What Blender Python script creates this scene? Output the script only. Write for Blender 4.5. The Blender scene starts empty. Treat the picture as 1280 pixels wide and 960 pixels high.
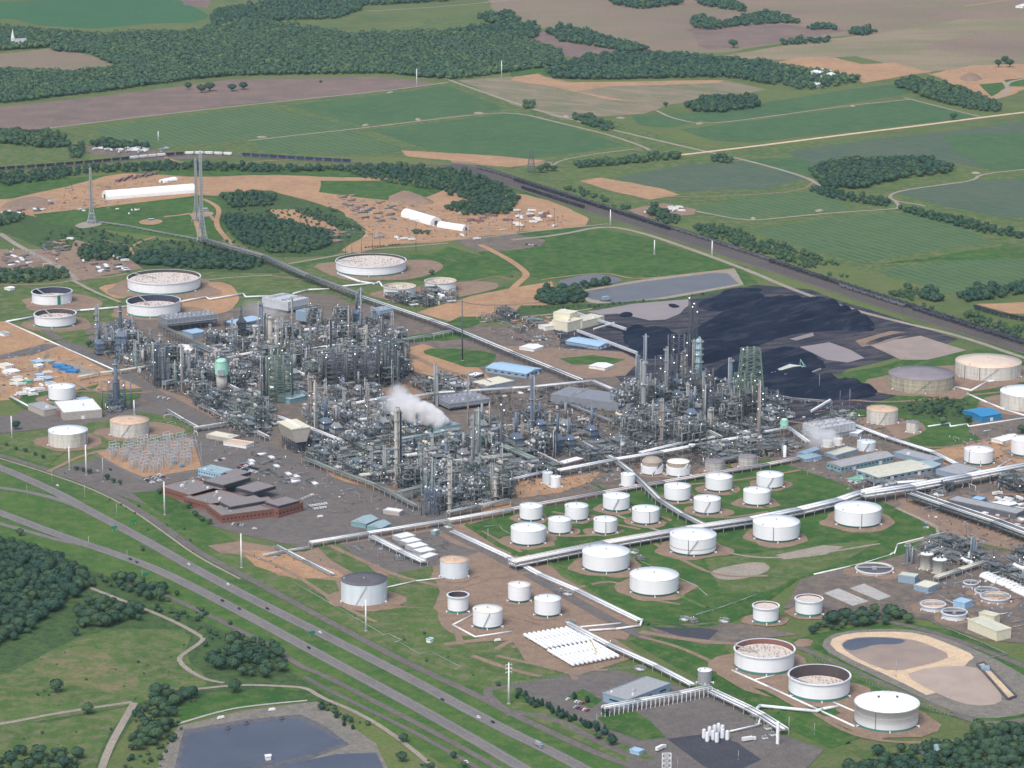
import bpy,math,random
import numpy as np
from mathutils import Vector,Matrix,noise as mnoise

random.seed(7)
S = bpy.context.scene
COL = S.collection
# ---------------------------------------------------------------- camera, sky, sun, exposure
CAM_H = 850.0; FPX = 3740.0; PITCH = math.radians(13.8)
cam = bpy.data.cameras.new('camera'); camo = bpy.data.objects.new('camera',cam); COL.objects.link(camo)
camo.location = (0,0,CAM_H); camo.rotation_euler = (math.pi/2 - PITCH,0,0)
cam.sensor_width = 36; cam.lens = 36*FPX/1280; cam.clip_start = 5; cam.clip_end = 60000
S.camera = camo
W = bpy.data.worlds.new('World'); S.world = W; W.use_nodes = True
SUN_EL = math.radians(55); SUN_AZ = math.radians(-152)     # azimuth measured from +Y towards +X
wn = W.node_tree; bg = wn.nodes['Background']
sky = wn.nodes.new('ShaderNodeTexSky'); sky.sky_type = 'NISHITA'; sky.sun_disc = False
sky.sun_elevation = SUN_EL; sky.sun_rotation = SUN_AZ; sky.air_density = 1.0; sky.dust_density = 3.0; sky.ozone_density = 1.0
hs_ = wn.nodes.new('ShaderNodeHueSaturation'); hs_.inputs['Saturation'].default_value = 0.95      # thin cloud greys the blue
wn.links.new(sky.outputs[0],hs_.inputs['Color']); wn.links.new(hs_.outputs[0],bg.inputs[0]); bg.inputs[1].default_value = 0.14
sl = bpy.data.lights.new('sun','SUN'); so = bpy.data.objects.new('sun',sl); COL.objects.link(so)
sl.energy = 1.5; sl.angle = math.radians(32); sl.color = (1.0,0.965,0.92)
sdir = Vector((math.sin(SUN_AZ)*math.cos(SUN_EL),math.cos(SUN_AZ)*math.cos(SUN_EL),math.sin(SUN_EL)))
so.rotation_euler = (-sdir).to_track_quat('-Z','Y').to_euler()
S.view_settings.view_transform = 'Standard'; S.view_settings.look = 'None'
S.view_settings.exposure = 0.60; S.view_settings.gamma = 1.0
HAZE_DENSITY = 1.3e-5
S.cycles.volume_bounces = 6; S.cycles.volume_max_steps = 256

# ---------------------------------------------------------------- helpers
def G(px,py,z=0.0):                       # point of the photograph -> point of the world at height z
    dx = (px-640)/FPX; dz = -(py-480)/FPX
    Y = math.cos(PITCH)+dz*math.sin(PITCH); Z = -math.sin(PITCH)+dz*math.cos(PITCH)
    t = (z-CAM_H)/Z
    return Vector((dx*t,Y*t,z))
def mpp(px,py):                            # metres per photo pixel on the ground there
    p = G(px,py); return (p.y*math.cos(PITCH)+CAM_H*math.sin(PITCH))/FPX
def hgt(px,yb,yt):                        # height of a vertical thing from its two pixel rows
    p = G(px,yb); dep = math.atan2(CAM_H,p.y)
    h = 0.0
    h = (yb-yt)*mpp(px,yb)/math.cos(dep)
    return max(0.3,h*(1-0.0*h))
def PX(v):                                  # world -> photo pixel (for grouping and labels only)
    x,y,z = v[0],v[1],v[2]-CAM_H
    d = y*math.cos(PITCH)-z*math.sin(PITCH); u = y*math.sin(PITCH)+z*math.cos(PITCH)
    return 640+FPX*x/d,480-FPX*u/d
AU = math.radians(-61.8); AV = math.radians(28.2)          # the plant's two street directions
U = Vector((math.cos(AU),math.sin(AU),0)); V = Vector((math.cos(AV),math.sin(AV),0))

class MB:
    def __init__(s): s.v = []; s.f = []; s.m = []; s.sm = []; s.mi = 0; s.smooth = False
    def _add(s,vs,fs):
        o = len(s.v); s.v += [tuple(a) for a in vs]
        for f in fs: s.f.append(tuple(i+o for i in f)); s.m.append(s.mi); s.sm.append(s.smooth)
    def box(s,c,d,rz=0.0,taper=(1,1)):
        cx,cy,cz = c; x,y,z = d[0]/2,d[1]/2,d[2]
        ca,sa = math.cos(rz),math.sin(rz); vs = []
        for zz,tx,ty in ((0,1,1),(z,taper[0],taper[1])):
            for a,b in ((-x,-y),(x,-y),(x,y),(-x,y)):
                a *= tx; b *= ty; vs.append((cx+a*ca-b*sa,cy+a*sa+b*ca,cz+zz))
        s._add(vs,[(3,2,1,0),(4,5,6,7),(0,1,5,4),(1,2,6,5),(2,3,7,6),(3,0,4,7)])
    def beam(s,p,q,w=0.4):
        p = Vector(p); q = Vector(q); d = q-p
        if d.length < 1e-4: return
        a = d.cross(Vector((0,0,1)))
        if a.length < 1e-3: a = Vector((1,0,0))
        a.normalize(); b = d.normalized().cross(a); a *= w/2; b *= w/2; vs = []
        for r in (p,q): vs += [r-a-b,r+a-b,r+a+b,r-a+b]
        s._add(vs,[(0,1,2,3),(7,6,5,4),(0,4,5,1),(1,5,6,2),(2,6,7,3),(3,7,4,0)])
    def cyl(s,p,q,r,r2=None,n=10,caps=True):
        p = Vector(p); q = Vector(q); d = q-p; r2 = r if r2 is None else r2
        if d.length < 1e-4: return
        a = d.cross(Vector((0,0,1)))
        if a.length < 1e-3*d.length: a = Vector((1,0,0))
        a.normalize(); b = d.normalized().cross(a)
        o = len(s.v); vs = []
        for c,rr in ((p,r),(q,r2)):
            for i in range(n):
                t = 2*math.pi*i/n; vs.append(c+a*(math.cos(t)*rr)+b*(math.sin(t)*rr))
        sm = s.smooth; s.smooth = True
        s._add(vs,[(i,(i+1) % n,n+(i+1) % n,n+i) for i in range(n)])
        s.smooth = False
        if caps:
            fs = [tuple(range(n-1,-1,-1)),tuple(range(n,2*n))]
            for f in fs: s.f.append(tuple(i+o for i in f)); s.m.append(s.mi); s.sm.append(False)
        s.smooth = sm
    def pipe(s,pts,r,n=8):
        for a,b in zip(pts[:-1],pts[1:]): s.cyl(a,b,r,n=n)
        for a in pts[1:-1]: s.ball(a,r*1.02,8,4)
    def lathe(s,prof,c=(0,0,0),n=24,close=False):     # prof: (r, z) list
        vs = []; fs = []; k = len(prof)
        for r,z in prof:
            for i in range(n):
                t = 2*math.pi*i/n; vs.append((c[0]+r*math.cos(t),c[1]+r*math.sin(t),c[2]+z))
        for j in range(k-1):
            for i in range(n): fs.append((j*n+i,j*n+(i+1) % n,(j+1)*n+(i+1) % n,(j+1)*n+i))
        s._add(vs,fs)
    def disc(s,c,r,n=24,rx=None):
        s._add([(c[0]+r*math.cos(2*math.pi*i/n),c[1]+(rx or r)*math.sin(2*math.pi*i/n),c[2]) for i in range(n)],[tuple(range(n))])
    def ball(s,c,r,n=10,k=6,sz=1.0):
        prof = [(max(1e-3,r*math.cos(-math.pi/2+math.pi*i/k)),r*sz*math.sin(-math.pi/2+math.pi*i/k)) for i in range(k+1)]
        sm = s.smooth; s.smooth = True; s.lathe(prof,c,n); s.smooth = sm
    def drum(s,p,q,r,n=12):             # horizontal or vertical vessel with rounded ends
        p = Vector(p); q = Vector(q); d = (q-p).normalized()
        s.cyl(p,q,r,n=n,caps=False)
        s.cyl(p,p-d*r*0.45,r,r*0.55,n=n,caps=True); s.cyl(q,q+d*r*0.45,r,r*0.55,n=n,caps=True)
    def quad(s,*p): s._add(p,[tuple(range(len(p)))])
    def gable(s,c,d,rh,rz=0.0,over=0.6):               # a pitched roof solid, ridge along local x
        cx,cy,cz = c; x,y = d[0]/2+over,d[1]/2+over; ca,sa = math.cos(rz),math.sin(rz)
        T = lambda a,b,z: (cx+a*ca-b*sa,cy+a*sa+b*ca,cz+z)
        s._add([T(-x,-y,0),T(x,-y,0),T(x,y,0),T(-x,y,0),T(-x,0,rh),T(x,0,rh)],
               [(0,1,5,4),(2,3,4,5),(1,2,5),(3,0,4),(3,2,1,0)])
    def build(s,name,mats,parent=None,loc=None,rz=0.0):
        me = bpy.data.meshes.new(name)
        nv = len(s.v); me.vertices.add(nv); me.vertices.foreach_set('co',np.array(s.v,'f').ravel())
        ln = np.array([len(f) for f in s.f],'i'); lv = np.fromiter((i for f in s.f for i in f),'i')
        me.loops.add(len(lv)); me.loops.foreach_set('vertex_index',lv)
        me.polygons.add(len(ln)); st = np.zeros(len(ln),'i'); st[1:] = np.cumsum(ln)[:-1]
        me.polygons.foreach_set('loop_start',st); me.polygons.foreach_set('loop_total',ln)
        if not isinstance(mats,(list,tuple)): mats = [mats]
        for m in mats: me.materials.append(m)
        me.polygons.foreach_set('material_index',np.array(s.m,'i')); me.polygons.foreach_set('use_smooth',np.array(s.sm,bool))
        me.update(calc_edges=True); me.validate()
        o = bpy.data.objects.new(name,me); COL.objects.link(o)
        if loc is not None: o.location = loc
        o.rotation_euler.z = rz
        if parent is not None: o.parent = parent
        return o

def tag(o,label=None,cat=None,group=None,kind=None):
    if label: o['label'] = label
    if cat: o['category'] = cat
    if group: o['group'] = group
    if kind: o['kind'] = kind
    return o
def thing(name,loc,rz=0.0,label=None,cat=None,group=None):
    o = bpy.data.objects.new(name,None); COL.objects.link(o); o.empty_display_size = 2
    o.location = loc; o.rotation_euler.z = rz
    return tag(o,label,cat,group)
KIDS = {}
def kids(o):
    return KIDS.get(o.name) or [c for c in o.children]
def dup(root,loc,rz=0.0,label=None,group=None,scale=None):
    r = root.copy(); COL.objects.link(r); r.location = loc; r.rotation_euler.z = rz
    if scale is not None: r.scale = scale if hasattr(scale,'__len__') else (scale,)*3
    if label: r['label'] = label
    if group: r['group'] = group
    for ch in PROTO[root.name]:
        c = ch.copy(); COL.objects.link(c); c.parent = r
        for g in PROTO.get(ch.name,()):
            d = g.copy(); COL.objects.link(d); d.parent = c
    return r
PROTO = {}
def freeze(root):                           # remember the children so that copying stays fast
    PROTO[root.name] = [c for c in bpy.data.objects if c.parent == root]
    for c in PROTO[root.name]:
        g = [d for d in bpy.data.objects if d.parent == c]
        if g: PROTO[c.name] = g
    root['proto'] = 1
    return root
class Kit:                                  # a prototype whose first use moves the original instead of copying it
    def __init__(s,root): s.root = freeze(root); s.used = False; del root['proto']
    def put(s,loc,rz=0.0,label=None,group=None,scale=None):
        if not s.used:
            s.used = True; r = s.root; r.location = loc; r.rotation_euler.z = rz
            if scale is not None: r.scale = scale if hasattr(scale,'__len__') else (scale,)*3
            if label: r['label'] = label
            if group: r['group'] = group
            return r
        return dup(s.root,loc,rz,label,group,scale)
ALLKITS = []
def kit(root):
    k = Kit(root); ALLKITS.append(k); return k

# ---------------------------------------------------------------- materials
MATS = {}
def new_mat(name):
    m = bpy.data.materials.new(name); m.use_nodes = True; MATS[name] = m
    return m,m.node_tree.nodes,m.node_tree.links,m.node_tree.nodes['Principled BSDF']
def nd(ns,t,**k):
    n = ns.new(t)
    for a,b in k.items(): setattr(n,a,b)
    return n
def mixc(ns,ls,fac,a,b,mode='MIX'):
    n = nd(ns,'ShaderNodeMix',data_type='RGBA',blend_type=mode)
    for i,x in ((0,fac),(6,a),(7,b)):
        if hasattr(x,'links'): ls.new(x,n.inputs[i])
        else: n.inputs[i].default_value = x if i == 0 else (*x[:3],1)
    return n.outputs[2]
def noise(ns,ls,vec,scale,detail=4,rough=0.6,lo=0.35,hi=0.65):
    n = nd(ns,'ShaderNodeTexNoise'); n.inputs['Scale'].default_value = scale; n.inputs['Detail'].default_value = detail
    n.inputs['Roughness'].default_value = rough; ls.new(vec,n.inputs['Vector'])
    m = nd(ns,'ShaderNodeMapRange'); m.inputs[1].default_value = lo; m.inputs[2].default_value = hi; ls.new(n.outputs['Fac'],m.inputs[0])
    return m.outputs[0]
def ground_mat(name,c1,c2,c3=None,big=1/120,mid=1/22,fine=1/3.0,c3_amt=0.5,rows=None,rough=0.95,seed=0.0,blotch=(0.45,0.6),stretch=None):
    m,ns,ls,b = new_mat(name)
    g = nd(ns,'ShaderNodeNewGeometry'); mp = nd(ns,'ShaderNodeMapping'); mp.inputs['Location'].default_value = (seed*311,seed*173,0)
    ls.new(g.outputs['Position'],mp.inputs['Vector']); vec = mp.outputs[0]
    f1 = noise(ns,ls,vec,big,5,0.6); col = mixc(ns,ls,f1,c1,c2)
    if c3 is not None:
        if stretch:
            mp2 = nd(ns,'ShaderNodeMapping'); mp2.inputs['Rotation'].default_value = (0,0,-stretch[0]); mp2.inputs['Scale'].default_value = (1/stretch[1],1,1)
            mp2.vector_type = 'POINT'
            r = nd(ns,'ShaderNodeVectorRotate'); r.rotation_type = 'Z_AXIS'; r.inputs['Angle'].default_value = -stretch[0]; ls.new(vec,r.inputs['Vector'])
            mp2.inputs['Rotation'].default_value = (0,0,0); ls.new(r.outputs[0],mp2.inputs['Vector']); v2 = mp2.outputs[0]
        else: v2 = vec
        f2 = noise(ns,ls,v2,mid,5,0.65,*blotch)
        k = nd(ns,'ShaderNodeMath',operation='MULTIPLY'); ls.new(f2,k.inputs[0]); k.inputs[1].default_value = c3_amt
        col = mixc(ns,ls,k.outputs[0],col,c3)
    f3 = noise(ns,ls,vec,fine,3,0.7,0.25,0.75)
    mr = nd(ns,'ShaderNodeMapRange'); ls.new(f3,mr.inputs[0]); mr.inputs[3].default_value = 0.74; mr.inputs[4].default_value = 1.26
    cmb = nd(ns,'ShaderNodeCombineXYZ'); [ls.new(mr.outputs[0],cmb.inputs[i]) for i in range(3)]
    col = mixc(ns,ls,1.0,col,cmb.outputs[0],'MULTIPLY')
    if rows:                                # (angle, spacing, strength): planted rows
        r = nd(ns,'ShaderNodeVectorRotate'); r.rotation_type = 'Z_AXIS'; r.inputs['Angle'].default_value = -rows[0]; ls.new(g.outputs['Position'],r.inputs['Vector'])
        w = nd(ns,'ShaderNodeTexWave'); w.bands_direction = 'Y'; w.inputs['Scale'].default_value = 0.314/rows[1]; w.inputs['Distortion'].default_value = 0.6
        w.inputs['Detail'].default_value = 2; w.inputs['Detail Scale'].default_value = 0.02; ls.new(r.outputs[0],w.inputs['Vector'])
        k = nd(ns,'ShaderNodeMath',operation='MULTIPLY'); ls.new(w.outputs['Fac'],k.inputs[0]); k.inputs[1].default_value = rows[2]
        col = mixc(ns,ls,k.outputs[0],col,rows[3] if len(rows) > 3 else (0.02,0.03,0.02))
    ls.new(col,b.inputs['Base Color']); b.inputs['Roughness'].default_value = rough
    b.inputs['Specular IOR Level'].default_value = 0.12
    return m
def paint(name,c,rough=0.55,metal=0.0,dirt=0.25,dirt_c=None,scale=0.35,streak=False,vary=0.0,spec=0.3):
    m,ns,ls,b = new_mat(name)
    tc = nd(ns,'ShaderNodeTexCoord'); oi = nd(ns,'ShaderNodeObjectInfo'); va = nd(ns,'ShaderNodeVectorMath',operation='ADD')
    ls.new(tc.outputs['Object'],va.inputs[0])
    cx = nd(ns,'ShaderNodeMath',operation='MULTIPLY'); ls.new(oi.outputs['Random'],cx.inputs[0]); cx.inputs[1].default_value = 300
    ls.new(cx.outputs[0],va.inputs[1]); vec = va.outputs[0]
    if streak:
        mp = nd(ns,'ShaderNodeMapping'); mp.inputs['Scale'].default_value = (1,1,0.12); ls.new(vec,mp.inputs['Vector']); vec = mp.outputs[0]
    f = noise(ns,ls,vec,scale,5,0.7,0.45,0.72)
    k = nd(ns,'ShaderNodeMath',operation='MULTIPLY'); ls.new(f,k.inputs[0]); k.inputs[1].default_value = dirt
    dc = dirt_c or tuple(x*0.45 for x in c)
    col = mixc(ns,ls,k.outputs[0],c,dc)
    if vary:
        mr = nd(ns,'ShaderNodeMapRange'); ls.new(oi.outputs['Random'],mr.inputs[0]); mr.inputs[3].default_value = 1-vary; mr.inputs[4].default_value = 1+vary
        cmb = nd(ns,'ShaderNodeCombineXYZ'); [ls.new(mr.outputs[0],cmb.inputs[i]) for i in range(3)]
        col = mixc(ns,ls,1.0,col,cmb.outputs[0],'MULTIPLY')
    ls.new(col,b.inputs['Base Color']); b.inputs['Roughness'].default_value = rough; b.inputs['Metallic'].default_value = metal
    b.inputs['Specular IOR Level'].default_value = spec
    return m
def foliage_mat(name,c1,c2,c3=None):
    m,ns,ls,b = new_mat(name)
    a = nd(ns,'ShaderNodeAttribute',attribute_name='tint'); oi = nd(ns,'ShaderNodeObjectInfo')
    g = nd(ns,'ShaderNodeNewGeometry')
    s = nd(ns,'ShaderNodeMath',operation='ADD'); ls.new(a.outputs['Fac'],s.inputs[0]); ls.new(oi.outputs['Random'],s.inputs[1])
    fr = nd(ns,'ShaderNodeMath',operation='FRACT'); ls.new(s.outputs[0],fr.inputs[0])
    col = mixc(ns,ls,fr.outputs[0],c1,c2)
    f = noise(ns,ls,g.outputs['Position'],1/90,3,0.6); col = mixc(ns,ls,f,col,c3 or c2)
    f3 = noise(ns,ls,g.outputs['Position'],0.8,2,0.7,0.3,0.7)
    mr = nd(ns,'ShaderNodeMapRange'); ls.new(f3,mr.inputs[0]); mr.inputs[3].default_value = 0.65; mr.inputs[4].default_value = 1.4
    cmb = nd(ns,'ShaderNodeCombineXYZ'); [ls.new(mr.outputs[0],cmb.inputs[i]) for i in range(3)]
    col = mixc(ns,ls,1.0,col,cmb.outputs[0],'MULTIPLY')
    ls.new(col,b.inputs['Base Color']); b.inputs['Roughness'].default_value = 0.85; b.inputs['Specular IOR Level'].default_value = 0.15
    return m
def emit(name,c,st):
    m,ns,ls,b = new_mat(name)
    b.inputs['Emission Color'].default_value = (*c,1); b.inputs['Emission Strength'].default_value = st; b.inputs['Base Color'].default_value = (*c,1)
    m.cycles.emission_sampling = 'NONE'
    return m
def water_mat(name,c,rough=0.12,c2=None,fac=1/40,bump=0.15,warm=None):
    m,ns,ls,b = new_mat(name)
    g = nd(ns,'ShaderNodeNewGeometry'); f = noise(ns,ls,g.outputs['Position'],fac,5,0.6,0.35,0.65)
    ls.new(mixc(ns,ls,f,c,c2 or tuple(x*1.3 for x in c)),b.inputs['Base Color']); b.inputs['Roughness'].default_value = rough
    b.inputs['Specular IOR Level'].default_value = 0.5
    n = nd(ns,'ShaderNodeTexNoise'); n.inputs['Scale'].default_value = 0.5; n.inputs['Detail'].default_value = 3; ls.new(g.outputs['Position'],n.inputs['Vector'])
    bp = nd(ns,'ShaderNodeBump'); bp.inputs['Strength'].default_value = bump; bp.inputs['Distance'].default_value = 0.3
    ls.new(n.outputs['Fac'],bp.inputs['Height']); ls.new(bp.outputs[0],b.inputs['Normal'])
    return m

# ---------------------------------------------------------------- ground sheets
def resample(pts,step,amp,closed=True,seed=0):
    out = []; n = len(pts); rng = range(n if closed else n-1)
    for i in rng:
        a = pts[i]; b = pts[(i+1) % n]; d = b-a; k = max(1,int(d.length/step))
        for j in range(k):
            p = a+d*(j/k)
            if amp and (j or closed):
                q = Vector((p.x/(step*2.2),p.y/(step*2.2),seed*7.3))
                p = p+Vector((mnoise.noise(q),mnoise.noise(q+Vector((31,7,0))),0))*amp*2
            out.append(p)
    if not closed: out.append(pts[-1].copy())
    return out
LAYER = {}
def zlay(layer):
    LAYER[layer] = LAYER.get(layer,0)+1
    return 0.05*layer+0.0011*LAYER[layer]
def smoothp(pts,closed=True,k=1):
    for _ in range(k):
        out = []; n = len(pts); rng = range(n if closed else n-1)
        if not closed: out.append(pts[0])
        for i in rng:
            a = Vector(pts[i]); b = Vector(pts[(i+1) % n]); out += [a*0.75+b*0.25,a*0.25+b*0.75]
        if not closed: out.append(pts[-1])
        pts = out
    return pts
def ext(poly):                             # ground that runs out of the picture carries on beyond it
    return [(1280+(x-1280)*7 if x >= 1320 else x*7 if x <= -50 else x,960+(y-960)*3 if y >= 985 else y) for x,y in poly]
def patch(name,poly,m,layer=1,amp=2.0,step=12,label=None,smooth=0,kind='structure',cat=None,seed=0):
    pts = [G(x,y) for x,y in ext(poly)]
    if smooth: pts = smoothp(pts,True,smooth)
    pts = resample(pts,step,amp,True,seed+layer)
    z = zlay(layer)
    mb = MB(); mb.quad(*[(p.x,p.y,z) for p in pts])
    ar = sum(a.x*b.y-b.x*a.y for a,b in zip(pts,pts[1:]+pts[:1]))
    if ar < 0: mb.f = [tuple(reversed(mb.f[0]))]
    o = mb.build(name,m); tag(o,label,cat,None,kind)
    return o
def path3(pts,z=0.0,smooth=0):
    p = [G(a[0],a[1],z) for a in pts]
    if smooth: p = smoothp(p,False,smooth)
    return p
def ribbon(mb,pts,w,z):
    n = len(pts); L = []; R = []
    for i in range(n):
        d = (pts[min(i+1,n-1)]-pts[max(i-1,0)]); d.z = 0; d.normalize(); s = Vector((-d.y,d.x,0))*(w/2)
        L.append(pts[i]+s); R.append(pts[i]-s)
    o = len(mb.v); mb.v += [(p.x,p.y,z) for p in L]+[(p.x,p.y,z) for p in R]
    for i in range(n-1): mb.f.append((o+n+i,o+n+i+1,o+i+1,o+i)); mb.m.append(mb.mi); mb.sm.append(False)
def road(name,pts,w,m,layer=5,smooth=2,amp=0.0,label=None,edge=None):
    p = path3(pts,0,smooth)
    for e,i,j in ((0,0,1),(-1,-1,-2)):
        x,y = pts[e]
        if x < -20 or x > 1300 or y > 970:
            q = p[i]+(p[i]-p[j]).normalized()*450; p = [q]+p if e == 0 else p+[q]
    if amp: p = resample(p,25,amp,False,layer)
    mb = MB(); ribbon(mb,p,w,zlay(layer))
    return tag(mb.build(name,m),label,None,None,'structure')
def inside(p,poly):
    x,y = p; c = False; n = len(poly); j = n-1
    for i in range(n):
        xi,yi = poly[i]; xj,yj = poly[j]
        if (yi > y) != (yj > y) and x < (xj-xi)*(y-yi)/(yj-yi)+xi: c = not c
        j = i
    return c
def edge_dist(px,py,P):                   # vectorised distance to a polygon's outline
    d = np.full(px.shape,1e9)
    for a,b in zip(P,P[1:]+P[:1]):
        ax,ay,bx,by = a.x,a.y,b.x,b.y; dx,dy = bx-ax,by-ay; L = dx*dx+dy*dy+1e-9
        t = np.clip(((px-ax)*dx+(py-ay)*dy)/L,0,1)
        d = np.minimum(d,np.hypot(px-ax-t*dx,py-ay-t*dy))
    return d
def npinside(px,py,P):
    c = np.zeros(px.shape,bool)
    for a,b in zip(P,P[-1:]+P[:-1]):
        cond = (a.y > py) != (b.y > py)
        with np.errstate(divide='ignore',invalid='ignore'):
            xx = (b.x-a.x)*(py-a.y)/(b.y-a.y)+a.x
        c ^= cond & (px < xx)
    return c
def grid_mesh(name,X,Y,Z,keep,m,smooth=True):
    ny,nx = X.shape; idx = np.arange(nx*ny).reshape(ny,nx)
    k = keep[:-1,:-1] | keep[1:,:-1] | keep[:-1,1:] | keep[1:,1:]
    q = np.stack([idx[:-1,:-1],idx[:-1,1:],idx[1:,1:],idx[1:,:-1]],-1)[k]
    co = np.stack([X.ravel(),Y.ravel(),Z.ravel()],1).astype('f')
    used = np.unique(q); rem = np.full(nx*ny,-1); rem[used] = np.arange(len(used)); q = rem[q]; co = co[used]
    me = bpy.data.meshes.new(name); me.vertices.add(len(co)); me.vertices.foreach_set('co',co.ravel())
    me.loops.add(q.size); me.loops.foreach_set('vertex_index',q.ravel().astype('i')); me.polygons.add(len(q))
    me.polygons.foreach_set('loop_start',np.arange(0,q.size,4,dtype='i')); me.polygons.foreach_set('loop_total',np.full(len(q),4,'i'))
    me.polygons.foreach_set('use_smooth',np.full(len(q),smooth)); me.materials.append(m); me.update(calc_edges=True)
    o = bpy.data.objects.new(name,me); COL.objects.link(o); return o
def fnoise(X,Y,sc,seed=0,oct=4):        # cheap vectorised value noise
    out = np.zeros(X.shape); a = 1.0; tot = 0
    for o in range(oct):
        x = X/sc+seed*17.3; y = Y/sc+seed*9.1; xi = np.floor(x).astype(np.int64); yi = np.floor(y).astype(np.int64)
        fx = x-xi; fy = y-yi; fx = fx*fx*(3-2*fx); fy = fy*fy*(3-2*fy)
        def h(i,j):
            n = (i*374761393+j*668265263+seed*1442695+o*9176) & 0x7fffffff; n = (n ^ (n >> 13))*1274126177 & 0x7fffffff
            return ((n ^ (n >> 16)) & 0xffff)/65535.0
        v = h(xi,yi)*(1-fx)*(1-fy)+h(xi+1,yi)*fx*(1-fy)+h(xi,yi+1)*(1-fx)*fy+h(xi+1,yi+1)*fx*fy
        out += (v-0.5)*2*a; tot += a; a *= 0.5; sc /= 2.0
    return out/tot
def mound(name,poly,height,slope,m,cell=4.0,rough=1.0,base=0.0,seed=1,smooth=1,label=None,cat=None,kind='structure',nsc=30,ridge=0.0):
    P = [G(x,y) for x,y in poly]
    if smooth: P = smoothp(P,True,smooth)
    xs = np.arange(min(p.x for p in P)-cell,max(p.x for p in P)+cell,cell); ys = np.arange(min(p.y for p in P)-cell,max(p.y for p in P)+cell,cell)
    X,Y = np.meshgrid(xs,ys); ins = npinside(X,Y,P); d = edge_dist(X,Y,P)
    d = np.where(ins,d,0); X2 = X; h = np.minimum(d*slope,height*(0.75+0.5*fnoise(X,Y,nsc*2,seed)))
    if ridge:
        ca,sa = math.cos(0.75),math.sin(0.75); Xr,Yr = (X*ca+Y*sa)/7,-X*sa+Y*ca; h = h+ridge*(0.35-np.abs(fnoise(Xr,Yr,22,seed+9,3)))*np.clip(d/8,0,1)*2
    Z = np.where(ins,base+h+rough*fnoise(X,Y,nsc,seed+3)*np.clip(d/10,0,1),base-1.5)
    return tag(grid_mesh(name,X,Y,Z,ins,m),label,cat,None,kind)
def berm(name,pts,w,h,m,closed=False,smooth=1,label='x',top=None):
    p = [G(*a) for a in pts]
    if closed: p = p+[p[0].copy()]
    p = smoothp(p,False,smooth); mb = MB(); n = len(p); prof = ((-w/2,-0.3),(-w*0.15,h),(w*0.15,h),(w/2,-0.3)); vs = []
    for i in range(n):
        d = p[min(i+1,n-1)]-p[max(i-1,0)]; d.normalize(); s = Vector((-d.y,d.x,0))
        for a,z in prof: q = p[i]+s*a; vs.append((q.x,q.y,z))
    fs = [(i*4+j,(i+1)*4+j,(i+1)*4+j+1,i*4+j+1) for i in range(n-1) for j in range(3)]
    mb._add(vs,fs); return tag(mb.build(name,m),None,None,None,'structure')
# ================================================================ the land
C_G1 = (0.115,0.15,0.048); C_G2 = (0.075,0.115,0.04); C_DRY = (0.20,0.18,0.09)
DIRT = (0.33,0.235,0.165); DIRT2 = (0.24,0.175,0.125); GRAV = (0.20,0.175,0.16); ASPH = (0.105,0.10,0.10)
M_land = ground_mat('meadow',C_G1,C_G2,(0.14,0.14,0.065),1/260,1/45,1/4,0.6)
M_lawn = ground_mat('lawn',(0.045,0.113,0.025),(0.032,0.084,0.022),(0.096,0.133,0.045),1/90,1/16,1/3,0.75)
M_lawn2 = ground_mat('rough_lawn',(0.083,0.136,0.038),(0.059,0.107,0.031),(0.158,0.154,0.080),1/60,1/14,1/3,0.75,seed=3)
M_verge = ground_mat('verge',(0.064,0.132,0.028),(0.045,0.102,0.028),(0.120,0.146,0.052),1/70,1/15,1/3,0.6,seed=5)
M_scrub = ground_mat('scrub_ground',(0.053,0.095,0.034),(0.072,0.115,0.039),(0.036,0.065,0.029),1/40,1/9,1/3,0.8,seed=6)
M_crop = ground_mat('crop_rows',(0.044,0.106,0.041),(0.058,0.123,0.045),(0.088,0.141,0.051),1/200,1/40,1/5,0.6,rows=(AU,15.0,0.55,(0.125,0.145,0.085)),seed=2)
M_crop2 = ground_mat('crop_rows_dense',(0.039,0.103,0.040),(0.053,0.123,0.044),(0.083,0.142,0.055),1/160,1/30,1/5,0.6,rows=(AU,13.0,0.45,(0.09,0.115,0.07)),seed=4)
M_crop3 = ground_mat('crop_rows_grey',(0.045,0.090,0.052),(0.062,0.102,0.060),(0.095,0.115,0.075),1/160,1/35,1/5,0.5,rows=(AV,16.0,0.42,(0.15,0.155,0.125)),seed=8)
M_far = ground_mat('far_crop',(0.040,0.115,0.052),(0.05,0.125,0.055),(0.06,0.13,0.05),1/300,1/80,1/7,0.4)
M_plough = ground_mat('ploughed_soil',(0.184,0.131,0.113),(0.140,0.108,0.095),(0.234,0.162,0.126),1/230,1/60,1/5,0.6,rows=(AV,11,0.16,(0.13,0.10,0.09)),seed=9)
M_brown = ground_mat('brown_field',(0.243,0.176,0.131),(0.189,0.140,0.108),(0.180,0.167,0.095),1/330,1/130,1/6,0.7,seed=11,stretch=(0.15,3.5))
M_tanfield = ground_mat('stubble_field',(0.215,0.185,0.11),(0.175,0.165,0.095),(0.29,0.215,0.15),1/260,1/110,1/6,0.6,seed=12,stretch=(0.1,3.0))
M_mixfield = ground_mat('weedy_field',(0.20,0.175,0.115),(0.14,0.15,0.085),(0.28,0.205,0.145),1/160,1/28,1/5,0.7,seed=13,stretch=(-0.6,3.0))
M_dry = ground_mat('dry_meadow',(0.115,0.140,0.050),(0.08,0.125,0.042),(0.20,0.16,0.095),1/60,1/16,1/3,0.75,seed=31)
M_dirt = ground_mat('bare_dirt',(0.373,0.221,0.124),(0.292,0.180,0.108),(0.433,0.279,0.163),1/80,1/15,1/3,0.5,seed=14)
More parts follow.
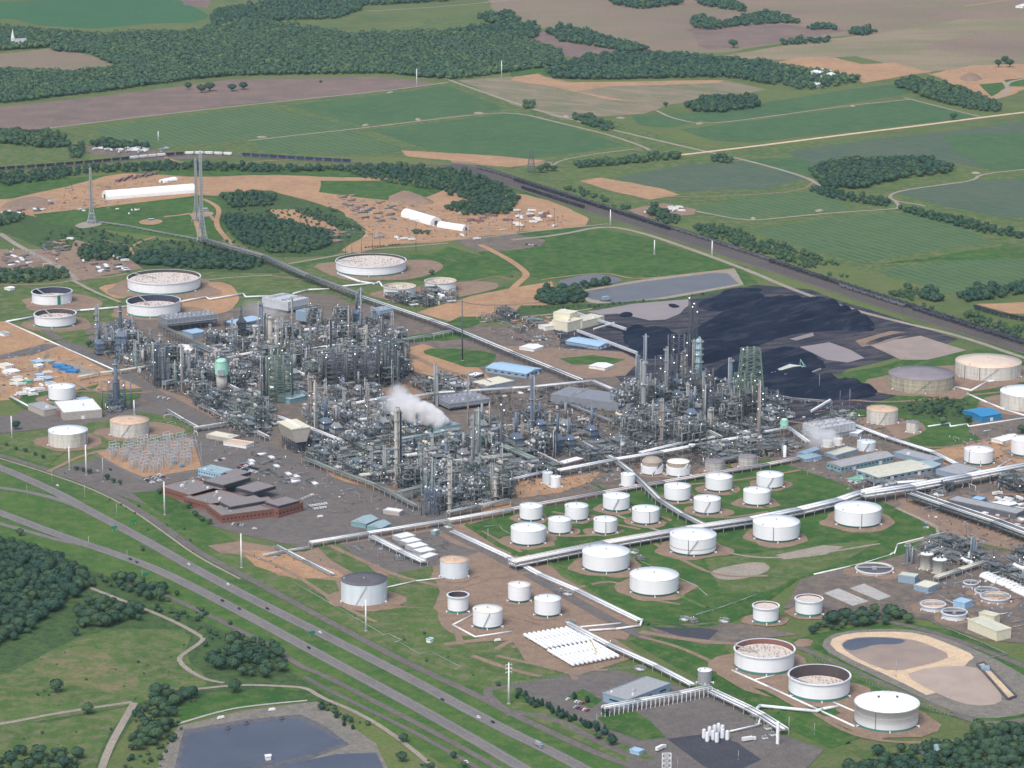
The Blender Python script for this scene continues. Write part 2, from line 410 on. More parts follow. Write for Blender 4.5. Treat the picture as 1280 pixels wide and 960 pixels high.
M_dirt2 = ground_mat('worn_dirt',(0.246,0.172,0.123),(0.206,0.146,0.110),(0.292,0.206,0.147),1/50,1/12,1/2.5,0.5,seed=15)
M_yard = ground_mat('yard_ground',(0.152,0.127,0.110),(0.111,0.098,0.087),(0.222,0.167,0.122),1/45,1/11,1/2.5,0.6,seed=16)
M_asph = ground_mat('asphalt',(0.149,0.140,0.135),(0.176,0.165,0.156),(0.203,0.187,0.171),1/55,1/8,1/1.5,0.5,seed=17,stretch=(AU,3))
M_asph2 = ground_mat('yard_asphalt',(0.133,0.118,0.109),(0.159,0.141,0.127),(0.100,0.090,0.085),1/45,1/9,1/2,0.5,seed=18)
M_darkasph = ground_mat('fresh_asphalt',(0.05,0.052,0.066),(0.062,0.062,0.075),(0.075,0.072,0.082),1/30,1/8,1/2,0.4,seed=19)
M_gravel = ground_mat('gravel_track',(0.270,0.234,0.194),(0.324,0.279,0.225),(0.225,0.198,0.162),1/60,1/10,1/2,0.5,seed=20)
M_rail = ground_mat('ballast',(0.132,0.115,0.109),(0.157,0.136,0.128),(0.102,0.093,0.092),1/90,1/8,1/2,0.5,seed=21,stretch=(AU,8))
M_railt = ground_mat('track',(0.05,0.045,0.042),(0.065,0.055,0.05),(0.09,0.075,0.065),1/60,1/6,1/1.5,0.5,seed=22)
M_concrete = ground_mat('concrete',(0.42,0.40,0.37),(0.36,0.345,0.32),(0.30,0.28,0.26),1/30,1/7,1/2,0.5,seed=23)
M_coal = ground_mat('petroleum_coke',(0.006,0.011,0.027),(0.012,0.018,0.036),(0.050,0.050,0.066),1/55,1/9,1/3,0.6,seed=24,blotch=(0.52,0.66),stretch=(0.75,7))
M_coalfl = ground_mat('coke_dust_ground',(0.024,0.028,0.044),(0.034,0.036,0.050),(0.105,0.090,0.090),1/45,1/12,1/3,0.75,seed=25,stretch=(0.4,4))
M_sandpond = ground_mat('pond_liner_sand',(0.62,0.47,0.30),(0.54,0.41,0.28),(0.44,0.34,0.25),1/30,1/8,1/2,0.5,seed=26)
M_shore = ground_mat('stony_bank',(0.19,0.175,0.15),(0.145,0.14,0.125),(0.25,0.215,0.17),1/20,1/6,1/2,0.6,seed=27)
M_darkbank = ground_mat('dark_bank',(0.085,0.09,0.105),(0.11,0.11,0.12),(0.15,0.14,0.14),1/20,1/6,1/2,0.5,seed=28)
M_pond = water_mat('still_pond',(0.13,0.13,0.135),0.55,(0.11,0.112,0.12))
M_pondd = water_mat('dark_pond',(0.052,0.056,0.075),0.3,(0.07,0.073,0.092))
M_pondb = water_mat('muddy_pond',(0.25,0.185,0.145),0.45,(0.33,0.24,0.18),1/25)
M_pondt = water_mat('pale_mud',(0.40,0.31,0.245),0.6,(0.34,0.26,0.21),1/25)
M_pondp = water_mat('puddled_settling_water',(0.27,0.215,0.20),0.45,(0.24,0.195,0.185))
M_black = water_mat('oily_water',(0.035,0.032,0.045),0.15,(0.05,0.045,0.05))

# one sheet to the horizon
gb = MB(); gb.quad((-12500,-500,0),(12500,-500,0),(12500,28000,0),(-12500,28000,0))
tag(gb.build('ground',M_land),None,None,None,'structure')

def fld(name,m,poly,layer=1,amp=1.5,**k): return patch(name,poly,m,layer,amp,30,**k)
# -- far country at the top
fld('field',M_far,[(-60,26),(-60,8),(40,2),(110,-14),(200,-14),(235,4),(262,20),(242,28),(180,30),(120,36),(50,32),(20,24)],1,4)
fld('field',M_plough,[(205,-14),(262,-14),(262,10),(232,6)],1,4)
fld('field',M_brown,[(-60,86),(-60,66),(0,67),(70,60),(110,68),(147,83),(85,89),(30,84)],2,4)
fld('field',M_plough,[(-60,136),(0,134),(120,121),(240,106),(290,99),(355,98),(480,96),(548,104),(430,119),(300,130),(170,147),(40,163),(-60,166)],2,3)
fld('field',M_brown,[(600,-14),(880,-14),(1300,-14),(1340,60),(1120,40),(1010,48),(905,66),(850,66),(790,62),(730,48),(660,30),(616,12)],1,5)
fld('field',M_plough,[(640,52),(672,38),(760,56),(830,66),(720,72),(650,66)],2,4)
fld('field',M_plough,[(860,36),(960,28),(1060,38),(960,55),(880,62)],2,6)
fld('field',M_brown,[(1060,36),(1340,-12),(1340,24),(1100,52)],2,8)
fld('field',M_tanfield,[(905,70),(1010,52),(1110,40),(1200,24),(1340,14),(1340,90),(1210,84),(1150,92),(1070,70),(960,76)],3,5)
fld('field',M_brown,[(1150,60),(1220,40),(1330,34),(1340,62),(1260,74)],4,10)
fld('field',M_lawn2,[(440,44),(560,26),(618,14),(640,26),(560,36),(470,52)],2,4)
fld('field',M_lawn2,[(525,25),(600,14),(640,22),(580,36),(540,38)],3,4)
fld('field',M_mixfield,[(572,100),(640,96),(670,92),(720,104),(820,102),(905,100),(960,112),(905,122),(840,130),(808,142),(700,148),(640,130)],2,3)
fld('dirt_ground',M_dirt,[(640,96),(672,92),(704,103),(905,100),(900,104),(760,108),(720,114),(764,122),(800,128),(760,124),(690,108),(640,100)],3,4)
fld('dirt_ground',M_dirt,[(966,78),(1000,72),(1045,72),(1075,80),(1120,78),(1150,88),(1170,88),(1130,96),(1080,104),(1066,94),(1010,88)],4,5)
fld('dirt_ground',M_dirt,[(1165,92),(1215,82),(1290,80),(1340,82),(1340,118),(1280,112),(1255,122),(1243,126),(1200,108)],4,5)
fld('field',M_lawn,[(1222,106),(1252,103),(1258,110),(1240,121)],5,3)
fld('field',M_lawn,[(1254,100),(1310,96),(1310,108),(1262,108)],5,3)
# -- crop country in the middle distance
fld('field',M_lawn2,[(30,168),(340,130),(560,102),(700,130),(880,186),(1340,132),(1340,420),(1120,350),(930,300),(760,252),(640,214),(520,198),(300,192),(120,190)],1,3)
fld('field',M_crop,[(120,160),(330,133),(455,160),(318,174),(200,184),(140,180)],3,2)
fld('field',M_crop2,[(360,132),(480,118),(560,107),(632,136),(455,158)],3,2)
fld('field',M_crop,[(318,176),(440,164),(508,186),(460,194),(330,190)],3,2)
fld('field',M_crop2,[(462,163),(640,141),(690,150),(782,182),(700,194),(640,200),(566,196)],3,2)
fld('field',M_crop2,[(790,146),(850,142),(876,152),(830,160),(800,156)],3,2)
fld('field',M_crop2,[(840,146),(960,128),(1060,112),(1130,104),(1140,116),(960,146),(900,154)],3,2)
fld('field',M_crop2,[(850,162),(960,148),(1140,124),(1222,146),(1100,160),(940,178),(892,176)],3,2)
fld('field',M_lawn,[(640,86),(700,80),(690,96),(640,96)],2,4)
fld('field',M_crop3,[(768,222),(860,206),(930,202),(985,216),(1010,222),(960,236),(850,240)],3,2)
fld('field',M_crop2,[(930,200),(1010,196),(1100,212),(1040,226),(985,214)],2,2)
fld('field',M_crop3,[(980,190),(1080,176),(1210,162),(1290,150),(1340,146),(1340,200),(1230,210),(1170,200),(1120,200),(1015,205)],3,2)
fld('field',M_crop2,[(1180,168),(1340,150),(1340,205),(1240,214),(1190,190)],4,6)
fld('field',M_crop3,[(1115,240),(1218,225),(1340,212),(1340,262),(1260,272),(1180,258)],3,2)
fld('field',M_crop,[(870,260),(950,243),(1040,240),(1062,262),(1000,268),(910,274)],3,2)
fld('field',M_crop,[(935,288),(1010,276),(1110,266),(1180,272),(1240,304),(1150,316),(1075,330)],3,2)
fld('field',M_crop,[(1092,338),(1180,326),(1340,308),(1340,366),(1230,360),(1190,368)],3,2)
fld('dirt_ground',M_dirt,[(725,226),(750,222),(830,236),(850,244),(812,250),(770,240)],4,2)
fld('dirt_ground',M_dirt2,[(785,262),(830,254),(870,262),(868,268),(825,272),(805,272)],4,3)
fld('dirt_ground',M_dirt2,[(560,198),(640,200),(690,202),(690,208),(620,208),(566,204)],3,3)
fld('dirt_ground',M_dirt,[(500,188),(580,192),(680,200),(640,209),(560,200),(510,196)],3,4)
fld('dirt_ground',M_dirt,[(1218,380),(1340,362),(1340,404),(1262,392)],3,3)
fld('field',M_lawn,[(1100,330),(1240,310),(1340,296),(1340,310),(1180,326)],2,3)
# -- ground west of the plant
fld('field',M_lawn2,[(-60,178),(60,180),(115,184),(108,200),(0,209),(-60,212)],2,3)
fld('field',M_lawn,[(-60,232),(90,222),(280,208),(420,208),(520,214),(620,224),(700,256),(640,260),(480,250),(280,230),(70,248),(-60,262)],2,3)
fld('yard_ground',M_yard,[(98,182),(150,184),(220,190),(290,196),(205,200),(120,194)],3,3)
fld('dirt_ground',M_dirt,[(-60,268),(0,252),(60,238),(90,232),(140,216),(200,218),(250,222),(330,218),(420,222),(480,222),(520,226),(600,244),(640,240),(700,254),(752,280),(660,290),(600,296),(560,302),(480,306),(440,320),(400,300),(340,284),(290,258),(246,250),(100,268),(40,276),(-60,290)],3,4,smooth=1)
fld('field',M_lawn,[(42,268),(100,262),(250,244),(290,246),(300,262),(276,300),(262,304),(200,296),(110,284),(60,280)],4,2)
fld('field',M_scrub,[(-60,276),(30,268),(60,276),(120,286),(180,300),(270,302),(330,326),(350,342),(240,340),(150,334),(110,312),(60,312),(0,290),(-60,286)],3,4)
fld('field',M_scrub,[(276,240),(340,238),(420,262),(460,290),(416,320),(350,322),(300,306),(270,276)],4,4)
fld('dirt_ground',M_dirt,[(335,262),(368,262),(408,274),(424,288),(370,288),(350,276)],5,2)
fld('field',M_lawn,[(400,226),(500,226),(560,236),(520,252),(480,250),(440,246),(398,240)],4,3)
fld('field',M_scrub,[(360,258),(400,262),(440,274),(460,288),(430,286),(390,272)],5,3)
fld('dirt_ground',M_dirt2,[(-60,300),(20,312),(90,312),(96,300),(110,304),(160,324),(178,336),(130,344),(100,352),(60,342),(0,338),(-60,320)],4,3)
fld('field',M_lawn2,[(100,338),(160,336),(250,340),(340,342),(420,336),(440,352),(420,372),(300,388),(240,400),(120,400),(110,430),(80,430),(20,404),(-60,400),(-60,370),(60,356)],3,2)
fld('dirt_ground',M_dirt2,[(30,376),(90,366),(112,370),(134,378),(120,388),(95,390),(40,390)],5,2,smooth=2)
fld('dirt_ground',M_dirt2,[(20,404),(96,395),(112,400),(118,412),(70,416),(36,412)],5,2,smooth=2)
fld('dirt_ground',M_dirt,[(120,358),(160,352),(170,366),(152,376),(130,366)],5,2,smooth=1)
fld('dirt_ground',M_dirt,[(225,374),(240,354),(275,352),(296,360),(300,376),(285,392),(230,396)],5,2,smooth=2)
fld('field',M_lawn,[(540,318),(560,308),(640,332),(640,340),(590,350),(470,352),(430,350),(360,332),(420,320)],4,1)
fld('field',M_lawn2,[(360,336),(408,328),(420,340),(444,354),(560,372),(440,380),(395,352)],5,1)
fld('dirt_ground',M_dirt2,[(395,336),(420,330),(520,324),(545,326),(560,334),(540,344),(500,352),(430,348)],5,2,smooth=2)
fld('dirt_ground',M_dirt2,[(520,364),(570,352),(618,352),(626,360),(600,366),(560,374)],5,2,smooth=1)
fld('field',M_lawn,[(565,368),(600,368),(630,358),(650,362),(620,380),(570,380)],4,2)
fld('dirt_ground',M_dirt,[(520,390),(590,370),(640,360),(690,352),(700,372),(680,384),(610,396),(560,402)],4,2)
fld('field',M_lawn,[(596,316),(654,302),(646,290),(740,284),(800,296),(880,320),(935,334),(870,342),(800,350),(760,342),(700,348),(676,350),(630,334)],5,1)
fld('gravel_pad',M_yard,[(566,300),(640,292),(682,300),(676,308),(630,314),(596,314)],5,1)
fld('field',M_lawn,[(895,340),(925,336),(948,354),(918,358)],5,1)
fld('pond',M_pond,[(696,352),(718,346),(746,342),(770,346),(782,352),(740,358),(700,360)],6,1,smooth=1)
fld('pond_bank',M_gravel,[(722,364),(800,350),(896,338),(918,336),(930,356),(900,362),(820,376),(762,382),(735,378)],6,0.5)
fld('pond',M_pond,[(728,365),(800,353),(894,341),(910,342),(924,355),(900,359),(820,373),(766,379),(738,374)],7,0.4)
fld('field',M_scrub,[(650,382),(740,380),(830,374),(930,358),(950,360),(870,372),(790,384),(700,390),(640,396)],6,2)
# -- the coke yard
fld('coke_yard',M_coalfl,[(1000,532),(930,548),(880,520),(820,500),(778,480),(740,452),(700,432),(690,404),(740,390),(860,372),(946,356),(1010,362),(1100,392),(1200,424),(1168,436),(1060,462),(1040,476),(1130,494),(1118,510),(1040,518)],5,3)
fld('settling_pond',M_pondp,[(735,390),(790,380),(860,374),(864,380),(850,392),(832,400),(812,401),(790,396),(770,392),(752,394)],7,2)
fld('settling_pond',M_pondb,[(1084,430),(1150,420),(1208,438),(1160,450),(1126,450)],7,1)
fld('settling_pond',M_pondp,[(1000,434),(1036,428),(1064,438),(1082,448),(1060,454),(1034,450)],8,2)
fld('dirt_ground',M_pondp,[(1005,384),(1010,388),(1004,396),(990,400)],8,1)
fld('dirt_ground',M_pondp,[(1010,404),(1032,396),(1030,402),(1014,408)],8,1)
fld('dirt_ground',M_pondp,[(1044,400),(1070,398),(1084,408),(1050,408)],8,1)
fld('dirt_ground',M_pondp,[(988,424),(1016,416),(1018,420),(996,426)],8,1)
fld('dirt_ground',M_dirt2,[(1070,426),(1112,414),(1144,416),(1108,428),(1078,434)],7,1)
fld('field',M_lawn,[(1040,470),(1100,458),(1150,446),(1220,438),(1340,446),(1340,520),(1220,560),(1140,556),(1110,520),(1080,508),(1130,492)],6,2)
fld('field',M_lawn,[(1030,518),(1080,512),(1090,520),(1050,524)],6,1)
fld('dirt_ground',M_dirt2,[(1092,484),(1106,476),(1190,464),(1200,472),(1280,478),(1250,484),(1200,492),(1150,496),(1110,494)],7,2,smooth=1)
fld('dirt_ground',M_dirt2,[(1060,530),(1090,524),(1150,526),(1160,540),(1120,552),(1090,544)],7,2,smooth=1)
fld('field',M_scrub,[(1130,500),(1200,494),(1216,506),(1214,528),(1150,524),(1120,510)],7,2)
fld('asphalt_yard',M_yard,[(1224,500),(1340,496),(1340,540),(1240,556),(1210,540)],7,2)
fld('dirt_ground',M_dirt,[(1160,564),(1240,550),(1340,540),(1340,600),(1220,596),(1180,580)],7,2)
# -- the works themselves
fld('yard_ground',M_yard,[(100,404),(180,400),(300,384),(380,366),(450,372),(540,402),(600,408),(690,404),(760,440),(850,480),(960,526),(1060,512),(1130,556),(1220,590),(1290,620),(1340,640),(1340,660),(1200,680),(1120,640),(900,560),(880,600),(760,610),(640,640),(600,650),(420,650),(240,560),(140,470)],4,2)
fld('yard_ground',M_asph2,[(100,430),(150,460),(260,520),(350,560),(430,590),(520,620),(580,650),(560,652),(380,686),(300,668),(240,650),(60,590),(150,566),(240,548),(180,500),(70,430)],6,1)
fld('dirt_ground',M_dirt2,[(190,484),(240,500),(280,524),(270,528),(220,504)],7,1.5)
fld('dirt_ground',M_dirt,[(392,578),(420,592),(470,606),(500,616),(470,612),(420,600)],7,1.5)
fld('dirt_ground',M_dirt2,[(430,470),(500,474),(540,492),(520,506),(460,500),(424,488)],5,3)
fld('dirt_ground',M_dirt,[(500,460),(512,434),(530,430),(560,440),(600,460),(620,478),(600,486),(540,470)],5,2)
fld('field',M_lawn,[(525,440),(545,434),(620,440),(620,452),(590,462),(556,450)],6,1.5,smooth=1)
fld('field',M_lawn,[(500,420),(560,414),(600,420),(560,426),(508,428)],6,1.5)
fld('field',M_lawn,[(555,404),(575,396),(610,396),(590,410),(570,412)],6,1.5)
fld('dirt_ground',M_dirt2,[(626,432),(700,436),(780,440),(800,452),(780,470),(720,474),(670,454)],5,2)
fld('field',M_lawn,[(700,448),(740,444),(780,450),(764,456),(716,456)],6,2)
fld('dirt_ground',M_yard,[(610,500),(700,500),(720,512),(700,530),(640,526),(606,516)],5,2)
fld('dirt_ground',M_yard,[(690,500),(740,498),(760,506),(730,520),(690,516)],6,1)
fld('dirt_ground',M_dirt,[(600,634),(640,628),(640,636),(604,646)],7,1)
fld('dirt_ground',M_dirt,[(640,596),(690,600),(750,590),(740,602),(700,616),(640,624)],7,1)
# contractors' yard and the west tanks
fld('dirt_ground',M_dirt,[(-60,400),(10,402),(80,434),(140,464),(190,484),(140,488),(80,492),(20,500),(-60,520)],6,1.5)
fld('asphalt_yard',M_asph2,[(-60,440),(0,444),(56,430),(76,432),(40,444),(0,450),(-60,450)],7,1)
fld('concrete_pad',M_gravel,[(84,456),(98,454),(124,468),(100,470)],8,0.3)
fld('asphalt_yard',M_asph2,[(-60,526),(20,520),(40,504),(140,516),(170,500),(220,520),(240,548),(170,560),(110,540),(60,536),(0,542),(-60,552)],7,1)
fld('field',M_lawn,[(10,498),(60,488),(64,500),(44,514),(34,514)],8,0.8)
fld('field',M_lawn,[(94,488),(125,480),(120,486),(98,492)],8,0.8)
fld('field',M_lawn,[(150,490),(178,488),(174,498),(152,502)],8,0.8)
fld('field',M_lawn2,[(-60,552),(0,544),(60,538),(140,524),(180,516),(232,524),(246,540),(200,556),(140,560),(80,566),(60,582),(0,566),(-60,568)],8,1)
fld('dirt_ground',M_dirt2,[(50,556),(58,546),(110,540),(128,550),(120,562),(70,566)],9,1.5,smooth=1)
fld('dirt_ground',M_dirt2,[(126,544),(140,532),(190,526),(236,536),(230,544),(160,552),(140,552)],9,1.5,smooth=1)
fld('substation_yard',M_dirt,[(120,566),(170,556),(240,548),(252,586),(180,598),(150,584)],9,0.3)
# -- highway corridor
fld('verge',M_verge,[(-60,562),(0,556),(60,580),(150,600),(200,620),(270,660),(330,700),(440,760),(560,830),(680,880),(820,940),(960,1000),(700,1020),(560,960),(460,900),(300,800),(160,730),(60,690),(-60,660)],3,1)
fld('field',M_scrub,[(-60,652),(20,668),(120,700),(200,740),(320,800),(400,850),(420,880),(300,870),(180,880),(60,1000),(-60,1000)],2,2)
fld('meadow',M_lawn2,[(-60,900),(0,850),(50,820),(110,790),(180,786),(236,790),(228,820),(260,852),(250,866),(180,876),(100,892),(0,912)],4,3,smooth=1)
fld('dry_grass',M_dry,[(34,832),(70,812),(110,806),(140,820),(180,850),(150,872),(90,856),(50,842)],5,4,smooth=2)
fld('meadow',M_lawn2,[(-60,916),(60,904),(160,882),(120,950),(100,1000),(-60,1000)],4,2)
fld('verge',M_lawn,[(220,870),(300,862),(378,858),(392,872),(300,886),(224,900)],5,1)
fld('pond_bank',M_shore,[(184,1010),(200,950),(224,908),(300,890),(396,878),(420,896),(470,930),(560,1010)],6,1.2)
fld('pond',M_pondd,[(222,956),(234,918),(300,906),(370,898),(400,912),(430,930),(380,946),(300,962),(250,972)],8,1)
fld('pond',M_pondd,[(330,962),(420,944),(470,942),(530,990),(520,1020),(250,1020),(300,974)],8,1)
fld('dark_bank',M_darkbank,[(216,964),(230,913),(300,901),(374,893),(406,908),(438,931),(384,951),(300,967),(248,978)],7,1)
# -- between works and highway
fld('yard_ground',M_dirt2,[(262,682),(300,676),(380,690),(460,664),(560,652),(640,640),(700,720),(800,780),(780,800),(700,790),(640,800),(560,800),(470,760),(360,730),(290,700)],4,1.5)
fld('field',M_lawn2,[(262,690),(300,694),(350,720),(420,726),(424,744),(380,750),(440,770),(470,765),(500,760),(540,760),(600,800),(640,806),(660,830),(640,868),(600,862),(520,830),(440,788),(340,734),(280,706)],6,1.5)
fld('field',M_lawn2,[(170,618),(200,612),(240,636),(262,658),(230,662),(190,640)],6,1)
fld('verge',M_lawn,[(165,616),(205,614),(262,652),(256,664),(226,662)],7,1)
fld('dirt_ground',M_dirt2,[(402,744),(424,742),(484,738),(514,748),(492,760),(460,766),(420,758)],8,1.5,smooth=1)
fld('dirt_ground',M_dirt,[(300,688),(350,690),(420,714),(430,722),(370,724),(320,708)],7,1.5)
fld('field',M_lawn2,[(395,682),(420,676),(450,700),(470,716),(440,716),(412,700)],7,1)
fld('yard_ground',M_asph2,[(420,682),(540,664),(566,680),(600,690),(540,708),(500,720),(452,704)],6,1)
fld('field',M_lawn2,[(480,720),(540,708),(550,740),(540,760),(500,758),(484,738)],7,1.5)
fld('dirt_ground',M_dirt2,[(545,764),(560,752),(600,752),(632,770),(640,786),(590,798),(556,790)],8,1.5,smooth=1)
fld('dirt_ground',M_dirt2,[(600,690),(660,700),(740,760),(700,784),(640,760),(600,730)],5,1.5)
fld('field',M_lawn2,[(580,812),(620,802),(700,830),(660,850),(620,840)],7,1)
fld('field',M_lawn2,[(640,806),(680,824),(700,848),(650,846)],7,1)
# bullet yard
fld('yard_ground',M_dirt2,[(640,800),(712,776),(770,800),(800,820),(720,846),(660,830)],8,1)
fld('asphalt_yard',M_asph2,[(640,858),(680,850),(770,838),(830,852),(900,872),(960,912),(1030,938),(1000,970),(860,980),(790,956),(740,930),(690,886)],7,1)
fld('fresh_asphalt',M_darkasph,[(834,924),(880,918),(920,928),(952,950),(910,970),(880,958)],9,0.4)
fld('verge',M_lawn,[(708,872),(728,862),(752,876),(740,886)],8,1)
fld('verge',M_lawn,[(748,898),(790,888),(812,900),(832,922),(800,926),(760,912)],8,1)
fld('verge',M_lawn2,[(640,874),(700,892),(770,928),(820,948),(780,952),(700,916),(640,890)],8,1)
# -- the big tank farm
fld('dike_grass',M_lawn,[(584,656),(640,640),(760,618),(860,592),(960,574),(1010,590),(1040,600),(1130,640),(1180,668),(1100,700),(990,720),(930,770),(860,784),(800,776),(700,706),(640,690)],5,1)
fld('dirt_ground',M_dirt2,[(1110,640),(1180,666),(1280,690),(1340,700),(1340,640),(1240,616),(1140,624)],6,1)
fld('field',M_lawn,[(1103,640),(1122,636),(1188,664),(1136,676),(1110,664)],8,0.6)
fld('pond_floor',M_gravel,[(884,716),(910,708),(954,702),(966,712),(940,722),(900,726)],7,1.5,smooth=1)
fld('pond_floor',M_gravel,[(970,694),(1030,682),(1056,684),(1030,694),(980,700)],7,1.5)
fld('field',M_lawn2,[(880,700),(960,690),(1040,680),(1100,676),(1060,700),(960,740),(900,742)],6,2)
fld('verge',M_lawn,[(786,800),(830,796),(900,800),(915,820),(930,846),(1000,880),(1080,920),(1040,936),(960,900),(880,852),(820,820)],6,1.5)
fld('yard_ground',M_yard,[(808,784),(900,778),(940,782),(1000,794),(940,800),(880,806),(830,796)],7,1)
fld('fresh_asphalt',M_darkasph,[(812,784),(840,780),(898,788),(886,800),(850,796)],8,0.6)
fld('dirt_ground',M_dirt2,[(890,842),(916,826),(990,830),(1062,862),(1150,888),(1184,912),(1130,924),(1070,918),(1000,880),(920,862)],7,1.5,smooth=1)
fld('field',M_lawn,[(940,860),(1000,872),(1040,884),(1060,900),(1000,892)],8,1.5)
fld('verge',M_lawn2,[(1060,936),(1180,922),(1220,930),(1180,945),(1080,950)],7,1)
# lagoon
fld('verge',M_lawn,[(990,800),(1040,788),(1120,776),(1200,790),(1280,830),(1340,860),(1340,900),(1280,912),(1220,902),(1120,880),(1040,840)],6,1)
fld('pond_bank',M_shore,[(1024,804),(1050,790),(1110,786),(1160,790),(1220,812),(1290,850),(1310,870),(1290,892),(1230,900),(1190,890),(1120,858),(1040,820)],7,1,smooth=1)
fld('pond_bank',M_sandpond,[(1034,802),(1060,792),(1110,790),(1150,792),(1190,806),(1222,820),(1210,828),(1170,876),(1120,850),(1050,818)],8,0.8,smooth=1)
fld('pond',M_pondb,[(1048,808),(1062,798),(1100,796),(1140,800),(1160,806),(1192,821),(1166,830),(1116,841),(1080,828)],10,0.6,smooth=1)
fld('pond',M_pondd,[(1052,807),(1064,799),(1100,797),(1136,800),(1126,806),(1096,806),(1076,812),(1062,814)],11,1.0,smooth=1)
fld('pond',M_pondt,[(1124,842),(1160,835),(1216,832),(1236,846),(1252,868),(1250,880),(1216,884),(1180,872)],10,0.8,smooth=1)
# water treatment ground
fld('asphalt_yard',M_yard,[(1000,724),(1060,708),(1130,690),(1160,672),(1260,690),(1340,700),(1340,840),(1230,800),(1160,776),(1110,770),(1040,776),(980,760)],8,1)
fld('settling_basin',M_concrete,[(1030,742),(1048,736),(1086,752),(1066,758)],10,0.1)
fld('settling_basin',M_concrete,[(1062,736),(1080,730),(1114,746),(1098,751)],10,0.1)
# ---------------------------------------------------------------- roads and tracks
hw1 = [(-60,566),(-10,580),(70,615),(110,638),(175,672),(250,715),(320,752),(405,794),(510,847),(585,888),(640,917),(690,940),(760,978)]
road('road',hw1,13.5,M_asph,8)
road('road',[(-60,620),(0,641),(75,670),(160,698),(212,719),(320,775),(385,811),(495,870),(595,926),(640,953),(720,1000)],13.5,M_asph,8)
road('road',[(-60,604),(0,610),(40,616),(82,627),(125,646)],8,M_asph,9)
road('road',[(-60,640),(0,655),(40,666),(70,675),(110,683)],7,M_asph,9)
road('service_road',[(-60,556),(0,569),(57,587),(112,605),(162,630),(212,664),(250,692),(320,728),(420,782),(510,830),(595,869),(640,893),(740,940),(800,962)],8.5,M_asph2,8)
road('gravel_shoulder',[(-60,560),(0,573),(57,591),(112,610),(160,634),(208,668),(246,696),(300,724)],2.6,M_gravel,9)
road('service_road',[(150,722),(225,752),(320,798),(352,817),(380,836),(400,842),(450,868),(520,904),(620,958),(680,1000)],6.5,M_asph2,8)
road('railway_bed',[(380,846),(420,868),(520,916),(600,962)],5,M_rail,7)
road('gravel_track',[(250,1000),(352,862),(352,862)],0.1,M_gravel,1) if False else None
road('dirt_path',[(110,734),(145,748),(172,758),(220,778),(250,795),(256,800),(232,816),(222,824),(232,836),(256,850),(280,854)],4.5,M_gravel,8)
road('dirt_path',[(244,862),(300,856),(352,858),(384,860),(400,872),(450,892),(500,924),(560,975)],4.5,M_gravel,8)
road('dirt_path',[(-60,912),(0,906),(60,894),(110,886),(165,878)],5,M_gravel,8)
road('dirt_path',[(168,879),(150,910),(134,940),(118,990)],6.5,M_gravel,9)
road('dirt_path',[(220,906),(280,888),(320,882),(384,876)],3,M_concrete,9)
road('road',[(640,895),(600,862),(640,858),(700,856)],8,M_asph2,7)
road('street',[(640,890),(700,900),(740,924),(800,950),(870,990)],8,M_asph2,8)
road('street',[(40,398),(75,427),(145,466),(220,502),(300,546),(360,576),(430,606),(520,642),(560,664),(640,706),(720,752),(790,790),(810,798)],13,M_asph2,7)
road('dirt_track',[(-60,362),(0,356),(60,356),(96,350),(140,346),(160,342)],7,M_dirt2,7)
road('gravel_track',[(0,292),(20,306),(55,324),(80,336),(96,350)],9,M_gravel,7)
road('gravel_track',[(90,350),(120,366),(150,378)],6,M_gravel,7)
road('gravel_track',[(200,271),(162,310),(170,320),(186,328)],3,M_dirt,7) if False else road('dirt_path',[(194,296),(176,302),(162,310),(166,318),(184,326)],4,M_dirt,7)
road('dirt_path',[(250,248),(262,252),(276,262),(268,280),(284,300),(292,306)],8,M_dirt,7)
road('dirt_path',[(205,271),(228,269),(240,266),(246,280),(250,296)],7,M_dirt,7)
road('dirt_path',[(240,266),(262,268),(268,276)],6,M_dirt,7)
road('dirt_track',[(600,306),(632,322),(650,334),(660,344),(650,352),(640,362)],10,M_dirt,7)
road('dirt_track',[(640,350),(620,345),(600,350),(560,358)],4,M_dirt2,7)
road('dirt_track',[(640,300),(700,294),(755,282),(800,290),(870,314),(935,338),(990,362),(1060,386),(1130,404),(1200,420),(1280,448),(1320,458)],9,M_gravel,7)
road('dirt_track',[(676,350),(720,344),(760,341),(792,350),(850,344),(918,336)],4,M_dirt,8)
road('gravel_track',[(560,300),(600,298),(640,292),(760,280)],5,M_gravel,7)
road('gravel_track',[(360,330),(420,320),(455,312),(520,308),(560,304)],6,M_gravel,7)
road('gravel_track',[(640,398),(700,392),(740,386)],5,M_gravel,7)
# country roads
road('country_road',[(-30,170),(40,163),(160,148),(320,130),(480,114),(560,103)],8,M_gravel,6)
road('country_road',[(556,98),(572,104),(640,128),(700,146),(780,166),(880,189),(940,202),(1010,222),(1030,236)],8,M_gravel,6)
road('country_road',[(850,194),(884,190),(960,181),(1060,168),(1160,156),(1250,144),(1340,134)],12,M_sandpond,7)
road('farm_track',[(310,176),(380,168),(455,160),(560,147),(640,139),(700,154),(760,168),(806,184),(812,188)],7,M_gravel,6)
road('farm_track',[(820,138),(840,148),(880,156),(960,146),(1060,132),(1140,124)],6,M_gravel,6)
road('farm_track',[(1130,122),(1160,130),(1225,146)],6,M_gravel,6)
road('farm_track',[(700,150),(740,146),(800,138),(815,136)],5,M_dirt2,6)
road('farm_track',[(690,208),(700,200),(760,190),(800,186)],5,M_gravel,6)
road('farm_track',[(1340,206),(1280,212),(1224,218),(1218,226),(1170,232),(1116,240),(1110,250),(1150,256),(1156,258)],6,M_gravel,6)
road('farm_track',[(870,264),(930,276),(960,274),(1040,266),(1110,262),(1126,260),(1118,250)],6,M_gravel,6)
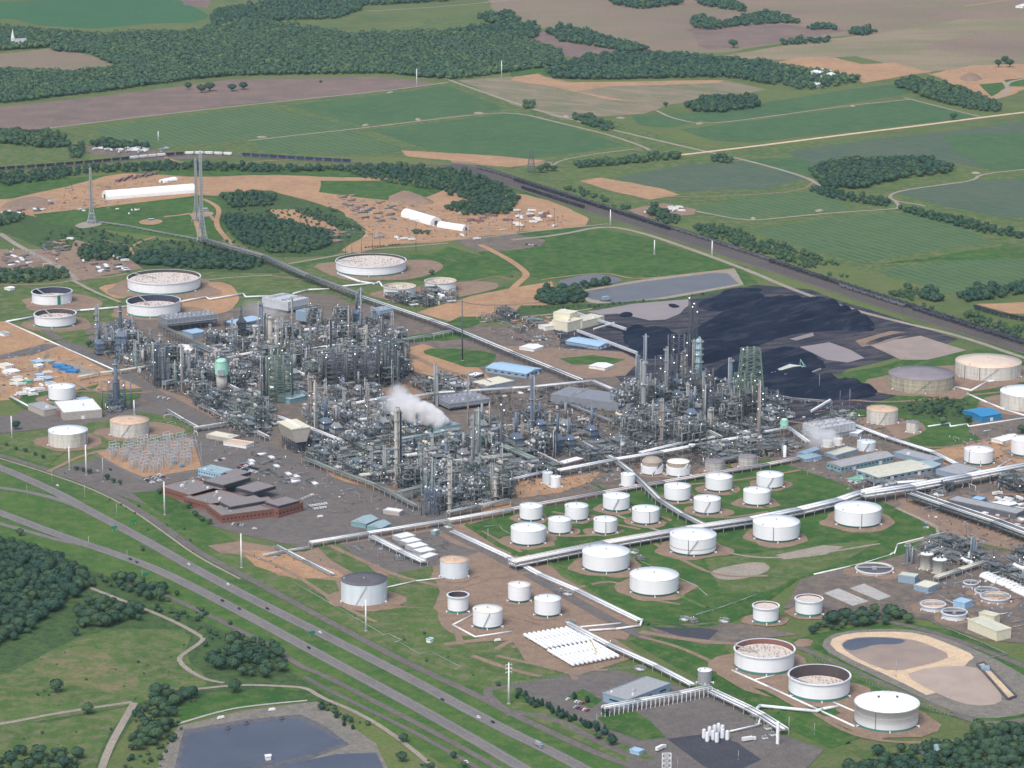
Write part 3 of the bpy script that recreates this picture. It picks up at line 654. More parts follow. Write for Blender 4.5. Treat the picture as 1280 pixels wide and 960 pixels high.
road('farm_track',[(820,246),(890,246),(1000,240),(1020,226),(1010,222)],4,M_dirt2,5)
road('farm_track',[(1234,126),(1250,122),(1262,114),(1256,104),(1280,98),(1320,96)],9,M_gravel,6)
road('farm_track',[(1160,92),(1200,104),(1240,122)],8,M_dirt,6)
road('farm_track',[(460,14),(560,8),(640,0),(700,-8)],9,M_gravel,5)
road('farm_track',[(1205,8),(1240,3),(1300,-6)],10,M_dirt,5)
road('farm_track',[(205,196),(225,204),(280,206),(340,200),(420,200)],5,M_dirt,7)
road('street',[(1000,556),(1040,570),(1090,600),(1100,606)],10,M_asph2,7)
road('street',[(1085,522),(1130,560),(1180,590)],7,M_asph2,8)
road('street',[(900,790),(960,802),(1010,812),(1060,836),(1130,868),(1200,896),(1240,908),(1320,892)],9,M_asph2,8)
road('street',[(800,790),(860,800),(920,806),(960,800)],8,M_dirt2,7)
road('street',[(640,640),(720,626),(800,608),(900,590),(960,580)],9,M_dirt2,7)
road('street',[(640,708),(760,686),(900,660),(1020,640),(1110,620)],12,M_yard,7)
road('street',[(1115,612),(1150,650),(1200,672),(1280,690)],8,M_dirt2,8)
road('street',[(620,812),(640,800),(700,792),(712,784)],6,M_dirt2,9)
road('street',[(556,806),(600,800),(640,800),(690,790)],8,M_dirt2,9)
road('street',[(1000,740),(1060,770),(1140,782),(1230,812),(1320,850)],8,M_asph2,9)
for pts,w in [([(600,664),(650,690),(700,712)],5),([(640,660),(700,672),(760,668)],6),([(690,640),(740,650),(800,662)],5),([(760,640),(820,664),(850,668)],4),([(800,668),(850,700),(900,722),(960,720)],5),
    ([(860,606),(930,600),(1000,588)],5),([(830,636),(900,650),(960,640)],5),([(900,690),(960,700),(1040,690),(1100,680)],4),([(718,736),(770,724),(790,746),(850,756)],5),([(400,676),(450,700),(500,722),(560,735)],6),
    ([(560,740),(600,726),(660,716)],6),([(600,760),(640,770),(690,784)],6),([(560,770),(572,790),(576,806)],6),([(620,820),(700,838),(760,838)],5),([(640,810),(680,800),(720,850)],5),
    ([(300,690),(360,712),(430,760),(470,778)],5),([(800,796),(860,812),(930,850),(1010,886),(1060,918),(1120,930),(1200,926)],5),([(920,850),(960,862),(1000,886)],5),([(330,344),(400,352),(440,372)],5),([(240,352),(300,346),(340,344)],4),
    ([(130,300),(180,312),(200,320)],3),([(560,374),(610,384),(700,376)],6),([(510,442),(560,466),(620,476)],7),([(1090,520),(1120,556),(1180,562),(1240,548)],6),([(1060,500),(1110,504),(1200,496),(1290,486)],6),([(870,530),(960,524),(1010,530)],6),
    ([(60,590),(110,566),(170,558)],6),([(20,500),(50,470),(60,440)],6),([(0,470),(60,492),(120,488)],6),([(90,480),(130,494),(190,490)],6),([(590,820),(640,838),(676,846)],6),([(1130,640),(1200,664),(1290,680)],5)]:
    road('dirt_track',pts,w,M_dirt2 if w != 4 else M_gravel,9,2,1.2)
# painted lines on the highway
M_line = paint('road_paint',(0.38,0.37,0.34),0.8,dirt=0.6)
def offs(pts,d):
    out = []
    for i,p in enumerate(pts):
        t = pts[min(i+1,len(pts)-1)]-pts[max(i-1,0)]; t.normalize(); out.append(p+Vector((-t.y,t.x,0))*d)
    return out
for pts in (hw1,[(-60,620),(0,641),(75,670),(160,698),(212,719),(320,775),(385,811),(495,870),(595,926),(640,953),(720,1000)]):
    c = path3(pts,0,2)
    for d in (-4.6,4.6): mb = MB(); ribbon(mb,offs(c,d),0.22,0.5); tag(mb.build('lane_marking',M_line),kind='structure')
    mb = MB(); cc = resample(c,3.0,0,False)
    for i in range(0,len(cc)-5,5): ribbon(mb,[cc[i],cc[i+1]],0.2,0.5)
    tag(mb.build('lane_marking',M_line),kind='structure')

# -- railway
RW = [(560,206),(596,214),(640,228),(700,247),(760,266),(860,298),(960,331),(1060,364),(1160,396),(1280,434),(1350,456)]
road('railway_bed',RW,46,M_rail,7,smooth=1)
RWc = path3(RW,0,1)
RW2 = [(-60,218),(0,213),(60,209),(120,204),(200,196),(240,193),(300,195),(360,199),(430,203),(500,206),(560,207)]
road('railway_bed',RW2,14,M_rail,8,smooth=1)
RW2c = path3(RW2,0,1)
for d in (-17,-12,-7,-2,3,8,13,18):
    mb = MB(); ribbon(mb,offs(RWc,d),2.4,0.46); tag(mb.build('railway_track',M_railt),kind='structure')
mb = MB(); ribbon(mb,offs(RW2c,0),2.6,0.47); tag(mb.build('railway_track',M_railt),kind='structure')

# -- relief: coke piles, spoil heaps, dikes
mound('coke_pile',[(826,440),(846,424),(880,404),(920,386),(960,378),(1010,376),(1060,386),(1098,406),(1090,416),(1040,412),(980,420),(940,436),(900,452),(860,460)],8,0.5,M_coal,4,1.5,0.5,3,ridge=10)
mound('coke_pile',[(866,380),(900,370),(940,366),(962,370),(940,380),(890,392)],8,0.5,M_coal,4,2,0.3,4)
mound('coke_pile',[(896,366),(920,362),(955,361),(950,366),(910,371)],7,0.6,M_coal,4,1.5,0.3,5)
mound('coke_pile',[(880,470),(930,446),(990,432),(1004,442),(1040,456),(1010,470),(1050,474),(1100,486),(1090,500),(1010,500),(950,500),(910,490)],7,0.4,M_coal,4,1.5,0.5,6,ridge=8)
mound('coke_pile',[(780,408),(830,412),(856,420),(840,450),(800,448),(776,424)],5,0.3,M_coal,5,1.5,0.4,7,ridge=6)
mound('coke_pile',[(772,392),(790,390),(792,396),(776,398)],4,0.5,M_coal,3,0.5,0.3,8)
mound('coke_pile',[(832,380),(846,381),(852,384),(840,386)],4,0.5,M_coal,3,0.5,0.3,9)
mound('spoil_heap',[(480,248),(500,240),(515,240),(545,252),(540,256),(500,256)],9,0.4,M_dirt2,4,1,0.3,10)
mound('spoil_heap',[(1200,96),(1210,91),(1232,98),(1220,102),(1200,101)],10,0.5,M_dirt2,5,1,0.3,11)
mound('spoil_heap',[(0,256),(30,246),(54,246),(70,256),(40,262),(0,266)],5,0.3,M_dirt2,5,1,0.3,12)
mound('spoil_heap',[(990,804),(1000,798),(1018,800),(1014,808),(996,810)],3,0.3,M_dirt2,3,0.5,0.5,13)
for pts,w,h,mm in [
    ([(584,656),(640,692),(700,708),(760,748),(812,782)],9,1.8,M_lawn),
    ([(812,782),(870,786),(930,772),(966,744),(1000,720),(1100,702),(1180,672)],8,1.6,M_lawn),
    ([(640,694),(760,672),(800,664)],7,1.5,M_lawn),([(764,700),(830,736),(884,760)],7,1.2,M_lawn2),
    ([(740,604),(790,632),(860,664)],6,1.2,M_lawn),([(880,600),(940,628),(990,648)],6,1.2,M_lawn),
    ([(640,694),(700,690)],6,1.2,M_lawn),([(1122,636),(1188,666),(1130,680)],6,1.2,M_gravel),
    ([(796,800),(880,836),(960,884),(1060,930)],8,1.5,M_lawn),([(1014,812),(1060,838),(1130,870),(1190,892)],5,1.2,M_lawn2),
    ([(1120,846),(1166,832),(1214,824)],5,1.2,M_sandpond),
    ([(540,318),(640,346)],6,1.5,M_lawn),([(56,428),(120,418)],5,1.0,M_lawn),([(100,360),(150,380)],5,1.2,M_lawn),
    ([(360,336),(440,376)],6,1.5,M_lawn2)]:
    berm('dike',pts,w,h,mm)
mound('pond_rim',[(1078,430),(1112,418),(1148,414),(1150,418),(1116,422),(1090,432)],1.5,0.5,M_coalfl,3,0.2,0.3,15)
# ================================================================ trees and woods
M_leaf = foliage_mat('leaves',(0.034,0.082,0.058),(0.110,0.165,0.066),(0.056,0.108,0.068))
M_leafd = foliage_mat('leaves_dark',(0.028,0.070,0.054),(0.085,0.138,0.062),(0.040,0.088,0.060))
M_leafl = foliage_mat('leaves_light',(0.08,0.17,0.065),(0.11,0.19,0.075),(0.07,0.14,0.06))
M_pine = foliage_mat('needles',(0.018,0.055,0.04),(0.03,0.072,0.042),(0.022,0.056,0.038))
M_bark = paint('bark',(0.10,0.08,0.06),0.9,dirt=0.5)
def icos(sub):
    import bmesh
    bm = bmesh.new(); bmesh.ops.create_icosphere(bm,subdivisions=sub,radius=1.0)
    v = np.array([x.co[:] for x in bm.verts]); f = np.array([[a.index for a in q.verts] for q in bm.faces]); bm.free(); return v,f
ICO = {k: icos(k) for k in (1,2,3)}
def crown_arrays(seed,core=2,leaves=0,leaf=0.16,conic=False,flat=0.85):
    """a unit crown: radius 1, base at z=0, top near z=2*flat; lumpy core and leaf sprays as triangles"""
    rg = np.random.default_rng(seed); v,f = ICO[core]; v = v.copy()
    lob = rg.normal(size=(7,3)); lob /= np.linalg.norm(lob,axis=1)[:,None]; lob[:,2] = np.abs(lob[:,2])*0.8
    w = (np.clip(v@lob.T,0,1)**5).max(1); n = fnoise(v[:,0]*3+v[:,2]*2,v[:,1]*3-v[:,2],1.0,seed,3)
    rad = 0.60+0.30*w+0.26*n; v = v*rad[:,None]
    if conic: t = (v[:,2]+1)/2; v[:,:2] *= np.clip(1.15-t,0.08,1)[:,None]; v[:,2] *= 1.5
    v[:,2] = (v[:,2]+0.85)*flat
    V = [v]; F = [f]; o = len(v)
    if leaves:
        d = rg.normal(size=(leaves,3)); d /= np.linalg.norm(d,axis=1)[:,None]; d[:,2] = np.where(d[:,2] < -0.3,-d[:,2],d[:,2])
        w = (np.clip(d@lob.T,0,1)**5).max(1); r = 0.62+0.40*w+rg.uniform(-0.14,0.2,leaves); c = d*r[:,None]
        if conic: t = (c[:,2]+1)/2; c[:,:2] *= np.clip(1.2-t,0.1,1)[:,None]; c[:,2] *= 1.5
        c[:,2] = (c[:,2]+0.85)*flat
        a = rg.normal(size=(leaves,3)); a /= np.linalg.norm(a,axis=1)[:,None]; a = a-(a*d).sum(1)[:,None]*d*0.6
        b = np.cross(d,a); s = leaf*rg.uniform(0.6,1.4,leaves)[:,None]
        q = np.stack([c-a*s-b*s*0.7,c+a*s-b*s*0.8,c+a*s*0.8+b*s,c-a*s*0.9+b*s*0.7],1).reshape(-1,3)
        i = np.arange(leaves)*4+o
        V.append(q); F += [np.stack([i,i+1,i+2],1),np.stack([i,i+2,i+3],1)]
    return np.concatenate(V),np.concatenate(F)
def tri_object(name,V,F,m,tint=None,smooth=False):
    me = bpy.data.meshes.new(name); me.vertices.add(len(V)); me.vertices.foreach_set('co',V.astype('f').ravel())
    me.loops.add(F.size); me.loops.foreach_set('vertex_index',F.astype('i').ravel()); me.polygons.add(len(F))
    me.polygons.foreach_set('loop_start',np.arange(0,F.size,3,dtype='i')); me.polygons.foreach_set('loop_total',np.full(len(F),3,'i'))
    me.materials.append(m); me.update(calc_edges=True)
    if tint is not None:
        at = me.attributes.new('tint','FLOAT','POINT'); at.data.foreach_set('value',tint.astype('f'))
    o = bpy.data.objects.new(name,me); COL.objects.link(o); return o
CR_far = [crown_arrays(s,2,34,0.17) for s in range(5)]
CR_mid = [crown_arrays(s+20,2,190,0.125) for s in range(5)]
CR_near = [crown_arrays(s+40,2,620,0.085) for s in range(5)]
CR_pine = [crown_arrays(s+60,2,300,0.1,True) for s in range(3)]
def scatter(poly,spacing,jit=0.45,seed=0,keep=1.0,drop=None):
    P = [G(x,y) for x,y in ext(poly)]; rg = np.random.default_rng(seed+11)
    xs = np.arange(min(p.x for p in P),max(p.x for p in P)+spacing,spacing); ys = np.arange(min(p.y for p in P),max(p.y for p in P)+spacing,spacing)
    X,Y = np.meshgrid(xs,ys); X = X+rg.uniform(-jit,jit,X.shape)*spacing; Y = Y+rg.uniform(-jit,jit,Y.shape)*spacing
    k = npinside(X,Y,P) & (rg.random(X.shape) < keep)
    if drop: k &= ~(fnoise(X,Y,drop[0],seed+5,2) < drop[1])
    return np.stack([X[k],Y[k]],1)
def forest(polys,spacing,size,m,crowns,label,cat='woods',name='woodland',seed=0,keep=1.0,drop=None):
    if not isinstance(polys[0][0],(list,tuple)): polys = [polys]
    pts = np.concatenate([scatter(p,spacing,0.45,seed+i,keep,drop) for i,p in enumerate(polys)]); rg = np.random.default_rng(seed)
    n = len(pts); which = rg.integers(0,len(crowns),n); VV = []; FF = []; TT = []; o = 0
    tt = rg.random(n)
    for c in range(len(crowns)):
        k = np.where(which == c)[0]
        if not len(k): continue
        v,f = crowns[c]; s = size[0]*0.72+(size[1]*1.1-size[0]*0.72)*rg.beta(1.6,2.2,len(k)); a = rg.uniform(0,6.28,len(k)); h = rg.uniform(0.85,1.35,len(k))
        ca,sa = np.cos(a),np.sin(a)
        x = (v[None,:,0]*ca[:,None]-v[None,:,1]*sa[:,None])*s[:,None]+pts[k,0][:,None]
        y = (v[None,:,0]*sa[:,None]+v[None,:,1]*ca[:,None])*s[:,None]+pts[k,1][:,None]
        z = v[None,:,2]*(s*h)[:,None]-0.1
        VV.append(np.stack([x,y,z],-1).reshape(-1,3)); off = (np.arange(len(k))*len(v)+o)[:,None,None]
        FF.append((f[None]+off).reshape(-1,3)); TT.append(np.repeat(tt[k],len(v))); o += len(k)*len(v)
    ob = tri_object(name,np.concatenate(VV),np.concatenate(FF),m,np.concatenate(TT))
    return tag(ob,label,cat,None,'stuff')

forest([[(60,64),(100,46),(250,42),(262,32),(330,28),(440,46),(530,42),(600,44),(640,46),(672,56),(705,68),(700,82),(640,90),(600,96),(560,100),(480,92),(350,94),(290,95),(240,100),(120,116),(0,130),(-60,132),(-60,92),(0,90),(60,92),(90,92),(152,86),(110,67)],
        [(-60,36),(0,35),(60,41),(104,46),(60,60),(0,64),(-60,64)]],9.5,(5.5,9),M_leaf,CR_far,
       'broad deciduous wood filling the upper left behind the ploughed field',seed=1)
forest([[(262,22),(280,12),(330,6),(400,-8),(460,-2),(450,14),(420,24),(330,27),(266,30)],[(400,-16),(640,-16),(560,2),(450,8)],[(600,34),(640,30),(645,44),(560,40)]],12,(6,9),M_leafd,CR_far,'dark distant wood along the upper edge left of the brown hills',seed=2)
forest([[(684,42),(705,34),(735,42),(770,52),(812,64),(780,66),(740,58),(700,52)],[(640,34),(672,32),(672,48),(640,50)],[(595,22),(640,18),(650,30),(610,30)]],12,(7,10),M_leafd,CR_far,'narrow belt of trees between two brown hill fields',seed=3)
forest([[(680,88),(720,76),(760,70),(840,70),(960,80),(985,86),(1000,100),(960,106),(930,100),(900,97),(760,100),(692,99)]],11,(6,9.5),M_leafd,CR_far,'long dark wood above the weedy field at upper right',seed=4)
forest([[(962,82),(1010,88),(1072,98),(1072,103),(1010,114),(966,106)]],13,(6,9),M_leaf,CR_far,'wood around the white farm buildings beside the sandy pit',seed=5,keep=0.75)
forest([[(760,0),(850,-10),(852,6),(800,12),(766,6)],[(850,-8),(930,8),(932,16),(880,8)]],13,(7,10),M_leafd,CR_far,'dark grove at the very top above the brown hills',seed=6)
forest([[(862,26),(880,22),(900,30),(960,16),(1002,30),(960,30),(920,34),(890,38),(866,35)],[(1008,34),(1040,33),(1046,38),(1010,38)],[(1056,42),(1074,37),(1100,40),(1080,45)],[(974,54),(1000,52),(1040,50),(1036,54),(980,57)]],12,(6,9),M_leafd,CR_far,'ragged hedgerow trees crossing the brown hills',seed=7)
forest([[(857,134),(880,123),(940,123),(952,134),(900,141),(865,140)]],10,(5.5,8),M_leafd,CR_mid,'compact oval grove standing between green crop fields',seed=8)
forest([[(1116,108),(1140,100),(1200,112),(1250,134),(1248,141),(1210,137),(1160,124)]],10,(5.5,8.5),M_leaf,CR_mid,'tree belt below the sandy pit at upper right',seed=9)
forest([[(1013,214),(1050,203),(1150,200),(1190,210),(1188,217),(1130,223),(1080,236),(1030,236)]],9,(5,8),M_leafd,CR_mid,'dense rectangular plantation between crop fields at right',seed=10)
forest([[(1016,234),(1060,243),(1116,254),(1108,259),(1040,249),(1014,240)],[(1124,261),(1180,270),(1240,286),(1290,296),(1290,301),(1230,292),(1170,276),(1126,265)]],8,(3.5,5.5),M_leafd,CR_mid,'low dark tree row running to the right edge between crop fields','trees',seed=11)
forest([[(712,147),(740,146),(768,160),(760,165),(730,156)],[(718,206),(760,203),(850,193),(852,199),(780,206),(722,211)],[(890,197),(916,199),(916,205),(892,203)],[(654,130),(668,130),(666,136),(655,136)]],9,(4.5,7),M_leaf,CR_mid,'small tree rows beside the crossing country lanes','trees',seed=12)
forest([[(-60,165),(0,164),(75,171),(88,184),(60,186),(0,180),(-60,180)],[(88,186),(104,184),(102,198),(90,198)]],10,(5,8),M_leaf,CR_mid,'trees along the left edge below the ploughed field',seed=13)
forest([[(112,180),(130,178),(186,183),(186,187),(120,185)]],9,(5.5,7.5),M_leafd,CR_mid,'short tree row above the pale storage yard at upper left','trees',seed=14)
forest([[(-60,220),(0,218),(100,211),(200,205),(320,208),(420,210),(470,208),(520,210),(580,216),(600,222),(640,240),(650,250),(640,262),(600,256),(560,244),(520,230),(440,214),(340,216),(230,213),(120,217),(60,226),(0,234),(-60,238)]],9,(3.5,6.5),M_leafd,CR_mid,'scrubby wood between the curving railway and the sandy storage yards',seed=15,keep=0.8)
forest([[(550,260),(600,250),(640,258),(640,268),(580,270)]],9,(4.5,7),M_leafd,CR_mid,'thicket behind the white hooped tents',seed=16)
forest([[(700,236),(820,276),(960,320),(1100,366),(1280,424),(1280,414),(1160,374),(1140,360),(1060,334),(960,302),(880,276),(840,264),(800,264),(720,236)]],8,(2.5,5),M_leaf,CR_mid,'shrubby belt on the far side of the railway','shrubs',seed=17,keep=0.75,drop=(60,-0.15))
forest([[(806,268),(816,262),(840,272),(836,278)],[(1198,372),(1222,362),(1290,356),(1290,366),(1230,376),(1205,378)],[(1150,372),(1160,364),(1180,374),(1170,380)]],9,(5,7.5),M_leafd,CR_mid,'taller trees beyond the railway beside the crop fields','trees',seed=18)
forest([[(670,376),(680,364),(720,361),(733,370),(728,379),(690,382)],[(728,358),(760,352),(762,356),(732,362)]],8,(5,7.5),M_leafd,CR_near,'dark green grove beside the grey settling pond',seed=19)
forest([[(276,248),(300,242),(345,246),(340,258),(290,260)],[(274,272),(300,270),(360,278),(410,292),(415,306),(380,318),(340,317),(300,304)]],9,(4,6.5),M_leafd,CR_mid,'thickets right of the tall twin flare towers',seed=20)
forest([[(164,322),(200,314),(280,318),(330,330),(320,338),(240,337),(170,331)],[(98,312),(130,308),(165,314),(160,325),(100,327)]],9,(4,6.5),M_leafd,CR_mid,'thicket between the flare road and the broad open-topped tank',seed=21)
forest([[(-60,342),(0,340),(80,338),(90,346),(60,352),(0,356),(-60,356)],[(-60,276),(0,270),(30,270),(28,278),(-10,284)]],9,(4,6.5),M_leaf,CR_mid,'groves at the left edge above the open tanks',seed=22)
forest([[(365,262),(410,271),(455,288),(430,288),(385,272)],[(430,212),(560,236),(540,238),(450,222)],[(510,288),(542,290),(540,294),(512,293)]],8,(2.5,4.5),M_leaf,CR_mid,'thin scrub strips among the sandy storage yards','scrub',seed=23)
forest([[(110,284),(180,300),(300,302),(330,324),(200,312),(110,312),(50,306),(60,290)],[(290,262),(420,262),(440,300),(340,300)]],11,(1.5,3.2),M_leafd,CR_mid,'scattered bushes on the rough grass below the flare towers','scrub',name='bush_scatter',seed=24,keep=0.55)
forest([[(1130,502),(1200,496),(1214,508),(1210,524),(1150,522),(1128,510)]],7,(1.5,3.4),M_leaf,CR_mid,'bushes left of the bright blue shed','shrubs',seed=25,keep=0.7)
forest([[(650,384),(740,382),(830,375),(930,360),(870,370),(790,381),(700,388)]],7,(1.2,2.6),M_leafd,CR_mid,'low bushes on the bank between settling pond and coke yard','shrubs',seed=26,keep=0.7)
forest([[(-60,672),(0,676),(60,696),(106,718),(118,732),(104,744),(60,770),(30,796),(0,812),(-60,836)]],8.6,(5,7.6),M_leafd,CR_near,'dense deciduous wood at the lower left corner beside the highway',seed=27)
forest([[(150,722),(200,744),(300,792),(340,812),(320,812),(240,776),(160,740)],[(400,872),(480,916),(560,966),(540,970),(460,916),(400,884)]],6,(1.2,3.0),M_leaf,CR_near,'brush lining the narrow frontage lane below the highway','shrubs',seed=28,keep=0.7,drop=(40,-0.1))
forest([[(1040,1000),(1050,968),(1100,950),(1150,954),(1200,930),(1216,914),(1280,912),(1340,915),(1340,1000)]],8.5,(4.5,7),M_leafd,CR_near,'wood in the lower right corner',seed=29)

forest([[(20,830),(100,800),(250,800),(240,850),(170,880),(40,890)],[(-20,920),(150,900),(110,960),(-20,960)],[(60,580),(200,640),(320,720),(300,730),(150,650)],[(440,770),(560,800),(600,850),(520,826)],[(820,812),(900,850),(1000,890),(1040,930),(960,896)]],17,(0.7,1.8),M_leaf,CR_mid,'low shrubs dotted over the meadows and verges','scrub',name='bush_scatter',seed=30,keep=0.3)
forest([[(120,700),(330,800),(360,830),(250,800),(200,770)],[(240,800),(260,850),(300,856),(380,850),(420,880),(350,852)],[(170,880),(250,872),(200,960),(150,980)]],7,(1.2,3.4),M_leafd,CR_mid,'brush filling the strip between meadow and lane','shrubs',name='bush_scatter',seed=31,keep=0.6,drop=(30,0.0))
# single trees: trunk and crown, copied
def make_tree(i,m,arrs,trunk_h,nm='tree',conic=False):
    r = thing(nm,(0,0,0),0,'tree','tree')
    mb = MB(); mb.cyl((0,0,0),(0,0,trunk_h+0.5),0.075,0.05,7)
    for k in range(3):
        a = k*2.1+i; mb.cyl((0,0,trunk_h*0.8),(math.cos(a)*0.4,math.sin(a)*0.4,trunk_h+0.6),0.04,0.02,5)
    mb.build('trunk',M_bark,r)
    v,f = arrs; v = v.copy(); v[:,2] += trunk_h*0.7
    tri_object('crown',v,f,m).parent = r
    return r
T_round = [kit(make_tree(i,m,CR_near[i],0.35,'deciduous_tree')) for i,m in enumerate((M_leaf,M_leafd,M_leaf,M_leafl))]
T_pine = [kit(make_tree(i,M_pine,CR_pine[i],0.15,'conifer_tree')) for i in range(2)]
NT = [0]
rt = random.Random(3)
def trees_at(kits,pts,rng,label,group=None,unique=True):
    out = []
    for i,(x,y) in enumerate(pts):
        s = rt.uniform(*rng); k = rt.choice(kits); NT[0] += 1
        out.append(k.put(G(x,y),rt.uniform(0,6.28),label[i] if isinstance(label,list) else label,group,(s,s*rt.uniform(0.9,1.1),s*rt.uniform(0.9,1.25))))
    return out
def grove(kits,poly,spacing,rng,label,group,seed=0,keep=0.9,cap=60):
    kits = T_round[:3]+[T_round[1]]
    for n,(x,y) in enumerate(scatter(poly,spacing*1.06,0.45,seed,keep)[:cap]):
        s = rt.uniform(rng[0]*0.62,rng[1]*1.1); NT[0] += 1
        rt.choice(kits).put((x,y,0),rt.uniform(0,6.28),label,group,(s,s*rt.uniform(0.9,1.1),s*rt.uniform(0.9,1.25)))
grove(T_round[:2],[(92,762),(132,750),(180,768),(176,782),(122,787),(96,790)],9.5,(4.5,6.5),'leafy tree in the clump above the dry meadow','trees above the dry meadow',1)
grove(T_round,[(112,722),(160,722),(206,744),(200,756),(150,740)],10,(4,6),'leafy tree beside the frontage lane above the meadow path','trees beside the frontage lane',2)
grove(T_round[:2],[(250,826),(286,806),(340,806),(358,828),(350,848),(320,848),(258,838)],9,(4.5,6.5),'leafy tree in the grove right of the winding path','trees right of the winding path',3)
grove(T_round[:2],[(176,890),(200,870),(242,872),(222,908),(196,930),(160,956)],9.5,(4.5,6.5),'leafy tree left of the near pond','trees left of the near pond',4)
grove(T_round,[(-10,962),(30,934),(100,944),(94,966),(40,985)],10,(4,6),'leafy tree in the lower left corner meadow','trees in the lower left corner',5)
grove(T_round,[(1000,796),(1030,780),(1080,766),(1130,770),(1136,780),(1090,785),(1040,790)],8.5,(4,6),'leafy tree in the row above the tan lagoon','trees above the tan lagoon',6,0.95)
grove(T_round,[(1090,945),(1150,938),(1180,932),(1170,946),(1100,955)],10,(4,5.5),'leafy tree in front of the tank with the domed roof','trees in front of the domed tank',7)
grove(T_round[:2],[(186,880),(184,860),(246,868),(244,874)],10,(4.5,6),'leafy tree beside the junction of two dirt paths','trees at the path junction',8)
trees_at([T_round[1]],[(70,866)],(6.0,6.2),'lone round tree standing in the dry meadow at lower left')
trees_at([T_round[0]],[(109,893)],(5.4,5.6),'tree overhanging the pale dirt path at lower left')
trees_at([T_round[0]],[(293,866)],(6.2,6.4),'spreading tree over the path above the near pond')
trees_at([T_round[1]],[(47,870)],(1.5,1.6),'tiny bush left of the lone round meadow tree')
trees_at([T_round[1]],[(25,670)],(4.2,4.4),'round bush beside the highway ramp at the left edge')
trees_at([T_round[1]],[(94,795)],(4.0,4.2),'round tree at the tip of the clump above the meadow')
trees_at([T_round[1]],[(221,745)],(2.6,2.8),'bush on the lane verge above the winding path')
trees_at([T_round[2]],[(178,689)],(2.6,2.8),'lone bush on the grass between the highway carriageways')
trees_at([T_round[1]],[(402,888)],(3.4,3.5),'rounded tree at the corner of the pond bank')
trees_at(T_pine,[(403,885),(420,898),(430,902),(441,912),(430,908)],(2.6,3.4),'small dark conifer on the pond bank beside the lane','conifers on the pond bank')
trees_at([T_round[1]],[(504,928)],(4.2,4.4),'tree between two lanes at the lower edge')
trees_at([T_round[1]],[(502,952)],(4.6,4.8),'dark tree right of the lower pond')
trees_at([T_round[1]],[(567,948),(580,960),(532,962)],(2.6,3.4),'bush in the brushy strip at the lower edge','bushes in the brushy strip')
row = []
for i in range(34):
    t = i/33; row.append((646+t*118+rt.uniform(-4,4),872+t*50+rt.uniform(-3,3)))
trees_at(T_pine+[T_round[1]],row,(2.6,3.8),'dark evergreen in the screening row beside the loading yard','evergreens in the screening row')
trees_at([T_round[1]],[(765,932)],(4.6,4.7),'large rounded tree ending the evergreen screening row')
trees_at([T_round[1]],[(748,924)],(3.4,3.5),'rounded tree next to the end of the screening row')
trees_at([T_pine[0]],[(718,874)],(3.4,3.5),'left of two small conifers on the loading yard lawn')
trees_at([T_pine[1]],[(734,879)],(3.6,3.7),'right of two small conifers on the loading yard lawn')
trees_at([T_round[1]],[(757,895)],(4,4.1),'round tree at the end of the blue-ended shed')
trees_at([T_round[1]],[(623,858)],(2.6,2.7),'dark bush beside the crossarmed pole on the frontage road')
trees_at([T_round[1]],[(1172,518)],(8.0,8.2),'big round tree left of the bright blue shed')
trees_at([T_round[0]],[(1178,532)],(5.6,5.8),'round tree in front of the big tree by the blue shed')
trees_at([T_round[1]],[(1210,528)],(5.0,5.1),'round tree touching the bright blue shed')
trees_at([T_round[1]],[(1200,518)],(4.4,4.5),'tree behind the left end of the bright blue shed')
trees_at([T_round[1]],[(1278,542)],(6,6.1),'dark tree at the right edge behind a white tank')
trees_at([T_round[0]],[(540,344)],(4.6,4.7),'lone tree behind the small tan-rimmed tanks')
trees_at([T_round[1]],[(20,537)],(5.4,5.5),'dark cone-shaped tree by the white pole at the left edge')
trees_at([T_round[1]],[(235,112),(252,116),(262,114),(290,114),(304,112)],(8,11),'round tree standing in the ploughed field','trees standing in the ploughed field')
trees_at([T_round[1]],[(401,104)],(4,4.1),'small lone tree near the middle of the ploughed field')
trees_at([T_round[1]],[(917,60)],(11,11.1),'lone dark tree on the brown hills')
trees_at([T_round[1]],[(832,134)],(5,5.1),'lone bush left of the oval grove')
trees_at([T_round[1]],[(1192,150)],(7,7.1),'bush beside the tan country road at right')
trees_at([T_round[1]],[(684,214),(676,216),(692,214)],(6,8),'tree in the clump right of the lattice pylon','trees right of the pylon')
trees_at([T_round[1]],[(1256,80),(1248,84),(1262,84)],(8,10),'dark tree on the rim of the sandy pit','trees on the pit rim')
trees_at([T_round[1]],[(120,400),(111,434)],(4,4.5),['bush beside the pipe left of the process units','bush left of the first slim columns'])
hd = [(-20,552),(-5,556),(8,558),(20,563),(32,566),(44,570),(54,574)]
trees_at([T_round[1]],hd,(2.4,3.0),'clipped dark bush in the row above the left frontage road','bushes above the left frontage road')
trees_at([T_round[1]],[(96,588),(104,590),(112,592),(134,600),(142,604),(150,606)],(2.6,3.4),'dark bush under the white transmission poles','bushes under the white poles')
trees_at([T_round[1]],[(236,636),(244,646),(252,652),(262,656),(200,618)],(3,4.2),'green bush against the brick office wall','bushes against the brick office')
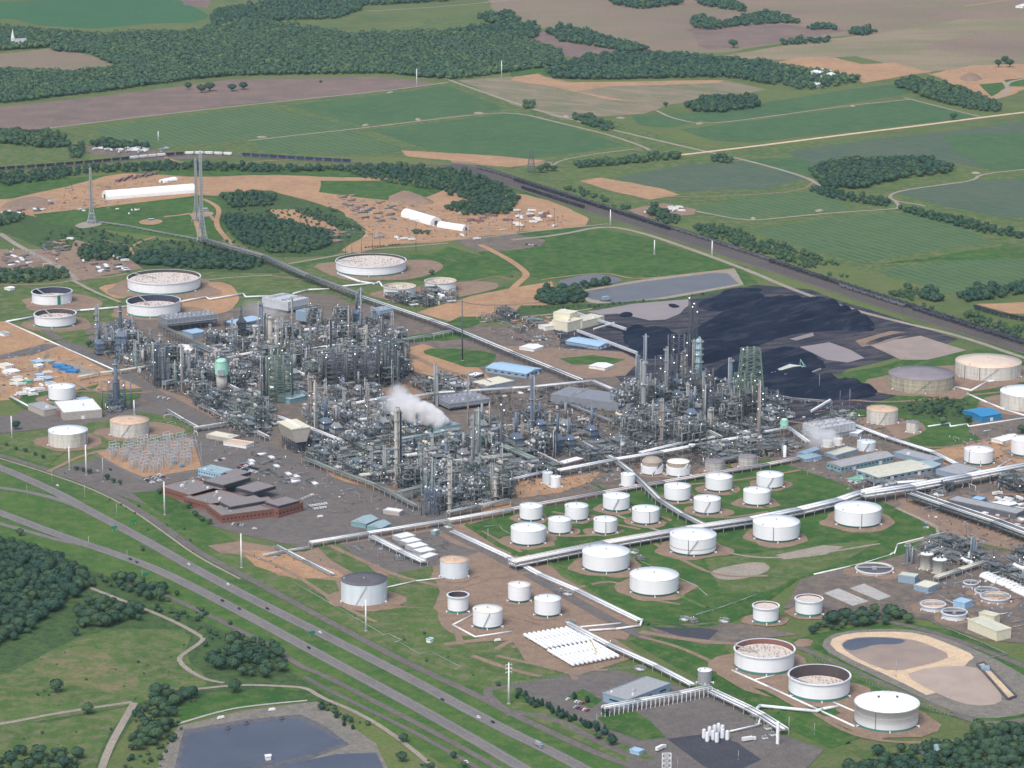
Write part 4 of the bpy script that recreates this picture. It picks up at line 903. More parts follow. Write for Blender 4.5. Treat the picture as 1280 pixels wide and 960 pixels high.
# ================================================================ storage tanks
WHITE = (0.80,0.81,0.80)
M_tw = paint('tank_white',(0.76,0.78,0.80),0.4,dirt=0.28,dirt_c=(0.58,0.57,0.54),scale=0.10,streak=True)
M_tr = paint('tank_roof_white',(0.80,0.81,0.82),0.45,dirt=0.35,dirt_c=(0.64,0.63,0.60),scale=0.12)
M_tb = paint('tank_pale_blue',(0.62,0.68,0.72),0.45,dirt=0.3,scale=0.1,streak=True)
M_tgrey = paint('tank_weathered',(0.42,0.41,0.38),0.7,dirt=0.9,dirt_c=(0.20,0.18,0.16),scale=0.28,streak=True)
M_tyel = paint('tank_yellowed',(0.38,0.35,0.25),0.7,dirt=1.0,dirt_c=(0.17,0.155,0.15),scale=0.22,streak=True)
M_tstain = paint('tank_stained',(0.58,0.56,0.51),0.6,dirt=0.85,dirt_c=(0.33,0.29,0.24),scale=0.25,streak=True)
M_rmauve = paint('roof_mauve',(0.24,0.21,0.22),0.8,dirt=0.6,dirt_c=(0.17,0.15,0.16),scale=0.1)
M_rsheen = paint('roof_sky_sheen',(0.66,0.52,0.40),0.35,dirt=0.7,dirt_c=(0.56,0.38,0.27),scale=0.06)  # warm sheen of the low sky painted into the roof colour
M_rcream = paint('roof_cream',(0.76,0.73,0.64),0.5,dirt=0.5,dirt_c=(0.55,0.50,0.42),scale=0.15)
M_rdark = paint('roof_dark',(0.10,0.095,0.105),0.7,dirt=0.5,dirt_c=(0.16,0.14,0.14),scale=0.15)
M_rrust = paint('roof_rusty',(0.58,0.42,0.30),0.8,dirt=0.7,dirt_c=(0.40,0.22,0.13),scale=0.15)
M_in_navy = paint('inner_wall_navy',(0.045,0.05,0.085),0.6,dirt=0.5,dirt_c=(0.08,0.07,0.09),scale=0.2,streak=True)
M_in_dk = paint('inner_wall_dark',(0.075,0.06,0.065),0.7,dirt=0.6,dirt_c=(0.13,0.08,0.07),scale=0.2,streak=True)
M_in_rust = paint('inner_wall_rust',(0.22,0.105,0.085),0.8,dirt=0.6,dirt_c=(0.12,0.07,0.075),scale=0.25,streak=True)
M_float = paint('floating_roof',(0.60,0.54,0.48),0.7,dirt=0.9,dirt_c=(0.38,0.29,0.23),scale=0.4)
M_green = paint('base_green',(0.055,0.20,0.165),0.6,dirt=0.4,dirt_c=(0.12,0.22,0.2),scale=0.2)
M_dgreen = paint('base_dark_green',(0.03,0.105,0.09),0.6,dirt=0.4,scale=0.2)
M_gstripe = paint('green_stripe',(0.02,0.22,0.12),0.5)
M_steel = paint('galvanised_steel',(0.36,0.37,0.39),0.5,dirt=0.5,scale=0.5,vary=0.2)
M_dsteel = paint('dark_steel',(0.10,0.11,0.13),0.6,dirt=0.5,scale=0.4,vary=0.25)
M_tan = paint('tan_rim',(0.56,0.50,0.38),0.6,dirt=0.5,scale=0.3)
M_brown = M_brown
M_ccap = paint('dome_brown',(0.36,0.31,0.25),0.6,dirt=0.7,dirt_c=(0.22,0.14,0.10),scale=0.3)
TANKS = []
def tank(xl,xr,yft,yfb,kind,label,cat='storage tank',group=None,wall=None,roof=None,inner=None,depth=0.35,band=None,rim=None,stripe=0,ladder=True,cone=0.055,seed=0,rustband=False):
    cx = (xl+xr)/2; yb = yfb-2
    for _ in range(4):
        p = G(cx,yb); r = (xr-xl)/2*mpp(cx,yb); yb = yfb-(PX((p.x,p.y-r,0))[1]-PX(p)[1])
    p = G(cx,yb); h = hgt(cx,yfb,yft); n = 56 if xr-xl > 40 else 40
    t = thing('storage_tank' if cat == 'storage tank' else cat.replace(' ','_'),p,0,label,cat,group); TANKS.append((p,r))
    wall = wall or M_tw; roof = roof or (M_float if kind == 'open' else M_tr); bh = 0.0
    if band: bh = min(2.3,h*0.16)
    s = MB(); s.smooth = True
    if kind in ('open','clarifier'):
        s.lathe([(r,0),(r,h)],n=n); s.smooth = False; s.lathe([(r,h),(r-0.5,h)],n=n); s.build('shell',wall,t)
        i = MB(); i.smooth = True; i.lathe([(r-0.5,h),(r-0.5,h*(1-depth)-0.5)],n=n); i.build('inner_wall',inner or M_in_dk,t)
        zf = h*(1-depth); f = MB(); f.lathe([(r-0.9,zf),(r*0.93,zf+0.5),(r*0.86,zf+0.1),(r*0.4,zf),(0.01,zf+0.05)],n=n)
        f.build('floating_roof' if kind == 'open' else 'water_surface',roof,t)
        g = MB(); g.lathe([(r,h-1.3),(r+1.0,h-1.0),(r+1.0,h-0.75),(r,h-0.7)],n=n); g.lathe([(r+1.0,h-1.0),(r+1.0,h+0.1),(r+0.85,h+0.1)],n=n)
        g.build('wind_girder',rim or M_tw,t)
        if kind == 'open' and r > 14:       # legs, seals and drains on the floating deck
            c = MB(); rg = random.Random(seed+int(xl))
            for k in range(int(r*2.6)):
                a = rg.uniform(0,6.283); q = r*0.86*math.sqrt(rg.uniform(0.05,1)); x,y = q*math.cos(a),q*math.sin(a)
                c.box((x,y,zf),(0.7,0.7,rg.uniform(0.8,2.0)))
            c.build('deck_fittings',M_ccap,t)
            l = MB(); a = rg.uniform(2.2,3.6); l.beam(((r+0.5)*math.cos(a),(r+0.5)*math.sin(a),h+0.8),(r*0.25*math.cos(a),r*0.25*math.sin(a),zf+0.8),1.0); l.build('rolling_ladder',M_steel,t)
        elif kind == 'clarifier':
            c = MB(); c.box((0,0,zf),(r*0.25,r*0.25,2.5)); c.beam((-r,0,h+0.5),(r,0,h+0.5),1.2); c.build('bridge',M_steel,t)
    else:
        if kind == 'dome':
            s.lathe([(r,0),(r,h),(r+0.9,h),(r+0.9,h+0.25)],n=n); s.build('shell',wall,t)
            R = MB(); R.smooth = True; hd = r*0.24; R.lathe([(r*math.cos(a*math.pi/18)**1.0 if False else r*(1-(k/9)),h+0.3+hd*(1-(1-(k/9))**2)) for k,a in enumerate(range(10))],n=n); R.build('dome_roof',roof,t)
            rb = MB()
            for k in range(24):
                a = k*math.tau/24
                for j in range(5):
                    q0,q1 = 1-j/6,1-(j+1)/6; rb.beam((r*q0*math.cos(a),r*q0*math.sin(a),h+0.4+hd*(1-q0**2)),(r*q1*math.cos(a+0.13),r*q1*math.sin(a+0.13),h+0.4+hd*(1-q1**2)),0.22)
            rb.build('roof_ribs',M_tr,t)
            for sx in (-0.28,0.3):
                v = MB(); v.box((r*sx,-r*0.15,h+hd*0.85),(1.8,1.8,1.8)); v.build('hatch',M_dsteel,t)
        elif kind == 'capped':
            s.lathe([(r,0),(r,h)],n=n); s.smooth = False; s.lathe([(r,h),(r*0.92,h)],n=n); s.build('shell',wall,t)
            c = MB(); c.smooth = True; c.lathe([(r*0.92,h),(r*0.92,h+r*0.34)],n=n); c.build('upper_shell',M_ccap,t)
            R = MB(); R.smooth = True; R.lathe([(r*0.92,h+r*0.34),(r*0.6,h+r*0.34+r*cone*3),(0.01,h+r*0.34+r*cone*4)],n=n); R.build('roof',roof,t)
            q = MB(); q.beam((-r*0.1,-r*1.03,0),(r*0.75,-r*0.75,h+r*0.3),1.1); q.build('stairway',M_dsteel if xl < 820 else M_tw,t)
        else:
            if bh: s.lathe([(r,bh),(r,h)],n=n)
            else: s.lathe([(r,0),(r,h)],n=n)
            s.build('shell',wall,t)
            R = MB(); R.smooth = True; R.lathe([(r+0.25,h-0.15),(r+0.25,h+0.1),(r*0.5,h+r*cone*0.5),(0.01,h+r*cone)],n=n); R.build('roof',roof,t)
            v = MB(); v.cyl((0,0,h+r*cone),(0,0,h+r*cone+1.4),0.6,n=8); v.build('vent',M_steel,t)
            rg = random.Random(int(xl*7+yfb)); a = rg.uniform(0.7,2.3); v = MB(); v.box((r*0.86*math.cos(a+1.6),r*0.86*math.sin(a+1.6),h+r*cone*0.1),(1.5,1.5,1.3)); v.build('hatch',M_steel,t)
            if r > 9:                       # handrail along the roof edge and the gauge pipe
                hr = MB(); m_ = 20; a0 = rg.uniform(2.5,3.8)
                for k in range(m_):
                    a = a0+k*0.06; x,y = (r+0.1)*math.cos(a),(r+0.1)*math.sin(a); x2,y2 = (r+0.1)*math.cos(a+0.06),(r+0.1)*math.sin(a+0.06)
                    hr.beam((x,y,h),(x,y,h+1.1),0.1); hr.beam((x,y,h+1.1),(x2,y2,h+1.1),0.12)
                hr.build('handrail',M_steel,t)
            if ladder and r > 8:            # spiral stair seen on the sunny side
                st = MB(); a0 = -0.55 if (int(xl) % 3) else -1.9; k_ = 18
                for k in range(k_):
                    a = a0+k*0.028; z = h*(k+0.5)/k_; st.box(((r+0.5)*math.cos(a),(r+0.5)*math.sin(a),z),(0.9,0.9,0.22),a)
                for k in range(k_-1):
                    a = a0+k*0.028; st.beam(((r+0.95)*math.cos(a),(r+0.95)*math.sin(a),h*(k+0.5)/k_+1),((r+0.95)*math.cos(a+0.028),(r+0.95)*math.sin(a+0.028),h*(k+1.5)/k_+1),0.12)
                st.build('stairway',M_steel,t)
    if band and kind != 'open':
        b = MB(); b.smooth = True; b.lathe([(r+0.06,0),(r+0.06,bh)],n=n); b.build('base_band',M_dgreen if band == 1 else M_green,t)
    elif band:
        b = MB(); b.smooth = True; b.lathe([(r+0.08,0),(r+0.08,bh*1.2)],n=n); b.build('base_band',M_green,t)
    ft = MB(); ft.lathe([(r+0.7,-0.2),(r+0.7,0.25),(r-0.2,0.3)],n=n); ft.build('footing',M_concrete,t)
    if stripe:
        for sx in (stripe if isinstance(stripe,(list,tuple)) else [stripe]):
            a = -math.pi/2+math.asin(max(-0.98,min(0.98,sx))); b = MB(); b.box(((r+0.12)*math.cos(a),(r+0.12)*math.sin(a),bh),(0.45,0.5 if r < 30 else 0.6,h-bh),a); b.build('gauge_pipe',M_dsteel,t)
    if kind in ('cone','dome','open') and r > 9:
        b = MB()
        for k in (0.33,0.66): b.lathe([(r+0.03,h*k),(r+0.09,h*k+0.1),(r+0.03,h*k+0.2)],n=n)
        b.build('seams',M_rcream,t)
    if rustband:
        b = MB(); b.smooth = True; b.lathe([(r+0.05,h*0.36),(r+0.05,h*0.40)],n=n); b.build('weld_seam',M_ccap,t)
    for k in range(3):
        nz = MB(); a = 3.6+k*1.1; nz.cyl((r*math.cos(a),r*math.sin(a),1.3),((r+2.2)*math.cos(a),(r+2.2)*math.sin(a),1.3),0.45,n=7); nz.box(((r+2.2)*math.cos(a),(r+2.2)*math.sin(a),0.3),(0.9,0.9,1.9)); nz.build('nozzle',M_tw,t)
    return t
GT = 'white cone-roofed tanks of the main tank farm'
for i,(a,b,c,d,lab,kw) in enumerate([
    (649.5,678,635.5,652.5,'white tank behind and right above the leftmost wide tank of the farm',{}),
    (706,735,635.5,652.5,'upper white tank between two pairs, left of the tank with a diagonal stair',{}),
    (685,714,652.5,669,'second white tank of the front short row, right of the wide left one',{}),
    (638.5,682,665,683.5,'wide white tank at the left end of the main tank farm',{}),
    (753.5,787,623.7,640.5,'white tank with a diagonal stair line, centre of the upper left block',{}),
    (742,771,652.5,669,'small white tank with one dark vertical pipe, third in the front short row',{'stripe': 0.02}),
    (790,824,640,657,'white tank with a vertical pipe at the right end of the upper left block',{'stripe': 0.25}),
    (830,863,611.3,628.5,'white tank just below the two brown-domed tanks',{}),
    (867,900.5,627,644,'lower white tank between the pipe bridge and the dirt street, right of the rack crossing',{}),
    (881.5,915,599.5,616,'white tank in front of the weathered grey tank',{}),
    (929,962.5,617,633.5,'white tank below the upper right white tank of the farm',{}),
    (945.5,979,597,612,'upper right white tank of the farm, beside the reddish rack',{}),
    (837,895,675.5,696,'wide white tank with a rusty horizontal seam beside the white pipe rack',{'stripe': -0.25,'rustband': True}),
    (728,787,697,717.5,'wide white tank at the left of the front pair',{'stripe': 0.0}),
    (787,848,726.7,746.7,'frontmost wide white tank on a bare earth pad',{'stripe': 0.0}),
    (941,999,659.5,679,'wide white tank between the pipe racks, second from the right',{'stripe': -0.2}),
    (1043,1101,642,661,'wide white tank at the right end of the farm with a faint pointed roof',{'stripe': 0.05}),
]): tank(a,b,c,d,'cone',lab,group=GT,band=1,**kw)
tank(776,794,594.5,608.5,'cone','slim white tank left of the two brown-domed tanks')
tank(688,701,597,610,'cone','slim white tank with a diagonal stair beside a slim grey one')
tank(678,691,592,606,'cone','slim grey tank behind a slim white one',wall=M_tb,roof=M_tb)
tank(801,829,584,595,'capped','white tank with a narrower brown dome and dark diagonal stair',band=1,cone=0.09,roof=M_ccap)
tank(832.5,863,585.5,597,'capped','white tank with a cream-topped narrower cap and white diagonal stair',band=1,cone=0.02,roof=M_rcream)
tank(881,905,579,591.5,'cone','weathered grey tank with a mauve roof behind the white farm',wall=M_tgrey,roof=M_rmauve)
tank(923,946,573,586,'cone','weathered grey tank with a mauve roof beside the long pipe rack',wall=M_tgrey,roof=M_rmauve)
tank(1083,1122,515.5,532,'cone','streaky grey tank with a pinkish roof behind the repair sheds',wall=M_tstain,roof=M_rrust)
tank(1132.5,1149,529,542,'cone','slim streaky grey tank beside a larger pink-roofed one',wall=M_tstain,roof=M_rmauve)
tank(1205,1241,566,582.5,'cone','white tank above the long white pipe bridge at right',band=1,stripe=-0.75)
tank(1263.5,1300,553,572,'cone','white tank cut off by the right edge, above the pipe bridge',band=1)
tank(1250,1318,497,515.5,'cone','huge streaky tank with a white roof cut off by the right edge',wall=M_tstain,band=0)
tank(1110.5,1192.5,476,492.7,'cone','huge ribbed yellow-grey tank with a dull mauve roof',wall=M_tyel,roof=M_rmauve,cone=0.03,stripe=(0.93,))
tank(1194,1276,460.5,477,'cone','huge streaky tank with a warm sky sheen painted on its roof',wall=M_tstain,roof=M_rsheen,cone=0.10,stripe=(-0.4,-0.8))
tank(1071,1094.5,554.5,565,'cone','pale blue tank beside the grey cooling building',wall=M_tb,roof=M_tb)
tank(1028,1040.3,552,560,'cone','left of two squat cream tanks before the grey cooling building',wall=M_rcream,roof=M_rcream)
tank(1041,1053,549.5,557.5,'cone','right of two squat cream tanks before the grey cooling building',wall=M_rcream,roof=M_rcream)
tank(61,94.6,486.5,503,'cone','white tank behind the white-roofed brick and block building',band=1)
tank(61,110,543.5,561,'cone','streaky grey tank with a white roof nearest the left road',wall=M_tstain,stripe=(0.97,))
tank(138,186.5,531,548,'cone','streaky grey tank with a scalloped pinkish rim',wall=M_tstain,roof=M_rrust)
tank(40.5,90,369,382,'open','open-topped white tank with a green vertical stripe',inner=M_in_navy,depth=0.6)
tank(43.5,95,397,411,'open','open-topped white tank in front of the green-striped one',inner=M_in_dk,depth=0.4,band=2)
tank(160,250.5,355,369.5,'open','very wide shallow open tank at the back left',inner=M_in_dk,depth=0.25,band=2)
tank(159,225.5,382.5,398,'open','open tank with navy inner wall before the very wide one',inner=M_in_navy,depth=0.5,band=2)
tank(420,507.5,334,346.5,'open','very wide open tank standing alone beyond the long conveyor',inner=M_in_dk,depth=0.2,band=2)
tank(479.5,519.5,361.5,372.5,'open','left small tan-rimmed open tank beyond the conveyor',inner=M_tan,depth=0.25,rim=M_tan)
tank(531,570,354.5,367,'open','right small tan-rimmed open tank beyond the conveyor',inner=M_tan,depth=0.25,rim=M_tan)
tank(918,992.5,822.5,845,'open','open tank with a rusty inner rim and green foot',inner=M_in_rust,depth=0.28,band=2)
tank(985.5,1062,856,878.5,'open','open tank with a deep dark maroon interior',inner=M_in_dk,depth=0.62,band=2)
tank(1068,1147.5,892,916.5,'dome','big white tank with a low ribbed dome roof',band=2,stripe=-0.45)
tank(426.5,484,732.5,758,'cone','pale blue-white tank with a black roof by the highway',wall=M_tb,roof=M_rdark,cone=0.01)
tank(559.5,585.5,747,768,'open','small open tank with a dark interior and thick green foot',inner=M_in_dk,depth=0.3,roof=M_rdark,band=2)
tank(591,628,766.5,787.5,'cone','white tank with a greyish roof behind the highway verge',band=1,roof=M_rcream)
tank(635,663,734.5,754.5,'cone','white tank with a slightly rusty roof, uppermost of the loading tanks',band=1,roof=M_rcream)
tank(668,701,752.5,772.5,'cone','white tank with a dark diagonal stair left of the pipe bridge',band=1)
tank(550,585.5,704.5,724.5,'cone','pale blue tank with a rust-stained roof',wall=M_tb,roof=M_rrust,cone=0.03)
tank(994,1027.5,753,772,'open','white tank with a rusty rim left of the basins',inner=M_in_rust,depth=0.12,band=2,roof=M_float)
tank(941,973,761.5,781,'open','white tank with a rusty rim behind the dark roadside',inner=M_in_rust,depth=0.12,band=2,roof=M_float)
tank(872,889.5,840,856,'cone','slim grey silo standing over the pipe junction','silo',wall=M_steel,roof=M_tr)
tank(1150,1165.6,695,713.5,'dome','tall pale silo with a blue domed cap, behind its twin','silo',wall=M_tstain,roof=M_tb)
tank(1165.6,1182.5,702,719,'dome','tall pale silo with a blue domed cap, in front of its twin','silo',wall=M_tstain,roof=M_tb)
tank(1151,1181,759,766,'clarifier','low round basin with orange sludge','clarifier',wall=M_tb,inner=M_concrete,roof=M_rrust,depth=0.2)
tank(1177,1208,769,777,'clarifier','low round basin with a pink rim behind the cream building','clarifier',wall=M_tb,inner=M_concrete,roof=M_rdark,depth=0.3)
tank(1070,1115.5,716.5,720.5,'clarifier','low round basin with a cream rim at the dike corner','clarifier',wall=M_rcream,inner=M_rcream,roof=M_rdark,depth=0.4)
tank(1219,1248,742,746,'clarifier','low grey basin with curved walkway','clarifier',wall=M_steel,inner=M_concrete,roof=M_black,depth=0.5)
tank(1205,1222,730,736,'clarifier','small black-watered basin by the curved walkway','clarifier',wall=M_steel,inner=M_concrete,roof=M_black,depth=0.5)
tank(1226,1262,750,756,'clarifier','long low basin with a rusty surface behind the cream building','clarifier',wall=M_steel,inner=M_concrete,roof=M_rrust,depth=0.3)
for i,(p,r) in enumerate(TANKS):           # worn earth round every tank
    if r < 8 or PX(p)[1] > 940: continue
    k = 24; mb = MB(); pts = []
    for j in range(k): a = math.tau*j/k; q = r*(1.45+0.55*mnoise.noise(Vector((math.cos(a)*1.3+i*3,math.sin(a)*1.3,i*1.7))))+2.5; pts.append(p+Vector((math.cos(a)*q*1.05,math.sin(a)*q,0)))
    pts = resample(pts,5,0.8,True,i); mb.quad(*[(q.x,q.y,0.505+0.0006*i) for q in pts]); tag(mb.build('dirt_ground',M_dirt2),kind='structure')
# green stripe on the first open tank
tg = [o for o in bpy.data.objects if o.get('label') == 'open-topped white tank with a green vertical stripe'][0]
_,rr = [q for q in TANKS if q[0] == G(0,0) or True][0]
idx = [i for i,(p,r) in enumerate(TANKS) if (p-tg.location).length < 0.1][0]; rr = TANKS[idx][1]
b = MB(); a = -math.pi/2+math.asin(0.48); b.box(((rr+0.2)*math.cos(a),(rr+0.2)*math.sin(a),0),(0.5,4.2,hgt(65,382,369)),a); b.build('green_stripe',M_gstripe,tg)

# the rack of horizontal pressure vessels ("bullets")
def bullets(x0,y0,x1,y1,n,L,r,side):
    A = G(x0,y0); B = G(x1,y1); out = []
    k0 = None
    for i in range(n):
        p = A.lerp(B,i/(n-1))
        if k0 is None:
            t = thing('pressure_vessel',p,AU,'long white horizontal bullet tank','pressure vessel')
            m = MB(); m.drum((0,0,r+1.2),(L,0,r+1.2),r,14); m.build('vessel',M_tw,t)
            for x in (L*0.2,L*0.8):
                q = MB(); q.box((x,0,0),(0.8,r*1.5,1.6)); q.build('saddle',M_concrete,t)
            q = MB(); q.cyl((L*0.5,0,2*r+1),(L*0.5,0,2*r+2.2),0.4,n=6); q.build('relief_valve',M_steel,t)
            k0 = kit(t)
        o = k0.put(p,AU,'white bullet tank in the %s row of the parallel bullet field' % side,'%s row of white bullet tanks' % side); out.append(o)
    return out
bullets(656,797,713,787.5,11,41,1.6,'upper')
bullets(686,816.5,741,806,11,44,1.6,'lower')
# ================================================================ buildings
def W_(name,c,**k): return paint(name,c,**k)
M_bwhite = W_('sheet_white',(0.74,0.74,0.72),dirt=0.4,dirt_c=(0.55,0.53,0.48))
M_bcream = W_('sheet_cream',(0.66,0.62,0.47),dirt=0.3)
M_bblue = W_('sheet_blue_grey',(0.24,0.33,0.42),dirt=0.3)
M_bblue2 = W_('sheet_bright_blue',(0.035,0.22,0.42),dirt=0.25)
M_bblue3 = W_('roof_light_blue',(0.33,0.48,0.62),dirt=0.3)
M_roofg = W_('roof_grey',(0.34,0.34,0.34),dirt=0.5)
M_rooft = W_('roof_teal',(0.30,0.40,0.42),dirt=0.4)
M_roofc = W_('roof_stained_cream',(0.56,0.55,0.44),dirt=0.7,dirt_c=(0.40,0.38,0.28),scale=0.15)
M_roofgravel = W_('roof_gravel',(0.23,0.20,0.185),dirt=0.5)
M_roofblack = W_('roof_black_band',(0.055,0.055,0.07),dirt=0.3)
M_brick = W_('brick',(0.21,0.085,0.062),dirt=0.4,dirt_c=(0.22,0.10,0.08),scale=0.6)
M_bbrown = W_('sheet_brown',(0.24,0.16,0.16),dirt=0.3)
M_block = W_('block_wall',(0.42,0.38,0.34),dirt=0.4)
M_glass = W_('dark_glass',(0.03,0.035,0.045),rough=0.2,spec=0.5)
M_tealw = W_('sheet_teal',(0.20,0.33,0.36),dirt=0.3)
M_gtent = W_('fabric_white',(0.80,0.80,0.78),rough=0.7,dirt=0.2)
M_sgreen = W_('roof_green',(0.18,0.45,0.30),dirt=0.3)
M_mint = W_('mint_paint',(0.36,0.66,0.52),dirt=0.35)
M_tarp = W_('blue_tarp',(0.04,0.17,0.42),dirt=0.3)
def frame3(l,b,r):                        # three visible ground corners -> centre, length (b->r), width (b->l), heading
    L,B,R = G(*l),G(*b),G(*r); e = R-B; f = L-B
    return (L+R)/2,e.length,f.length,math.atan2(e.y,e.x)
def building(label,l,b,r,h,wall,roof,kind='flat',rh=2.5,doors=0,windows=0,roofbox=0,name='building',cat='building',ridge='x',group=None,door_m=None):
    c,Lx,Ly,rz = frame3(l,b,r); Ly0 = Ly
    f = (G(*l)-G(*b)); ang = math.atan2(f.y,f.x)-rz
    Ly = abs(Ly*math.sin(ang))
    t = thing(name,c,rz,label,cat,group)
    m = MB(); m.box((0,0,0),(Lx,Ly,h)); m.build('wall',wall,t)
    m = MB(); rg = random.Random(len(label)*7+int(c.x))
    if kind == 'flat':
        m.box((0,0,h),(Lx+0.6,Ly+0.6,0.35)); m.build('roof',roof,t)
        p = MB()
        for s in (-1,1): p.box((s*(Lx/2+0.1),0,h+0.35),(0.4,Ly+0.6,0.5)); p.box((0,s*(Ly/2+0.1),h+0.35),(Lx-0.3,0.4,0.5))
        p.build('parapet',wall,t)
    else:
        if ridge == 'x': m.gable((0,0,h+0.02),(Lx,Ly),rh)
        else: m.gable((0,0,h+0.02),(Ly,Lx),rh,math.pi/2)
        m.build('roof',roof,t)
    for i in range(doors):
        d = MB(); w = min(4.0,Lx/doors*0.6); d.box(((i+0.5)/doors*Lx-Lx/2,-Ly/2-0.06,0),(w,0.12,min(h*0.75,4.2))); d.build('door',door_m or M_bwhite,t)
    if windows:
        d = MB()
        for i in range(windows): d.box(((i+0.5)/windows*Lx-Lx/2,-Ly/2-0.05,h*0.45),(Lx/windows*0.45,0.1,min(1.5,h*0.3)))
        d.build('window',M_glass,t)
        d = MB(); nw = max(1,int(windows*Ly/Lx))
        for i in range(nw): d.box((-Lx/2-0.05,(i+0.5)/nw*Ly-Ly/2,h*0.45),(0.1,Ly/nw*0.45,min(1.5,h*0.3)))
        d.build('window',M_glass,t)
    for i in range(roofbox):
        d = MB(); w = rg.uniform(1.6,3.4); d.box((rg.uniform(-0.42,0.42)*Lx,rg.uniform(-0.35,0.35)*Ly,h+0.3+(rh*0.5 if kind != 'flat' else 0)),(w,w*0.8,rg.uniform(1.0,2.0))); d.cyl((d.v[0][0]+w/2,d.v[0][1]+w*0.4,d.v[4][2]),(d.v[0][0]+w/2,d.v[0][1]+w*0.4,d.v[4][2]+0.4),w*0.3,n=8)
        d.build('air_handler',M_steel if i % 2 else M_bwhite,t)
    return t
def hoop(label,a,b,width,h,side=1,name='hoop_tent'):
    A,B = G(*a),G(*b); d = B-A; L = d.length; rz = math.atan2(d.y,d.x); nrm = Vector((-math.sin(rz),math.cos(rz),0))
    if nrm.y < 0: nrm = -nrm
    c = (A+B)/2+nrm*width/2
    t = thing(name,c,rz,label,'tent'); n = 12; m = MB(); m.smooth = True; ribs = max(4,int(L/5))
    pr = [(math.cos(math.pi*i/n)*width/2,math.sin(math.pi*i/n)**0.75*h) for i in range(n+1)]
    for j in range(ribs):
        x0,x1 = -L/2+L*j/ribs,-L/2+L*(j+1)/ribs; xm = (x0+x1)/2
        for i in range(n):
            a0,a1 = pr[i],pr[i+1]; s = 0.985
            m.quad((x0,a0[0],a0[1]),(xm,a0[0]*s,a0[1]*s),(xm,a1[0]*s,a1[1]*s),(x0,a1[0],a1[1])); m.quad((xm,a0[0]*s,a0[1]*s),(x1,a0[0],a0[1]),(x1,a1[0],a1[1]),(xm,a1[0]*s,a1[1]*s))
    m.build('cover',M_gtent,t)
    for s in (-1,1):
        e = MB(); e.quad(*[(s*L/2*0.998,p[0],p[1]) for p in (pr if s > 0 else pr[::-1])]); e.build('end_wall',M_bwhite,t)
        e = MB(); e.box((s*(L/2+0.05),0,0),(0.25,width*0.28,h*0.55)); e.build('door',M_dsteel,t)
    return t
hoop('very long white hooped fabric shelter beside the sandy yard',(134,250),(245,241),26,13)
hoop('white hooped tent with rounded roof, the longer of two',(501,271),(538,282),20,12)
hoop('shorter white hooped tent in front of the longer one',(546,284),(578,289),17,8)
hoop('small white hooped tent behind the long shelter',(206,229),(222,226),14,6)
building('cream block building with a stepped roof, tallest in the middle',(696,410),(703,417),(722,412),12,M_bcream,M_bcream,roofbox=2,doors=1)
building('tall cream block in the middle of the cream works beside the coke yard',(696,406),(708,412),(718,408),18,M_bcream,M_bcream,roofbox=1)
building('low cream block right of the stepped cream works',(714,407),(724,412),(752,405),9,M_bcream,M_roofc,roofbox=2)
building('low pale cream leanto left of the stepped cream works',(672,410),(680,414),(700,411),5,M_bwhite,M_bcream)
building('light blue roofed shed with a blue end beside the coke yard',(715,428),(740,440),(757,435),4.5,M_bblue,M_bblue3,'gable',2,doors=3,ridge='y')
building('long blue grey warehouse with white doors left of the cooling racks',(617,462),(648,477),(668,470),6,M_bblue,M_bblue3,'gable',2.5,doors=2,windows=4,ridge='y')
building('white rounded storage hut beside the conveyor',(652,436),(664,441),(676,437),3.5,M_bwhite,M_bwhite,'gable',1.5)
building('white low hut left of the coke slope',(740,459),(752,465),(763,461),3.5,M_bwhite,M_bwhite,'gable',1.5)
building('open teal canopy on posts inside the process units',(304,495),(316,502),(330,497),5,M_tealw,M_rooft,'gable',2,ridge='y')
building('teal gabled shelter among the process units',(345,500),(360,506),(386,500),6,M_tealw,M_rooft,'gable',2.5)
building('blue tarpaulin roof beside the left fractionation units',(205,440),(214,446),(226,442),6,M_dsteel,M_tarp,'gable',2,ridge='y')
building('long pale blue canopy roof behind the process units',(284,406),(292,412),(328,404),5,M_dsteel,M_bblue3)
building('pale blue roofed house under the long grey cooler',(231,418),(238,423),(256,420),5,M_bblue,M_bblue3)
building('white roofed control house beside the blue tarpaulin',(220,438),(232,446),(246,440),5,M_bwhite,M_bwhite,'gable',2,ridge='y')
building('block building with a white roof and a brown bay beside the dark stack',(68,512),(80,526),(128,522),9,M_block,M_bwhite,doors=1,roofbox=2,door_m=M_bwhite)
building('low grey annex with an off white roof left of the brown bay',(40,512),(50,522),(68,519),7,M_block,M_roofg,roofbox=1)
building('grey rooftop house between white tank and dark stack',(97,503),(104,508),(116,506),5,M_bblue,M_bblue3)
bb = [o for o in bpy.data.objects if (o.get('label') or '').startswith('block building with a white roof')][0]
m = MB(); m.box((-19.5,-6.2,0),(13,9,8.4)); m.build('brown_bay',M_bbrown,bb)
building('light blue office building with flat roof in the car park',(252,592),(272,601),(288,596),6,M_bblue3,M_rooft,windows=6,roofbox=2)
building('long yellow roofed shed below the pipe crossing',(263,546),(282,555),(294,551),4,M_block,M_bcream,ridge='y')
building('pink roofed shed continuing the yellow roofed one',(284,555),(303,563),(313,559),3.5,M_bwhite,M_rrust)
